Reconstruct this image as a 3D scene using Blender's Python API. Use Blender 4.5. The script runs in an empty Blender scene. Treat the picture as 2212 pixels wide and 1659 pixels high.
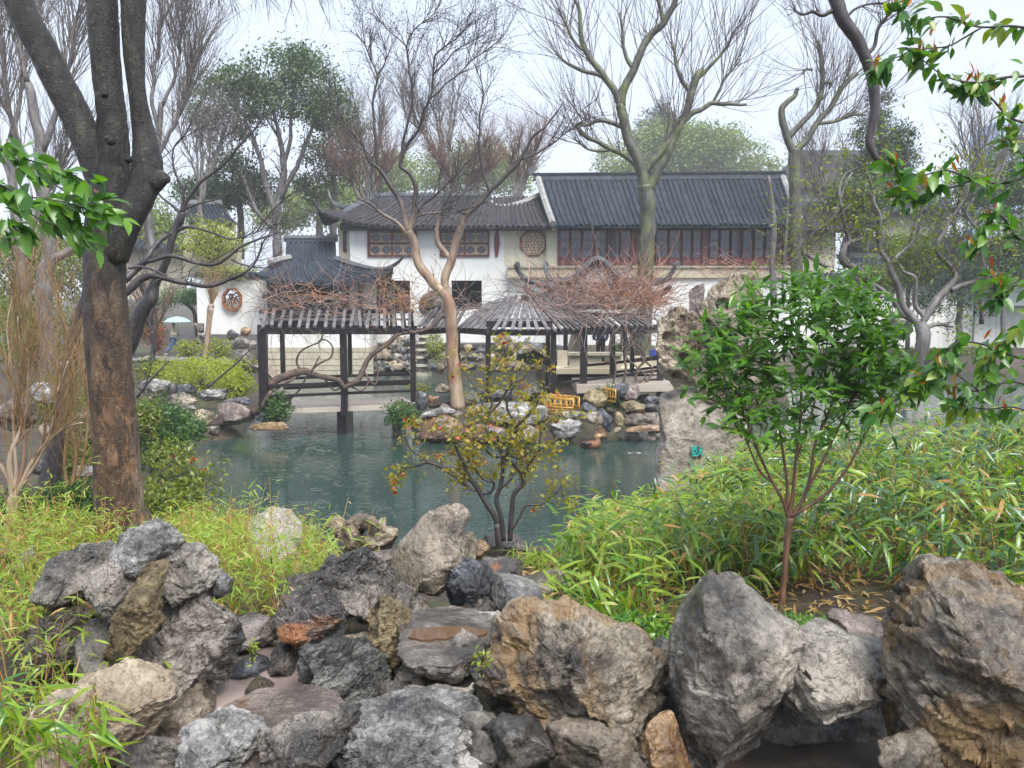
import bpy, math, random
import numpy as np
from mathutils import Vector, Matrix

R = np.random.default_rng(11)
HAZE = 0.0010
scene = bpy.context.scene
col = scene.collection

# ------------------------------------------------------------------ camera
PITCH = math.radians(5.96)
CAMH = 4.0
cam_data = bpy.data.cameras.new('camera')
cam = bpy.data.objects.new('camera', cam_data)
col.objects.link(cam)
cam.location = (0, 0, CAMH)
cam.rotation_euler = (math.radians(90) - PITCH, 0, 0)
cam_data.sensor_fit = 'HORIZONTAL'
cam_data.angle = 2 * math.atan(1106 / 1944)
cam_data.clip_start = 0.1
cam_data.clip_end = 900
scene.camera = cam

# ------------------------------------------------------------------ sky, sun, exposure
SUN_EL, SUN_AZ = math.radians(56), math.radians(150)
world = bpy.data.worlds.new('World')
scene.world = world
world.use_nodes = True
wn = world.node_tree
wn.nodes.clear()
w_out = wn.nodes.new('ShaderNodeOutputWorld')
w_bg = wn.nodes.new('ShaderNodeBackground')
w_sky = wn.nodes.new('ShaderNodeTexSky')
w_sky.sky_type = 'NISHITA'
w_sky.sun_disc = False
w_sky.sun_elevation = SUN_EL
w_sky.sun_rotation = SUN_AZ
w_sky.air_density = 1.0
w_sky.dust_density = 2.5
w_sky.ozone_density = 1.0
w_mix = wn.nodes.new('ShaderNodeMix')
w_mix.data_type = 'RGBA'
w_mix.inputs[0].default_value = 0.84
w_mix.inputs[7].default_value = (4.7, 5.2, 6.1, 1)      # even rain-cloud cover over the blue sky
wn.links.new(w_sky.outputs[0], w_mix.inputs[6])
wn.links.new(w_mix.outputs[2], w_bg.inputs[0])
w_bg.inputs[1].default_value = 0.05
wn.links.new(w_bg.outputs[0], w_out.inputs[0])

sun_data = bpy.data.lights.new('sun', 'SUN')
sun_data.energy = 1.5
sun_data.angle = math.radians(35)
sun_data.color = (1.0, 0.97, 0.92)
sun = bpy.data.objects.new('sun', sun_data)
col.objects.link(sun)
sd = Vector((math.sin(SUN_AZ) * math.cos(SUN_EL), math.cos(SUN_AZ) * math.cos(SUN_EL), math.sin(SUN_EL)))
sun.rotation_euler = sd.to_track_quat('Z', 'Y').to_euler()
sun.location = (0, 0, 60)

scene.view_settings.view_transform = 'Standard'
scene.view_settings.look = 'None'
scene.view_settings.exposure = 2.1
scene.view_settings.gamma = 1.0
scene.view_settings.use_curve_mapping = False
scene.render.engine = 'CYCLES'
scene.cycles.max_bounces = 6
scene.cycles.diffuse_bounces = 3
scene.cycles.glossy_bounces = 3
scene.cycles.transmission_bounces = 3
scene.cycles.volume_bounces = 2
scene.cycles.caustics_reflective = False
scene.cycles.caustics_refractive = False
scene.cycles.use_denoising = True

# ------------------------------------------------------------------ coordinates
CP, SP = math.cos(PITCH), math.sin(PITCH)

def P(X, Y, d):
    """the place at depth d (metres in front of the viewpoint) that the photograph shows at X, Y (of 2212 x 1659)"""
    u = (X - 1106) / 1944.0
    v = (829.5 - Y) / 1944.0
    dy = CP + v * SP
    s = d / dy
    return np.array([u * s, d, CAMH + (-SP + v * CP) * s])

def PP(pts, d):
    return np.array([P(p[0], p[1], d if len(p) < 4 else d + p[3]) for p in pts])

def nrm(v):
    v = np.asarray(v, float)
    return v / np.maximum(np.linalg.norm(v, axis=-1, keepdims=True), 1e-9)

# ------------------------------------------------------------------ noise
_perm = np.random.default_rng(5).permutation(512)
_perm = np.concatenate([_perm, _perm, _perm])
_grad = nrm(np.random.default_rng(6).normal(size=(512, 3)))

def perlin(p):
    p = np.asarray(p, float)
    i = np.floor(p).astype(int)
    f = p - i
    i = i & 255
    u = f * f * f * (f * (f * 6 - 15) + 10)
    out = 0
    for dx in (0, 1):
        for dy in (0, 1):
            for dz in (0, 1):
                h = _perm[_perm[_perm[i[..., 0] + dx] + i[..., 1] + dy] + i[..., 2] + dz]
                g = _grad[h]
                w = (f - (dx, dy, dz))
                n = (g * w).sum(-1)
                wt = (u[..., 0] if dx else 1 - u[..., 0]) * (u[..., 1] if dy else 1 - u[..., 1]) * (u[..., 2] if dz else 1 - u[..., 2])
                out = out + n * wt
    return out * 1.6

def fbm(p, oct=4, gain=0.5):
    a, o, t = 1.0, 0, 0
    for k in range(oct):
        o = o + a * perlin(p * (2.03 ** k) + 17.3 * k)
        t += a
        a *= gain
    return o / t

def ridged(p, oct=4, gain=0.5):
    a, o, t = 1.0, 0, 0
    for k in range(oct):
        o = o + a * (1 - 2 * np.abs(perlin(p * (2.07 ** k) + 9.1 * k)))
        t += a
        a *= gain
    return o / t

# ------------------------------------------------------------------ meshes
class Bag:
    """collects shapes; made into ONE mesh"""
    def __init__(self):
        self.v, self.q, self.t, self.n = [], [], [], 0

    def add(self, V, Q=None, T=None):
        V = np.asarray(V, float).reshape(-1, 3)
        if Q is not None and len(Q):
            self.q.append(np.asarray(Q, int).reshape(-1, 4) + self.n)
        if T is not None and len(T):
            self.t.append(np.asarray(T, int).reshape(-1, 3) + self.n)
        self.v.append(V)
        self.n += len(V)
        return self

    def arrays(self):
        V = np.concatenate(self.v) if self.v else np.zeros((0, 3))
        Q = np.concatenate(self.q) if self.q else np.zeros((0, 4), int)
        T = np.concatenate(self.t) if self.t else np.zeros((0, 3), int)
        return V, Q, T

    def bar(self, a, b, w, h, up=(0, 0, 1)):
        a, b = np.asarray(a, float), np.asarray(b, float)
        t = nrm(b - a)
        s = np.cross(t, up)
        if np.linalg.norm(s) < 1e-4:
            s = np.cross(t, (0, 1, 0))
        s = nrm(s)
        n = np.cross(s, t)
        V = []
        for e in (a, b):
            for (i, j) in ((-1, -1), (1, -1), (1, 1), (-1, 1)):
                V.append(e + s * i * w / 2 + n * j * h / 2)
        return self.add(V, [(0, 1, 5, 4), (1, 2, 6, 5), (2, 3, 7, 6), (3, 0, 4, 7), (3, 2, 1, 0), (4, 5, 6, 7)])

    def box(self, x0, y0, z0, x1, y1, z1):
        V = [(x0, y0, z0), (x1, y0, z0), (x1, y1, z0), (x0, y1, z0), (x0, y0, z1), (x1, y0, z1), (x1, y1, z1), (x0, y1, z1)]
        return self.add(V, [(0, 1, 5, 4), (1, 2, 6, 5), (2, 3, 7, 6), (3, 0, 4, 7), (3, 2, 1, 0), (4, 5, 6, 7)])

    def plate(self, X0, Y0, X1, Y1, d0, d1):
        """upright box whose front face (at depth d0) fills the photograph's X0,Y0..X1,Y1"""
        a, b = P(X0, Y1, d0), P(X1, Y0, d0)
        return self.box(a[0], d0, a[2], b[0], d1, b[2])

    def prism(self, poly, axis_vec):
        """poly (n,3) extruded along axis_vec"""
        poly = np.asarray(poly, float)
        n = len(poly)
        V = np.concatenate([poly, poly + np.asarray(axis_vec)])
        Q = [(i, (i + 1) % n, n + (i + 1) % n, n + i) for i in range(n)]
        c0, c1 = 2 * n, 2 * n + 1
        V = np.concatenate([V, [poly.mean(0)], [poly.mean(0) + np.asarray(axis_vec)]])
        T = [(c0, (i + 1) % n, i) for i in range(n)] + [(c1, n + i, n + (i + 1) % n) for i in range(n)]
        return self.add(V, Q, T)

    def tube(self, pts, r, sides=8, cap=True, rough=0.0, rs=3.0):
        pts = np.asarray(pts, float)
        r = np.broadcast_to(np.asarray(r, float), (len(pts),))
        tg = nrm(np.gradient(pts, axis=0))
        ref = np.array([0.31, -0.93, 0.17])
        n0 = nrm(np.cross(tg[0], ref))
        N = [n0]
        for k in range(1, len(pts)):
            n = N[-1] - tg[k] * (N[-1] @ tg[k])
            N.append(nrm(n))
        N = np.array(N)
        B = np.cross(tg, N)
        ang = np.arange(sides) / sides * 2 * math.pi
        ring = N[:, None] * np.cos(ang)[None, :, None] + B[:, None] * np.sin(ang)[None, :, None]
        rr = r[:, None].repeat(sides, 1)
        if rough:
            q = pts[:, None] + ring * rr[..., None]
            rr = rr * (1 + rough * fbm(q * rs, 3))
        V = (pts[:, None] + ring * rr[..., None]).reshape(-1, 3)
        K = len(pts)
        Q = []
        for k in range(K - 1):
            for s in range(sides):
                s2 = (s + 1) % sides
                Q.append((k * sides + s, k * sides + s2, (k + 1) * sides + s2, (k + 1) * sides + s))
        T = []
        if cap:
            V = np.concatenate([V, [pts[0]], [pts[-1]]])
            c0, c1 = K * sides, K * sides + 1
            for s in range(sides):
                s2 = (s + 1) % sides
                T.append((c0, s2, s))
                T.append((c1, (K - 1) * sides + s, (K - 1) * sides + s2))
        return self.add(V, Q, T)

    def tubes(self, pts, r, S=3):
        """many thin tubes at once: pts (M,K,3), r (M,K)"""
        M, K, _ = pts.shape
        if M == 0:
            return self
        tg = nrm(np.gradient(pts, axis=1))
        ref = nrm(R.normal(size=(M, 1, 3)))
        n = nrm(np.cross(tg, ref))
        b = np.cross(tg, n)
        ang = np.arange(S) / S * 2 * math.pi
        V = pts[:, :, None] + (n[:, :, None] * np.cos(ang)[None, None, :, None] + b[:, :, None] * np.sin(ang)[None, None, :, None]) * r[:, :, None, None]
        m = np.arange(M)[:, None, None] * K * S
        k = np.arange(K - 1)[None, :, None] * S
        s = np.arange(S)[None, None, :]
        s2 = (s + 1) % S
        Q = np.stack([m + k + s, m + k + s2, m + k + S + s2, m + k + S + s], -1).reshape(-1, 4)
        return self.add(V.reshape(-1, 3), Q)

    def leaves(self, pos, direc, normal, L, W, rows=None, curl=0.15):
        """many leaves at once; each a folded blade with its own length and width"""
        rows = rows or [(0.3, 0.8), (0.65, 0.75)]
        pos, direc = np.asarray(pos, float), nrm(direc)
        M = len(pos)
        if M == 0:
            return self
        L = np.broadcast_to(np.asarray(L, float), (M,))
        W = np.broadcast_to(np.asarray(W, float), (M,))
        side = nrm(np.cross(direc, normal))
        nm = np.cross(side, direc)
        vs = [pos]
        for (t, w) in rows:
            c = pos + direc * (L * t)[:, None] - nm * (L * curl * t * t)[:, None]
            o = side * (W * w * 0.5)[:, None]
            up = nm * (W * w * 0.16)[:, None]
            vs += [c - o + up, c, c + o + up]
        vs.append(pos + direc * L[:, None] - nm * (L * curl)[:, None])
        V = np.stack(vs, 1)
        n = V.shape[1]
        b = (np.arange(M) * n)[:, None]
        T = [(0, 2, 1), (0, 3, 2)]
        Q = []
        for k in range(len(rows) - 1):
            a = 1 + 3 * k
            Q += [(a, a + 1, a + 4, a + 3), (a + 1, a + 2, a + 5, a + 4)]
        a = 1 + 3 * (len(rows) - 1)
        T += [(a, a + 1, n - 1), (a + 1, a + 2, n - 1)]
        T = (b[:, :, None] + np.array(T)[None]).reshape(-1, 3)
        Q = (b[:, :, None] + np.array(Q)[None]).reshape(-1, 4) if Q else None
        return self.add(V.reshape(-1, 3), Q, T)

def make_mesh(name, V, Q, T, smooth=False):
    me = bpy.data.meshes.new(name)
    V = np.asarray(V, np.float32)
    me.vertices.add(len(V))
    me.vertices.foreach_set('co', V.ravel())
    loops = np.concatenate([np.asarray(Q, int).ravel(), np.asarray(T, int).ravel()]).astype(np.int32)
    me.loops.add(len(loops))
    me.loops.foreach_set('vertex_index', loops)
    nq, nt = len(Q), len(T)
    me.polygons.add(nq + nt)
    starts = np.concatenate([np.arange(nq) * 4, nq * 4 + np.arange(nt) * 3]).astype(np.int32)
    me.polygons.foreach_set('loop_start', starts)
    me.polygons.foreach_set('use_smooth', np.full(nq + nt, smooth, dtype=bool))
    me.update(calc_edges=True)
    return me

def setp(o, label=None, cat=None, group=None, kind=None):
    if label: o['label'] = label
    if cat: o['category'] = cat
    if group: o['group'] = group
    if kind: o['kind'] = kind
    return o

def thing(name, label, cat, base, group=None):
    o = bpy.data.objects.new(name, None)
    o.empty_display_size = 0.2
    col.objects.link(o)
    o.location = Vector(base)
    return setp(o, label, cat, group)

def total(p):
    """world translation of p (no rotation on any parent here)"""
    if p.parent is None:
        return Vector(p.location)
    return total(p.parent) + p.matrix_parent_inverse.translation + Vector(p.location)

def part(name, bag, mat, parent, smooth=False, kind=None, label=None, origin=None):
    V, Q, T = bag.arrays()
    origin = np.asarray(origin if origin is not None else V.mean(0), float)
    me = make_mesh(name, V - origin, Q, T, smooth)
    if mat is not None:
        me.materials.append(mat)
    o = bpy.data.objects.new(name, me)
    col.objects.link(o)
    o.location = Vector(origin)
    if parent is not None:
        o.parent = parent
        o.matrix_parent_inverse = Matrix.Translation(-total(parent))
    if kind: o['kind'] = kind
    if label: o['label'] = label
    return o

def solo(name, bag, mat, label=None, cat=None, group=None, kind=None, smooth=False, origin=None):
    V, Q, T = bag.arrays()
    if origin is None:
        origin = np.array([V[:, 0].mean(), V[:, 1].mean(), V[:, 2].min()])
    o = part(name, bag, mat, None, smooth, origin=origin)
    return setp(o, label, cat, group, kind)

def piece(name, me, parent, M):
    """one more object on a shared mesh, world matrix M, under parent"""
    o = bpy.data.objects.new(name, me)
    col.objects.link(o)
    o.parent = parent
    o.matrix_parent_inverse = Matrix.Translation(-total(parent))
    o.matrix_basis = M
    return o

def cr(pts, n=6):
    """Catmull-Rom through the points"""
    p = np.asarray(pts, float)
    if len(p) < 3:
        t = np.linspace(0, 1, n * (len(p) - 1) + 1)[:, None]
        return p[0] * (1 - t) + p[-1] * t
    q = np.concatenate([[2 * p[0] - p[1]], p, [2 * p[-1] - p[-2]]])
    out = []
    for i in range(1, len(q) - 2):
        t = (np.arange(n) / n)[:, None]
        a, b, c, d = q[i - 1], q[i], q[i + 1], q[i + 2]
        out.append(0.5 * ((2 * b) + (c - a) * t + (2 * a - 5 * b + 4 * c - d) * t * t + (3 * b - a - 3 * c + d) * t ** 3))
    out.append(p[-1:])
    return np.concatenate(out)

def resample(p, k):
    p = np.asarray(p, float)
    s = np.concatenate([[0], np.cumsum(np.linalg.norm(np.diff(p, axis=0), axis=1))])
    t = np.linspace(0, s[-1], k)
    return np.stack([np.interp(t, s, p[:, i]) for i in range(p.shape[1])], 1)

# ------------------------------------------------------------------ materials
def mat_base(name):
    m = bpy.data.materials.new(name)
    m.use_nodes = True
    nt = m.node_tree
    b = nt.nodes['Principled BSDF']
    return m, nt, b

def N(nt, t, **kw):
    n = nt.nodes.new(t)
    for k, v in kw.items():
        setattr(n, k, v)
    return n

def ramp(nt, fac, stops, interp='LINEAR'):
    r = N(nt, 'ShaderNodeValToRGB')
    r.color_ramp.interpolation = interp
    e = r.color_ramp.elements
    while len(e) < len(stops):
        e.new(0.5)
    for k, (p, c) in enumerate(stops):
        e[k].position = p
        c = c if hasattr(c, '__len__') else (c, c, c)
        e[k].color = (*c[:3], 1)
    nt.links.new(fac, r.inputs[0])
    return r.outputs[0]

def noise(nt, vec, scale, detail=6, rough=0.6, dist=0.0, kind='FBM'):
    n = N(nt, 'ShaderNodeTexNoise')
    n.inputs['Scale'].default_value = scale
    n.inputs['Detail'].default_value = detail
    n.inputs['Roughness'].default_value = rough
    n.inputs['Distortion'].default_value = dist
    if vec is not None:
        nt.links.new(vec, n.inputs['Vector'])
    return n

def mix(nt, fac, a, b, blend='MIX'):
    m = N(nt, 'ShaderNodeMix', data_type='RGBA', blend_type=blend)
    for s, v in ((0, fac), (6, a), (7, b)):
        if hasattr(v, 'is_linked') or isinstance(v, bpy.types.NodeSocket):
            nt.links.new(v, m.inputs[s])
        elif s == 0:
            m.inputs[0].default_value = v
        else:
            m.inputs[s].default_value = (*v[:3], 1)
    return m.outputs[2]

def coords(nt, scale=(1, 1, 1), rot=(0, 0, 0), kind='Object'):
    c = N(nt, 'ShaderNodeTexCoord')
    mp = N(nt, 'ShaderNodeMapping')
    mp.inputs['Scale'].default_value = scale
    mp.inputs['Rotation'].default_value = rot
    nt.links.new(c.outputs[kind], mp.inputs[0])
    return mp.outputs[0]

def bump(nt, b, h, strength=0.5, dist=0.02, prev=None):
    n = N(nt, 'ShaderNodeBump')
    n.inputs['Strength'].default_value = strength
    n.inputs['Distance'].default_value = dist
    nt.links.new(h, n.inputs['Height'])
    if prev is not None:
        nt.links.new(prev, n.inputs['Normal'])
    nt.links.new(n.outputs[0], b.inputs['Normal'])
    return n.outputs[0]

def rnd_offset(nt, vec):
    """every object reads its own piece of the texture"""
    oi = N(nt, 'ShaderNodeObjectInfo')
    m = N(nt, 'ShaderNodeVectorMath', operation='SCALE')
    m.inputs[0].default_value = (37.0, 91.0, 53.0)
    nt.links.new(oi.outputs['Random'], m.inputs['Scale'])
    a = N(nt, 'ShaderNodeVectorMath', operation='ADD')
    nt.links.new(vec, a.inputs[0])
    nt.links.new(m.outputs[0], a.inputs[1])
    return a.outputs[0]

def simple(name, c, rough=0.6, c2=None, scale=3.0, bs=0.0, bd=0.01, stretch=(1, 1, 1), spec=0.5, lo=0.35, hi=0.7):
    m, nt, b = mat_base(name)
    v = rnd_offset(nt, coords(nt, stretch))
    n = noise(nt, v, scale, 6, 0.65)
    c2 = c2 or tuple(x * 0.6 for x in c)
    nt.links.new(ramp(nt, n.outputs[0], [(lo, c2), (hi, c)]), b.inputs['Base Color'])
    b.inputs['Roughness'].default_value = rough
    b.inputs['Specular IOR Level'].default_value = spec
    if bs:
        n2 = noise(nt, v, scale * 5, 5, 0.7)
        bump(nt, b, n2.outputs[0], bs, bd)
    return m

def rock_mat(name, pale, mid, dark, accent=None, acc_lo=0.62, scale=1.0, strata=(1, 1, 1), rot=(0, 0, 0), wet=0.4):
    if wet < .42:
        pale, mid, dark = tuple(x * .82 for x in pale), tuple(x * .46 for x in mid), tuple(x * .38 for x in dark)
    m, nt, b = mat_base(name)
    v = rnd_offset(nt, coords(nt, tuple(s * scale for s in strata), rot))
    n1 = noise(nt, v, 2.2, 10, 0.66, 0.6)
    n2 = noise(nt, v, 11.0, 9, 0.7, 0.4)
    n3 = noise(nt, v, 46.0, 5, 0.7)
    mx = N(nt, 'ShaderNodeMath', operation='ADD')
    s2 = N(nt, 'ShaderNodeMath', operation='MULTIPLY_ADD')
    nt.links.new(n2.outputs[0], s2.inputs[0]); s2.inputs[1].default_value = 0.5; s2.inputs[2].default_value = -0.25
    n0 = noise(nt, v, 0.9, 4, 0.55, 0.8)
    s0 = N(nt, 'ShaderNodeMath', operation='MULTIPLY_ADD')
    nt.links.new(n0.outputs[0], s0.inputs[0]); s0.inputs[1].default_value = 0.7; nt.links.new(s2.outputs[0], s0.inputs[2])
    s9 = N(nt, 'ShaderNodeMath', operation='SUBTRACT'); s9.inputs[1].default_value = 0.35
    nt.links.new(s0.outputs[0], s9.inputs[0])
    nt.links.new(n1.outputs[0], mx.inputs[0]); nt.links.new(s9.outputs[0], mx.inputs[1])
    base = ramp(nt, mx.outputs[0], [(0.33, dark), (0.455, mid), (0.545, tuple(a * .6 + c * .4 for a, c in zip(mid, pale))), (0.66, pale)])
    # veins and cracks
    vo = N(nt, 'ShaderNodeTexVoronoi', feature='DISTANCE_TO_EDGE')
    vo.inputs['Scale'].default_value = 2.6
    ad = N(nt, 'ShaderNodeVectorMath', operation='ADD')
    sc = N(nt, 'ShaderNodeVectorMath', operation='SCALE')
    nt.links.new(n1.outputs[1], sc.inputs[0]); sc.inputs['Scale'].default_value = 0.9
    nt.links.new(v, ad.inputs[0]); nt.links.new(sc.outputs[0], ad.inputs[1])
    nt.links.new(ad.outputs[0], vo.inputs['Vector'])
    crack = ramp(nt, vo.outputs['Distance'], [(0.0, 0.0), (0.022, 1.0)])
    cm = ramp(nt, n1.outputs[0], [(.46, 1.0), (.56, 0.0)])        # veins only here and there
    ck = N(nt, 'ShaderNodeMath', operation='MAXIMUM')
    nt.links.new(crack, ck.inputs[0]); nt.links.new(cm, ck.inputs[1])
    crack = ck.outputs[0]
    base = mix(nt, crack, tuple(x * 0.45 for x in mid), base)
    if accent:
        n4 = noise(nt, v, 1.3, 5, 0.6, 1.0)
        base = mix(nt, ramp(nt, n4.outputs[0], [(acc_lo - 0.03, 0.0), (acc_lo + 0.06, 0.9)]), base, accent)
    # lichen flecks
    lich = ramp(nt, n2.outputs[0], [(0.64, 0.0), (0.72, 0.5)])
    base = mix(nt, lich, base, (0.46, 0.45, 0.41))
    spk = ramp(nt, n3.outputs[0], [(0.36, 0.7), (0.46, 0.0)])          # pits, grit and pale grains
    base = mix(nt, spk, base, dark)
    base = mix(nt, ramp(nt, n3.outputs[0], [(0.60, 0.0), (0.70, 0.5)]), base, pale)
    nt.links.new(base, b.inputs['Base Color'])
    nt.links.new(ramp(nt, n1.outputs[0], [(0.32, wet * 0.22), (0.66, min(0.7, wet * 1.05))]), b.inputs['Roughness'])
    b.inputs['Specular IOR Level'].default_value = 0.6
    b.inputs['Coat Weight'].default_value = 0.75 if wet < .42 else .15       # film of rain
    b.inputs['Coat Roughness'].default_value = 0.16
    b.inputs['Coat IOR'].default_value = 1.4
    c = bump(nt, b, n2.outputs[0], 0.9, 0.06 / scale)
    c = bump(nt, b, n3.outputs[0], 0.8, 0.02 / scale, c)
    c = bump(nt, b, crack, 0.5, 0.02 / scale, c)
    cb = N(nt, 'ShaderNodeBump')
    cb.inputs['Strength'].default_value = .55
    cb.inputs['Distance'].default_value = .03 / scale
    nt.links.new(n2.outputs[0], cb.inputs['Height'])
    nt.links.new(cb.outputs[0], b.inputs['Coat Normal'])
    return m

def leaf_mat(name, stops, rough=0.35, trans=0.35, spec=0.5):
    m, nt, b = mat_base(name)
    g = N(nt, 'ShaderNodeNewGeometry')
    oi = N(nt, 'ShaderNodeObjectInfo')
    a = N(nt, 'ShaderNodeMath', operation='ADD')
    f = N(nt, 'ShaderNodeMath', operation='FRACT')
    nt.links.new(g.outputs['Random Per Island'], a.inputs[0])
    nt.links.new(oi.outputs['Random'], a.inputs[1])
    nt.links.new(a.outputs[0], f.inputs[0])
    n = len(stops)
    c = ramp(nt, f.outputs[0], [(k / max(1, n - 1), s) for k, s in enumerate(stops)])
    nz = noise(nt, coords(nt), 30.0, 3, 0.6)
    c = mix(nt, ramp(nt, nz.outputs[0], [(0.35, 0.0), (0.7, 0.4)]), c, tuple(0.6 * x for x in stops[0]))
    nt.links.new(c, b.inputs['Base Color'])
    b.inputs['Roughness'].default_value = rough
    b.inputs['Specular IOR Level'].default_value = spec
    tr = N(nt, 'ShaderNodeBsdfTranslucent')
    ht = N(nt, 'ShaderNodeHueSaturation')
    ht.inputs['Value'].default_value = 1.5
    ht.inputs['Saturation'].default_value = 1.1
    nt.links.new(c, ht.inputs['Color'])
    nt.links.new(ht.outputs[0], tr.inputs[0])
    ms = N(nt, 'ShaderNodeMixShader')
    ms.inputs[0].default_value = trans
    nt.links.new(b.outputs[0], ms.inputs[1])
    nt.links.new(tr.outputs[0], ms.inputs[2])
    nt.links.new(ms.outputs[0], nt.nodes['Material Output'].inputs[0])
    return m

# ================================================================== materials of the place
M = {}
M['plaster'] = simple('plaster', (0.80, 0.80, 0.78), 0.8, (0.52, 0.52, 0.47), 1.0, 0.2, 0.01, (1, 1, 0.22), 0.3, 0.30, 0.46)
M['cream_plaster'] = simple('cream_plaster', (0.70, 0.66, 0.52), 0.8, (0.50, 0.46, 0.36), 0.9, 0.15, 0.01, (1, 1, 0.4), 0.3)
M['beige'] = simple('beige_band', (0.62, 0.55, 0.40), 0.75, (0.48, 0.42, 0.30), 0.8, 0.1, 0.01, (0.4, 1, 2))
M['tile'] = simple('roof_tile', (0.050, 0.064, 0.088), 0.75, (0.020, 0.025, 0.034), 1.3, 0.5, 0.02, (1, 1, 1), 0.25)
M['tile_moss'] = simple('roof_tile_mossy', (0.046, 0.060, 0.074), 0.75, (0.016, 0.021, 0.032), 1.6, 0.6, 0.02, (1, 1, 1), 0.25)
M['tile_brown'] = simple('roof_tile_littered', (0.075, 0.066, 0.070), 0.75, (0.025, 0.025, 0.032), 2.2, 0.6, 0.02, (1, 1, 1), 0.25)
M['tile_edge'] = simple('tile_end', (0.22, 0.23, 0.25), 0.5, (0.10, 0.11, 0.12), 2.0)
M['ridge'] = simple('roof_ridge', (0.12, 0.13, 0.15), 0.5, (0.05, 0.055, 0.065), 2.0, 0.4, 0.02)
M['mortar'] = simple('verge_mortar', (0.36, 0.36, 0.35), 0.7, (0.2, 0.2, 0.2), 2.0)
M['redwood'] = simple('red_lacquer', (0.16, 0.045, 0.040), 0.4, (0.085, 0.025, 0.028), 3.0, 0.1, 0.01, (4, 4, 0.6))
M['redpanel'] = simple('red_panel', (0.21, 0.055, 0.055), 0.45, (0.12, 0.034, 0.038), 2.0)
M['darkwood'] = simple('dark_wood', (0.026, 0.018, 0.022), 0.35, (0.012, 0.009, 0.012), 4.0, 0.3, 0.01, (6, 6, 0.5))
M['greywood'] = simple('weathered_wood', (0.24, 0.23, 0.245), 0.55, (0.085, 0.078, 0.085), 5.0, 0.3, 0.01)
M['glass'], _nt, _b = mat_base('window_glass')
_b.inputs['Base Color'].default_value = (0.055, 0.065, 0.10, 1)
_b.inputs['Roughness'].default_value = 0.12
_b.inputs['Specular IOR Level'].default_value = 0.7
M['dark'] = simple('painted_dimness', (0.022, 0.024, 0.022), 0.8, (0.008, 0.008, 0.009), 1.5)  # room dimness painted as near-black, for plates behind openings
M['stone'] = simple('pale_stone', (0.52, 0.48, 0.38), 0.6, (0.36, 0.33, 0.25), 1.6, 0.3, 0.01)
M['plank'] = simple('bridge_stone', (0.50, 0.44, 0.38), 0.35, (0.36, 0.31, 0.27), 1.2, 0.2, 0.01, (0.6, 2, 2))
M['lattice'] = simple('pale_lattice', (0.72, 0.62, 0.42), 0.6, (0.6, 0.5, 0.34), 4.0)
M['orange_lattice'] = simple('orange_wood', (0.36, 0.14, 0.035), 0.5, (0.2, 0.07, 0.025), 4.0)
M['bamboo_pole'] = simple('bamboo_pole', (0.62, 0.36, 0.06), 0.35, (0.44, 0.22, 0.035), 6.0)
M['cane_red'] = simple('vine_cane', (0.36, 0.20, 0.15), 0.55, (0.20, 0.11, 0.085), 4.0)
M['cane_orange'] = simple('young_vine_cane', (0.42, 0.20, 0.09), 0.55, (0.28, 0.12, 0.06), 4.0)
M['cane_grey'] = simple('old_vine_cane', (0.26, 0.20, 0.18), 0.55, (0.13, 0.10, 0.09), 4.0)
M['vine_bark'] = simple('vine_bark', (0.18, 0.115, 0.085), 0.5, (0.04, 0.03, 0.028), 6.0, 0.9, 0.03, (1, 1, 3))

# ================================================================== ground and water
def sstep(a, b, x):
    t = np.clip((x - a) / (b - a), 0, 1)
    return t * t * (3 - 2 * t)

def yshore(x):
    return 13.2 + 2.2 * sstep(1.2, 3.2, x) + 1.0 * sstep(6, 14, x)

_xs_y = [10, 12, 13.8, 16.8, 20, 23, 24.3, 26, 31, 38, 43, 60, 70]
_xs_x = [-0.9, -2.1, -3.5, -6.1, -8.5, -8.6, -7.3, -7.7, -8.2, -10.4, -11.2, -11.4, -11.4]

def ground_h(x, y):
    x, y = np.asarray(x, float), np.asarray(y, float)
    yy = y - (yshore(x) - 13.2)
    h = np.interp(yy, [-8, 3, 4.6, 6, 8, 10, 12.0, 13.0, 13.8, 15], [1.95, 1.92, 1.9, 1.86, 1.56, 1.08, 0.4, 0.05, -0.5, -0.9])
    e = np.interp(y, _xs_y, _xs_x) - x
    hl = np.interp(e, [-1.2, 0, 0.4, 3, 8, 20], [-0.9, -0.15, 0.35, 0.65, 0.78, 1.6])
    h = np.maximum(h, np.where(y > 9.5, hl, -0.9))
    q = ((x - 0.9) / 3.6) ** 2 + ((y - 26.1) / 2.75) ** 2
    h = np.maximum(h, np.interp(q, [0, 0.55, 0.9, 1.15], [0.75, 0.6, 0.15, -0.9]))
    b2 = np.minimum(np.minimum(x - 1.3, 9.5 - x), y - 30.6)
    h = np.maximum(h, np.interp(b2, [-0.3, 0.2, 0.5], [-0.9, 1.0, 1.25]))
    far = np.interp(y, [43.6, 44.3, 50, 70, 270], [-0.9, 0.9, 1.2, 2.0, 3.0])
    h = np.maximum(h, np.where(x > -12.5, far, -0.9))
    return h

def ground_z(x, y):
    q = np.stack([np.asarray(x, float), np.asarray(y, float), np.zeros_like(np.asarray(x, float))], -1)
    return ground_h(x, y) + 0.10 * fbm(q * 0.9, 3) + 0.04 * fbm(q * 4.0, 2)

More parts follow.
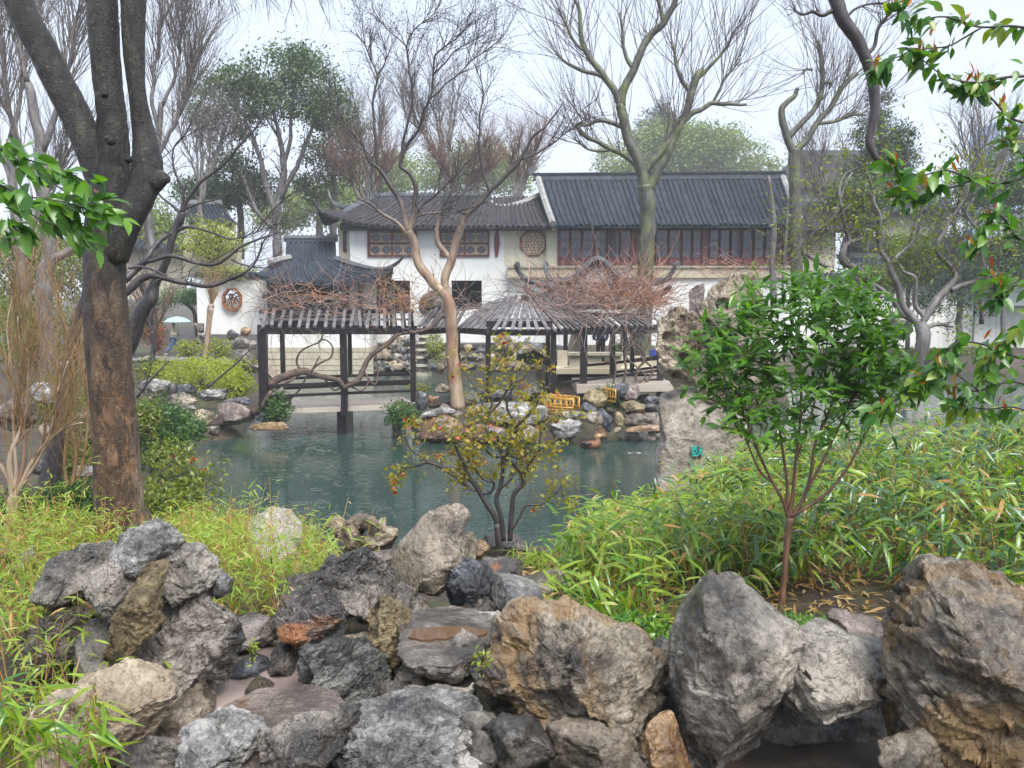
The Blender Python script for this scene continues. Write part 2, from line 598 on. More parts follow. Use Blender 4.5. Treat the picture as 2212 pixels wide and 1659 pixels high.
gx = np.concatenate([np.linspace(-170, -40, 12), np.linspace(-36, -12.5, 34), np.arange(-12, 12.01, 0.2), np.linspace(12.6, 40, 36), np.linspace(46, 170, 12)])
gy = np.concatenate([np.linspace(-30, -2, 12), np.arange(-1.5, 16, 0.16), np.arange(16, 47, 0.3), np.linspace(47.5, 80, 30), np.linspace(88, 270, 12)])
X_, Y_ = np.meshgrid(gx, gy)
Z_ = ground_h(X_, Y_)
pq = np.stack([X_, Y_, np.zeros_like(X_)], -1)
Z_ = Z_ + 0.10 * fbm(pq * 0.9, 3) + 0.04 * fbm(pq * 4.0, 2)
nx, ny = len(gx), len(gy)
ii = (np.arange(ny - 1)[:, None] * nx + np.arange(nx - 1)[None, :]).ravel()
gb = Bag().add(np.stack([X_, Y_, Z_], -1).reshape(-1, 3), np.stack([ii, ii + 1, ii + nx + 1, ii + nx], -1))
m, nt, b = mat_base('soil')
v = coords(nt)
n1, n2, n3 = noise(nt, v, 0.8, 6, 0.6), noise(nt, v, 7.0, 8, 0.7), noise(nt, v, 40.0, 4, 0.7)
c = ramp(nt, n2.outputs[0], [(0.3, (0.016, 0.012, 0.010)), (0.5, (0.05, 0.034, 0.024)), (0.7, (0.12, 0.075, 0.045))])
c = mix(nt, ramp(nt, n1.outputs[0], [(0.48, 0.0), (0.62, 0.75)]), c, (0.055, 0.075, 0.022))
nt.links.new(c, b.inputs['Base Color'])
b.inputs['Roughness'].default_value = 0.6
k = bump(nt, b, n2.outputs[0], 0.7, 0.06)
bump(nt, b, n3.outputs[0], 0.7, 0.02, k)
M['soil'] = m
solo('ground', gb, m, kind='structure', smooth=True, origin=(0, 0, 0))

def sheet(name, x0, x1, y0, y1, mat, dz, nx=30, ny=30, edge=0.35):
    """a strip that follows the ground, dz above it, with an uneven edge"""
    u, w = np.meshgrid(np.linspace(0, 1, nx), np.linspace(0, 1, ny))
    x = x0 + (x1 - x0) * u
    y = y0 + (y1 - y0) * w
    q = np.stack([x, y, np.zeros_like(x)], -1)
    x = x + (np.abs(u - 0.5) * 2) ** 3 * np.sign(u - 0.5) * edge * fbm(q * 1.3, 2)
    y = y + (np.abs(w - 0.5) * 2) ** 3 * np.sign(w - 0.5) * edge * fbm(q * 1.3 + 40, 2)
    z = ground_h(x, y) + 0.06 + dz + 0.03 * fbm(q * 2.5, 2)
    i = (np.arange(ny - 1)[:, None] * nx + np.arange(nx - 1)[None, :]).ravel()
    bg = Bag().add(np.stack([x, y, z], -1).reshape(-1, 3), np.stack([i, i + 1, i + nx + 1, i + nx], -1))
    return solo(name, bg, mat, kind='structure', smooth=True)

m, nt, b = mat_base('wet_paving')
v = coords(nt)
n1, n2 = noise(nt, v, 1.6, 8, 0.6), noise(nt, v, 14.0, 8, 0.7)
c = ramp(nt, n1.outputs[0], [(0.3, (0.15, 0.115, 0.105)), (0.7, (0.36, 0.29, 0.265))])
c = mix(nt, ramp(nt, n2.outputs[0], [(0.5, 0.0), (0.75, 0.6)]), c, (0.10, 0.08, 0.075))
nt.links.new(c, b.inputs['Base Color'])
nt.links.new(ramp(nt, n1.outputs[0], [(0.35, 0.12), (0.6, 0.45)]), b.inputs['Roughness'])
bump(nt, b, n2.outputs[0], 0.4, 0.015)
M['paving'] = m
sheet('path', -1.72, -0.95, 3.4, 5.3, m, 0.03)
sheet('path', -17.5, -10.6, 40.6, 43.4, m, 0.05)

m, nt, b = mat_base('pond_water')
v = coords(nt)
b.inputs['Base Color'].default_value = (0.026, 0.050, 0.043, 1)
b.inputs['Roughness'].default_value = 0.045
b.inputs['IOR'].default_value = 1.333
b.inputs['Specular IOR Level'].default_value = 1.0
n1 = noise(nt, coords(nt, (0.6, 2.2, 1)), 3.2, 4, 0.6)
n2 = noise(nt, v, 0.5, 3, 0.5)
# rings of raindrops: two layers of cells with a thin ripple round each cell's own centre
rings = []
for sc, off in ((2.6, 0.0), (4.3, 5.0)):
    vo = N(nt, 'ShaderNodeTexVoronoi', feature='F1')
    vo.inputs['Scale'].default_value = sc
    mp = N(nt, 'ShaderNodeMapping')
    mp.inputs['Location'].default_value = (off, off * 0.7, 0)
    nt.links.new(v, mp.inputs[0]); nt.links.new(mp.outputs[0], vo.inputs['Vector'])
    rad = N(nt, 'ShaderNodeMath', operation='MULTIPLY')      # each drop has its own ring radius
    sep = N(nt, 'ShaderNodeSeparateColor')
    nt.links.new(vo.outputs['Color'], sep.inputs[0])
    nt.links.new(sep.outputs[0], rad.inputs[0]); rad.inputs[1].default_value = 0.42
    df = N(nt, 'ShaderNodeMath', operation='SUBTRACT')
    nt.links.new(vo.outputs['Distance'], df.inputs[0]); nt.links.new(rad.outputs[0], df.inputs[1])
    ab = N(nt, 'ShaderNodeMath', operation='ABSOLUTE')
    nt.links.new(df.outputs[0], ab.inputs[0])
    rings.append(ramp(nt, ab.outputs[0], [(0.0, 1.0), (0.06, 0.0)]))
k = bump(nt, b, n1.outputs[0], 0.28, 0.022)
k = bump(nt, b, rings[0], 0.4, 0.014, k)
k = bump(nt, b, rings[1], 0.35, 0.011, k)
M['water'] = m
wb = Bag().add([(-34, 10.5, 0), (70, 10.5, 0), (70, 47, 0), (-34, 47, 0)], [(0, 1, 2, 3)])
solo('pond_water', wb, m, kind='structure', origin=(0, 0, 0))

# ================================================================== roofs
def roof_slope(parent, eA, eB, rA, rB, n, mat, rad=0.085, sag=0.10, liftA=0.0, liftB=0.0, curlA=0.0, curlB=0.0, steps=7):
    """one pitched side: a curved bed of under-tiles and n rows of half-round cover tiles, each row an object"""
    eA, eB, rA, rB = [np.asarray(p, float) for p in (eA, eB, rA, rB)]
    def pt(s, t):
        e = eA * (1 - s) + eB * s
        r = rA * (1 - s) + rB * s
        p = e * (1 - t) + r * t
        z = -sag * math.sin(math.pi * t)
        z += liftA * max(0, 1 - s / 0.3) ** 2 * (1 - t) ** 2 + liftB * max(0, 1 - (1 - s) / 0.3) ** 2 * (1 - t) ** 2
        return p + np.array([0, 0, z])
    S, Tn = 14, steps
    V, Vb = [], []
    for i in range(S + 1):
        for j in range(Tn + 1):
            p = pt(i / S, j / Tn)
            V.append(p); Vb.append(p - np.array([0, 0, 0.14]))
    k = len(V)
    Q = []
    for i in range(S):
        for j in range(Tn):
            a, b_, c_, d_ = i * (Tn + 1) + j, (i + 1) * (Tn + 1) + j, (i + 1) * (Tn + 1) + j + 1, i * (Tn + 1) + j + 1
            Q.append((a, b_, c_, d_)); Q.append((k + d_, k + c_, k + b_, k + a))
    for i in range(S):
        a, b_ = i * (Tn + 1), (i + 1) * (Tn + 1)
        Q.append((k + a, k + b_, b_, a))
        a, b_ = a + Tn, b_ + Tn
        Q.append((a, b_, k + b_, k + a))
    for j in range(Tn):
        Q.append((j, j + 1, k + j + 1, k + j))
        a = S * (Tn + 1) + j
        Q.append((k + a, k + a + 1, a + 1, a))
    bed = part('roof', Bag().add(V + Vb, Q), mat, parent, smooth=False)
    for i in range(n):
        s = (i + 0.5) / n
        sj, tj = min(1, max(0, s + R.normal() * .07 / n)), R.normal() * .006
        pts = np.array([pt(sj, t) for t in np.linspace(-0.015 + tj, 1, Tn + 1)]) + np.array([0, 0, R.normal() * .012])
        along = nrm(np.gradient(pts, axis=0))
        side = nrm(eB - eA)
        up = nrm(np.cross(side, along))
        if up[0, 2] < 0:
            up = -up
        bag = Bag()
        ang = [math.pi * q / 4 for q in range(5)]
        VV = []
        for q in range(Tn + 1):
            for a in ang:
                rr = rad * (1.0 + 0.10 * R.normal() * 0.4)
                VV.append(pts[q] + side * math.cos(a) * rr + up[q] * math.sin(a) * rr * 1.15)
        QQ = []
        for q in range(Tn):
            for a in range(4):
                QQ.append((q * 5 + a, q * 5 + a + 1, (q + 1) * 5 + a + 1, (q + 1) * 5 + a))
        VV.append(pts[0]); c0 = len(VV) - 1
        TT = [(c0, a + 1, a) for a in range(4)]
        bag.add(VV, QQ, TT)
        part('tile_row', bag, mat, bed, smooth=False)
    return pt

def ridge_bar(parent, pts, w, h, mat, name='roof_ridge', curl=None):
    b_ = Bag()
    pts = np.asarray(pts, float)
    for a, c_ in zip(pts[:-1], pts[1:]):
        b_.bar(a, c_, w, h)
    return part(name, b_, mat, parent)

# ------------------------------------------------------------------ the long hall with the dark tiled roof
D = 45.0
hall = thing('garden_hall', 'long two-storey white hall with a dark tiled roof and a band of red-brown casements', 'building', P(1460, 770, D))
part('wall', Bag().plate(1194, 600, 1726, 775, D, D + 0.4), M['plaster'], hall)
part('wall', Bag().plate(1180, 480, 1204, 598, D + 0.02, D + 9), M['cream_plaster'], hall)
part('wall', Bag().plate(1720, 480, 1728, 598, D + 0.02, D + 8.6), M['cream_plaster'], hall)
part('ledge', Bag().plate(1096, 578, 1728, 600, D - 0.16, D + 0.3), M['beige'], hall)
part('ledge', Bag().plate(1096, 574, 1728, 578, D - 0.26, D + 0.3), M['stone'], hall)
part('lintel', Bag().plate(1204, 481, 1722, 494, D - 0.05, D + 0.3), M['darkwood'], hall)
part('dark_back_plate', Bag().plate(1204, 490, 1722, 578, D + 1.2, D + 1.4), M['dark'], hall)  # interior shade painted behind the casements
bays = [[1208, 1232, 1257, 1284, 1312, 1339, 1364], [1384, 1400, 1416, 1444, 1472, 1495, 1516], [1531, 1554, 1578, 1602, 1627, 1652, 1675], [1690, 1706, 1720]]
for bay in bays:
    for xa, xb in zip(bay[:-1], bay[1:]):
        fr = Bag()
        fr.plate(xa + .4, 494, xa + 3.6, 573.8, D + 0.02, D + 0.10); fr.plate(xb - 3.6, 494, xb - .4, 573.8, D + 0.02, D + 0.10)
        for ya, yb in ((494, 498), (517, 519), (537, 539.5), (555.5, 558), (571, 573.8)):
            fr.plate(xa + 3.6, ya, xb - 3.6, yb, D + 0.03, D + 0.09)
        fr.plate((xa + xb) / 2 - .8, 498, (xa + xb) / 2 + .8, 556, D + 0.04, D + 0.08)
        w = part('window', fr, M['redwood'], hall)
        part('pane', Bag().plate(xa + 3, 497, xb - 3, 556.5, D + 0.06, D + 0.075), M['glass'], w)
        part('panel', Bag().plate(xa + 3, 557, xb - 3, 572, D + 0.055, D + 0.08), M['redpanel'], w)
for xa, xb in ((1204, 1208), (1364, 1384), (1516, 1531), (1675, 1690), (1719, 1724)):
    part('column', Bag().plate(xa, 492, xb, 574, D - 0.04, D + 0.16), M['redwood'], hall)
pt = roof_slope(hall, P(1194, 487, D - 0.9), P(1730, 485, D - 0.9), P(1162, 388, D + 4), P(1690, 385, D + 4), 48, M['tile_moss'])
roof_slope(hall, P(1680, 480, D + 9.4), P(1188, 480, D + 9.4), P(1690, 385, D + 4), P(1162, 388, D + 4), 6, M['tile'])
ridge_bar(hall, [P(1152, 383, D + 4), P(1694, 379, D + 4)], 0.34, 0.36, M['ridge'])
ridge_bar(hall, [P(1150, 376.5, D + 4), P(1696, 372.5, D + 4)], 0.46, 0.10, M['tile'], 'ridge_cap')
part('ridge_end', Bag().bar(P(1150, 378, D + 4), P(1146, 362, D + 4), 0.25, 0.3).bar(P(1147, 366, D + 4), P(1152, 360, D + 4), 0.22, 0.18), M['ridge'], hall)
part('ridge_end', Bag().bar(P(1694, 376, D + 4), P(1698, 362, D + 4), 0.25, 0.3), M['ridge'], hall)
for s, x0 in ((0.0, 1160), (1.0, 1692)):
    part('verge', Bag().tube([pt(s, t) + np.array([0, 0, 0.12]) for t in np.linspace(-0.02, 1, 8)], 0.17, 6), M['mortar'], hall)
    a, r_, c_ = pt(s, 0.02), pt(s, 1.0), pt(s, 0.02) + np.array([0.0, 9.6, 0])
    part('gable', Bag().prism([a - (0, 0, .25), r_ - (0, 0, .25), c_ - (0, 0, .25)], (-0.25 if s else 0.25, 0, 0)), M['cream_plaster'], hall)

# ------------------------------------------------------------------ the lattice-windowed pavilion house on its left
house = thing('pavilion_house', 'white two-storey house with lattice windows, an octagonal window and upturned roof corners', 'building', P(970, 720, D))
DB = D + 0.35
for (x0, y0, x1, y1) in ((757, 486, 1194, 606), (757, 606, 810, 740), (887, 606, 975, 740), (1041, 606, 1194, 740), (810, 668, 887, 740), (975, 668, 1041, 740)):
    q = .004 if y0 > 650 else 0.0
    part('wall', Bag().plate(x0 - (3 if q else 0), y0, x1 + (3 if q else 0), y1, DB + q, DB + 0.35 - q), M['plaster'], house)
part('wall', Bag().plate(1090, 490, 1180, 573.5, DB - 0.02, DB + .02), M['cream_plaster'], house)
part('wall', Bag().plate(733, 488, 757, 606, DB + 0.3, DB + 8), M['cream_plaster'], house)
part('side_window', Bag().plate(741, 498, 748, 545, DB + 0.26, DB + 0.32), M['darkwood'], house)
part('dark_back_plate', Bag().plate(800, 600, 1050, 690, DB + 3.0, DB + 3.2), M['dark'], house)  # shade inside the openings is put into this plate's colour
part('eave_board', Bag().plate(735, 480, 1194, 497, DB - 0.25, DB - 0.02), M['darkwood'], house)
def octagon(cx, cy, rx, ry, d, cut=0.42):
    k = [(-1, -cut), (-cut, -1), (cut, -1), (1, -cut), (1, cut), (cut, 1), (-cut, 1), (-1, cut)]
    return np.array([P(cx + a * rx, cy + b_ * ry, d) for a, b_ in k])
for (xa, xb) in ((797, 897), (953, 1054)):
    f = Bag()
    ya, yb = 501, 552
    f.plate(xa - 3, ya - 2, xa + 1, yb + 2.5, DB - .1, DB); f.plate(xb - 1, ya - 2, xb + 3, yb + 2.5, DB - .1, DB)
    f.plate(xa + 1, ya - 2, xb - 1, ya + 1.5, DB - .1, DB); f.plate(xa + 1, yb - 2, xb - 1, yb + 2.5, DB - .1, DB)
    f.plate(xa + 1, 523, xb - 1, 528.5, DB - .09, DB); f.plate((xa + xb) / 2 - 1.5, ya + 1.5, (xa + xb) / 2 + 1.5, yb - 2, DB - .095, DB)
    w = part('lattice_window', f, M['redwood'], house)
    cw = (xb - xa - 4) / 4
    for r_ in range(2):
        for c_ in range(4):
            x0 = xa + 2 + c_ * cw
            y0, y1 = ((ya + 2.5, 522.5), (529, yb - 2.5))[r_]
            pn = Bag().plate(x0 + .8, y0, x0 + cw - .8, y1, DB - .05, DB - .004)
            cx, cy = x0 + cw / 2, (y0 + y1) / 2
            part('lattice_panel', pn, M['lattice'], w)
            part('pane', Bag().prism(octagon(cx, cy, 7.4, 6.6, DB - .064), (0, 0.02, 0)), M['glass'], w)
            g = Bag()
            for q in np.linspace(x0 + 2, x0 + cw - 2, 5):
                if abs(q - cx) > 8:
                    g.plate(q - .2, y0, q + .2, y1, DB - .06, DB - .049)
            for q in np.linspace(y0 + 2, y1 - 2, 4):
                g.plate(x0 + 1, q - .18, cx - 8, q + .18, DB - .062, DB - .0495); g.plate(cx + 8, q - .18, x0 + cw - 1, q + .18, DB - .062, DB - .0495)
            o8 = octagon(cx, cy, 8.6, 7.6, DB - .07)
            for k in range(8):
                g.bar(o8[k], o8[(k + 1) % 8], 0.03, 0.03, (0, 1, 0))
            part('tracery', g, M['redwood'], w)
# octagonal window with an ice-crack lattice
ow = part('octagonal_window', Bag().prism(octagon(1152, 525, 27, 27, DB - .03), (0, 0.05, 0)), M['lattice'], house)
o8 = octagon(1152, 525, 27, 27, DB - .06)
f = Bag()
for k in range(8):
    f.bar(o8[k], o8[(k + 1) % 8], 0.09, 0.07, (0, 1, 0))
part('frame', f, M['redwood'], ow)
g = Bag()
rr = np.random.default_rng(3)
gp = {}
for i in range(-5, 6):
    for j in range(-6, 7):
        for s in (0, 1):
            hx = (i + (0.5 if j % 2 else 0)) * 7.0
            hy = j * 6.2 + (2.1 if s else -2.1)
            gp[(i, j, s)] = (1152 + hx + rr.normal() * 0.9, 525 + hy + rr.normal() * 0.9)
def inside(p):
    a, b_ = abs(p[0] - 1152) / 26, abs(p[1] - 525) / 26
    return a < 1 and b_ < 1 and a + b_ < 1.40
for (i, j, s), p in gp.items():
    nb = [(i, j, 1 - s)] if s == 0 else [(i + (0 if j % 2 == 0 else 1), j + 1, 0), (i - (1 if j % 2 == 0 else 0), j + 1, 0)]
    for q in nb:
        if q in gp and inside(p) and inside(gp[q]):
            g.bar(P(*p, DB - .04), P(*gp[q], DB - .04), 0.022, 0.03, (0, 1, 0))
part('ice_crack_lattice', g, M['redwood'], ow)
# leaf-shaped plaque hung on the wall
lp = [(1073, 496), (1078, 506), (1080, 525), (1077, 545), (1075, 555), (1070, 555), (1068, 540), (1067, 520), (1069, 505)]
setp(part('wall_plaque', Bag().prism(PP(lp, DB - .06), (0, 0.05, 0)), M['redpanel'], None), 'long narrow red-brown wooden plaque hanging beside the octagonal window', 'plaque')
pt = roof_slope(house, P(688, 488, DB - .9), P(1200, 489, DB - .9), P(806, 430, DB + 3.4), P(1168, 426, DB + 3.4), 42, M['tile_brown'], liftA=0.75)
roof_slope(house, P(742, 470, DB + 7.5), P(688, 488, DB - .9), P(806, 430, DB + 3.4), P(806, 430, DB + 3.39), 9, M['tile_brown'], liftA=0.5, liftB=0.75)
ridge_bar(house, [P(800, 426, DB + 3.4), P(1062, 424, DB + 3.4)], 0.3, 0.3, M['ridge'])
g = Bag()
for q in np.linspace(806, 1058, 30):
    g.tube([P(q, 419.5, DB + 3.2), P(q, 419.5, DB + 3.6)], 0.12, 7)
part('ridge_ornament', g, M['tile_edge'], house)
part('hip_ridge', Bag().tube(cr(PP([(806, 428, 0, 3.4), (770, 444, 0, 2.0), (735, 462, 0, 0.5), (706, 463, 0, -.6), (688, 452, 0, -1.1), (677, 432, 0, -1.4)], DB), 5), np.linspace(0.2, 0.05, 26), 6), M['ridge'], house)
part('hip_ridge', Bag().tube(cr(PP([(804, 440, 0, 4.2), (770, 446, 0, 5.0), (735, 446, 0, 6), (717, 434, 0, 7), (708, 410, 0, 7.5)], DB), 5), np.linspace(0.2, 0.05, 21), 6), M['ridge'], house)
part('swept_ridge', Bag().tube(cr(PP([(1058, 432, 0, 3.2), (1068, 444, 0, 2.6), (1090, 447, 0, 2.4), (1122, 440, 0, 2.6), (1150, 428, 0, 3.0), (1172, 418, 0, 3.2)], DB), 5), 0.15, 6), M['mortar'], house)
part('ridge_end', Bag().bar(P(1058, 436, DB + 3), P(1055, 424, DB + 3), .3, .3), M['ridge'], house)

# ------------------------------------------------------------------ the small waterside pavilion in front of it
DW = 43.0
kiosk = thing('waterside_pavilion', 'low waterside pavilion with a sweeping dark roof above a pale stone base', 'pavilion', P(690, 806, DW))
part('wall', Bag().plate(580, 716, 797, 750.5, DW, DW + 3.5), M['plaster'], kiosk)
part('wall', Bag().plate(778, 608, 811, 673, DW + .3, DW + 0.55), M['plaster'], kiosk)
part('dark_back_plate', Bag().plate(560, 600, 780, 716, DW + 3, DW + 3.2), M['dark'], kiosk)  # near-black plate paints the shaded interior
part('window_rail', Bag().plate(580, 706, 797, 716.5, DW - .05, DW + .25), M['darkwood'], kiosk)
for x in (583, 655, 728, 778, 846):
    part('post', Bag().plate(x - 4, 604, x + 4, 707, DW + .05, DW + .35), M['darkwood'], kiosk)
pt = roof_slope(kiosk, P(536, 607, DW - .9), P(850, 613, DW - .9), P(600, 563, DW + 1.8), P(727, 563, DW + 1.8), 27, M['tile'], liftB=0.75, liftA=0.4, sag=0.18)
roof_slope(kiosk, P(850, 613, DW - .9), P(812, 606, DW + 5.5), P(727, 563, DW + 1.8), P(727, 563, DW + 1.9), 9, M['tile'], liftA=0.75, sag=.18)
roof_slope(kiosk, P(616, 564, DW + 1.7), P(727, 564, DW + 1.7), P(618, 521, DW + 3.2), P(725, 521, DW + 3.2), 10, M['tile'], sag=0.05)
ridge_bar(kiosk, [P(614, 517, DW + 3.2), P(729, 517, DW + 3.2)], 0.28, 0.25, M['ridge'])
g = Bag()
for q in np.linspace(617, 726, 13):
    g.tube([P(q, 511, DW + 3.0), P(q, 511, DW + 3.4)], 0.11, 7)
part('ridge_ornament', g, M['tile_edge'], kiosk)
part('hip_ridge', Bag().tube(cr(PP([(727, 560, 0, 1.8), (765, 572, 0, 1), (805, 581, 0, .2), (835, 580, 0, -.5), (858, 568, 0, -.9), (873, 552, 0, -1.2)], DW), 5), np.linspace(0.19, 0.05, 26), 6), M['ridge'], kiosk)
part('hip_ridge', Bag().tube(cr(PP([(628, 556, 0, 1.8), (605, 560, 0, 1.4), (582, 567, 0, .6)], DW), 5), 0.16, 6), M['mortar'], kiosk)
part('hip_ridge', Bag().tube(cr(PP([(598, 565, 0, 1.8), (570, 588, 0, .4), (540, 600, 0, -.7), (525, 588, 0, -1)], DW), 5), np.linspace(.16, .05, 16), 6), M['ridge'], kiosk)
part('foundation', Bag().plate(582, 751, 801, 812, DW - .02, DW + 3), M['beige'], kiosk)
rr = np.random.default_rng(8)
for (ya, yb, xs) in ((751, 760.5, (579, 640, 690, 750, 803)), (761, 775.5, (579, 620, 676, 735, 803)), (776, 789.5, (579, 655, 702, 770, 804)), (790, 800.5, (577, 630, 690, 744, 806)), (801, 812, (577, 655, 730, 806))):
    for xa, xb in zip(xs[:-1], xs[1:]):
        part('stone_block', Bag().plate(xa + .35, ya + .3, xb - .35, yb - .3, DW - .14 - .03 * rr.random(), DW - .02), M['stone'], kiosk)

# ------------------------------------------------------------------ garden wall with the octagonal opening, far left
DG = 44.0
gw = thing('garden_wall', 'white garden wall with an octagonal opening, beside the willow stump', 'wall', P(505, 715, DG))
part('wall', Bag().plate(428, 600, 482, 722, DG, DG + .35).plate(480, 600, 524, 624, DG + .004, DG + .34).plate(480, 670, 524, 722, DG + .004, DG + .34).plate(522, 600, 584, 722, DG, DG + .35), M['plaster'], gw)
co = part('coping', Bag().bar(P(424, 596, DG + .17), P(588, 597, DG + .17), .55, .12).bar(P(424, 591, DG + .17), P(588, 592, DG + .17), .25, .16), M['tile_brown'], gw)
for x in np.linspace(428, 584, 20):
    part('tile_row', Bag().bar(P(x, 594, DG - .12), P(x, 591, DG + .17), .09, .07), M['tile'], co)
oc = octagon(502, 647, 18.5, 22, DG - .05)
f = Bag()
for k in range(8):
    f.bar(oc[k], oc[(k + 1) % 8], 0.10, 0.3, (0, 1, 0))
# wall corners that turn the square hole into an octagon
g = Bag()
for sx in (-1, 1):
    for sy in (-1, 1):
        g.prism([P(502 + sx * 20.5, 647 + sy * 23.2, DG + .004), P(502 + sx * 20.5, 647 + sy * 8.5, DG + .004), P(502 + sx * 7.0, 647 + sy * 23.2, DG + .004)], (0, .34, 0))
part('wall', g, M['plaster'], gw)
part('frame', f, M['orange_lattice'], gw)
g = Bag()
for k in range(26):
    a = rr.uniform(0, 6.28); c0 = (502 + rr.normal() * 8, 647 + rr.normal() * 9)
    l = rr.uniform(6, 14)
    g.bar(P(c0[0] - math.cos(a) * l, c0[1] - math.sin(a) * l, DG + .12), P(c0[0] + math.cos(a) * l, c0[1] + math.sin(a) * l, DG + .14), .035, .035, (0, 1, 0))
part('lattice', g, M['orange_lattice'], gw)
part('small_window', Bag().plate(567, 636, 575, 645, DG - .03, DG + .02), M['darkwood'], gw)

# tall cream gable wall behind it, and the roofs in the trees
poly = [(396, 600), (396, 520), (406, 500), (430, 488), (458, 482), (488, 492), (508, 510), (516, 530), (518, 600)]
gab = solo('gable_wall', Bag().prism(PP(poly, 50), (0, .5, 0)), M['cream_plaster'], 'cream gable wall overgrown by creepers, above the garden wall', 'wall')
for k, (xa, xb, ye, yr, d, lab, xr) in enumerate(((408, 512, 482, 440, 56, 'small grey house roof showing between the trees above the cream gable', -26), (262, 402, 535, 505, 50, 'low dark-roofed corridor half hidden behind the big forked tree', 6))):
    hs = thing('small_house', lab, 'building', P((xa + xb) / 2, ye + 60, d))
    part('wall', Bag().plate(xa + 6, ye - 2, xb - 6, ye + 110, d + .8, d + 1.1), M['cream_plaster'], hs)
    roof_slope(hs, P(xa, ye, d), P(xb, ye, d), P(xa + 10 + xr, yr, d + 3), P(xb - 10 + xr, yr, d + 3), 11, M['tile'])
    ridge_bar(hs, [P(xa + 6 + xr, yr - 3, d + 3), P(xb - 6 + xr, yr - 3, d + 3)], .3, .3, M['mortar'])

# ------------------------------------------------------------------ right side: long white wall with lattice openings, roofs behind
DR = 46.6
lw = thing('boundary_wall', 'long white garden wall with lattice openings along the far right bank', 'wall', P(1860, 745, DR))
holes = [(1772, 1806, 638, 682), (1874, 1926, 640, 684), (1984, 2028, 638, 680), (2106, 2150, 640, 684)]
xs = [1727] + [q for h in holes for q in h[:2]] + [2330]
for a, b_ in zip(xs[0::2], xs[1::2]):
    part('wall', Bag().plate(a, 602, b_, 752, DR, DR + .35), M['plaster'], lw)
for (xa, xb, ya, yb) in holes:
    part('wall', Bag().plate(xa - 3, 602, xb + 3, ya, DR + .004, DR + .34).plate(xa - 3, yb, xb + 3, 752, DR + .004, DR + .34), M['plaster'], lw)
    g = Bag()
    for k in range(-3, 9):
        for s in (1, -1):
            x0 = xa + k * 8.0
            p0, p1 = (x0, ya), (x0 + (yb - ya) * .62 * 1, yb)
            if s < 0:
                p0, p1 = (xa + xb - p0[0], p0[1]), (xa + xb - p1[0], p1[1])
            # clip in x
            (ax, ay), (bx, by) = p0, p1
            t0, t1 = 0.0, 1.0
            dx = bx - ax
            for lim, sg in ((xa, 1), (xb, -1)):
                f0 = sg * (ax - lim); f1 = sg * (bx - lim)
                if f0 < 0 and f1 < 0: t0, t1 = 1, 0; break
                if f0 < 0: t0 = max(t0, f0 / (f0 - f1))
                if f1 < 0: t1 = min(t1, f0 / (f0 - f1))
            if t1 > t0 + .05:
                g.bar(P(ax + dx * t0, ay + (by - ay) * t0, DR + .1 + .03 * s), P(ax + dx * t1, ay + (by - ay) * t1, DR + .1 + .03 * s), .06, .05, (0, 1, 0))
    part('lattice', g, M['plaster'], lw)
part('dark_back_sheet', Bag().plate(1765, 630, 2160, 690, DR + 1.2, DR + 1.3), M['dark'], lw)  # dark sheet, its colour stands in for shade behind the lattice
roof_slope(lw, P(1830, 603, DR - .5), P(2330, 603, DR - .5), P(1836, 556, DR + 1.6), P(2330, 556, DR + 1.6), 44, M['tile'], rad=.08, sag=.03)
roof_slope(lw, P(1726, 606, DR - .3), P(1834, 606, DR - .3), P(1728, 590, DR + .3), P(1834, 590, DR + .3), 10, M['tile'], rad=.07, sag=.0)
ridge_bar(lw, [P(1834, 552, DR + 1.6), P(2330, 552, DR + 1.6)], .3, .3, M['ridge'])

ha = thing('corner_house', 'small house with a hexagon-lattice window under a swept dark roof, right of the hall', 'building', P(1790, 600, 48))
part('wall', Bag().plate(1716, 492, 1806, 604, 48, 51), M['cream_plaster'], ha)
wv = part('window', Bag().plate(1738, 500, 1781, 548, 47.94, 47.99), M['lattice'], ha)
g = Bag()
for i in range(7):
    for j in range(8):
        hx, hy = 1741 + i * 6.2 + (3.1 if j % 2 else 0), 503 + j * 5.8
        if hx < 1776 and hy < 545:
            g.bar(P(hx, hy, 47.92), P(hx + 3.1, hy + 2, 47.92), .02, .03, (0, 1, 0)); g.bar(P(hx + 3.1, hy + 2, 47.92), P(hx + 6.2, hy, 47.92), .02, .03, (0, 1, 0)); g.bar(P(hx, hy, 47.92), P(hx, hy - 3.6, 47.92), .02, .03, (0, 1, 0))
part('hexagon_lattice', g, M['redwood'], wv)
roof_slope(ha, P(1690, 496, 47.1), P(1902, 498, 47.1), P(1735, 445, 50.5), P(1860, 447, 50.5), 19, M['tile_brown'], liftB=.8, sag=.2)
ridge_bar(ha, [P(1730, 441, 50.5), P(1866, 443, 50.5)], .3, .3, M['ridge'])
part('hip_ridge', Bag().tube(cr(PP([(1862, 444, 0, 2.5), (1880, 470, 0, .5), (1905, 478, 0, -.9), (1925, 462, 0, -1.3)], 48), 5), np.linspace(.2, .05, 16), 6), M['ridge'], ha)
hb = thing('cream_house', 'cream walled house with a low dark roof, behind the long right wall', 'building', P(1960, 600, 53))
part('wall', Bag().plate(1850, 452, 2050, 560, 53, 55), M['cream_plaster'], hb)
roof_slope(hb, P(1815, 536, 50.5), P(2115, 536, 50.5), P(1822, 512, 52.9), P(2110, 512, 52.9), 26, M['tile'], rad=.09, sag=.02)
part('wall', Bag().plate(1828, 536, 2108, 556, 51.5, 51.8), M['beige'], hb)
roof_slope(hb, P(1835, 456, 52.2), P(2065, 456, 52.2), P(1850, 425, 55), P(2050, 425, 55), 16, M['tile'], sag=.05)
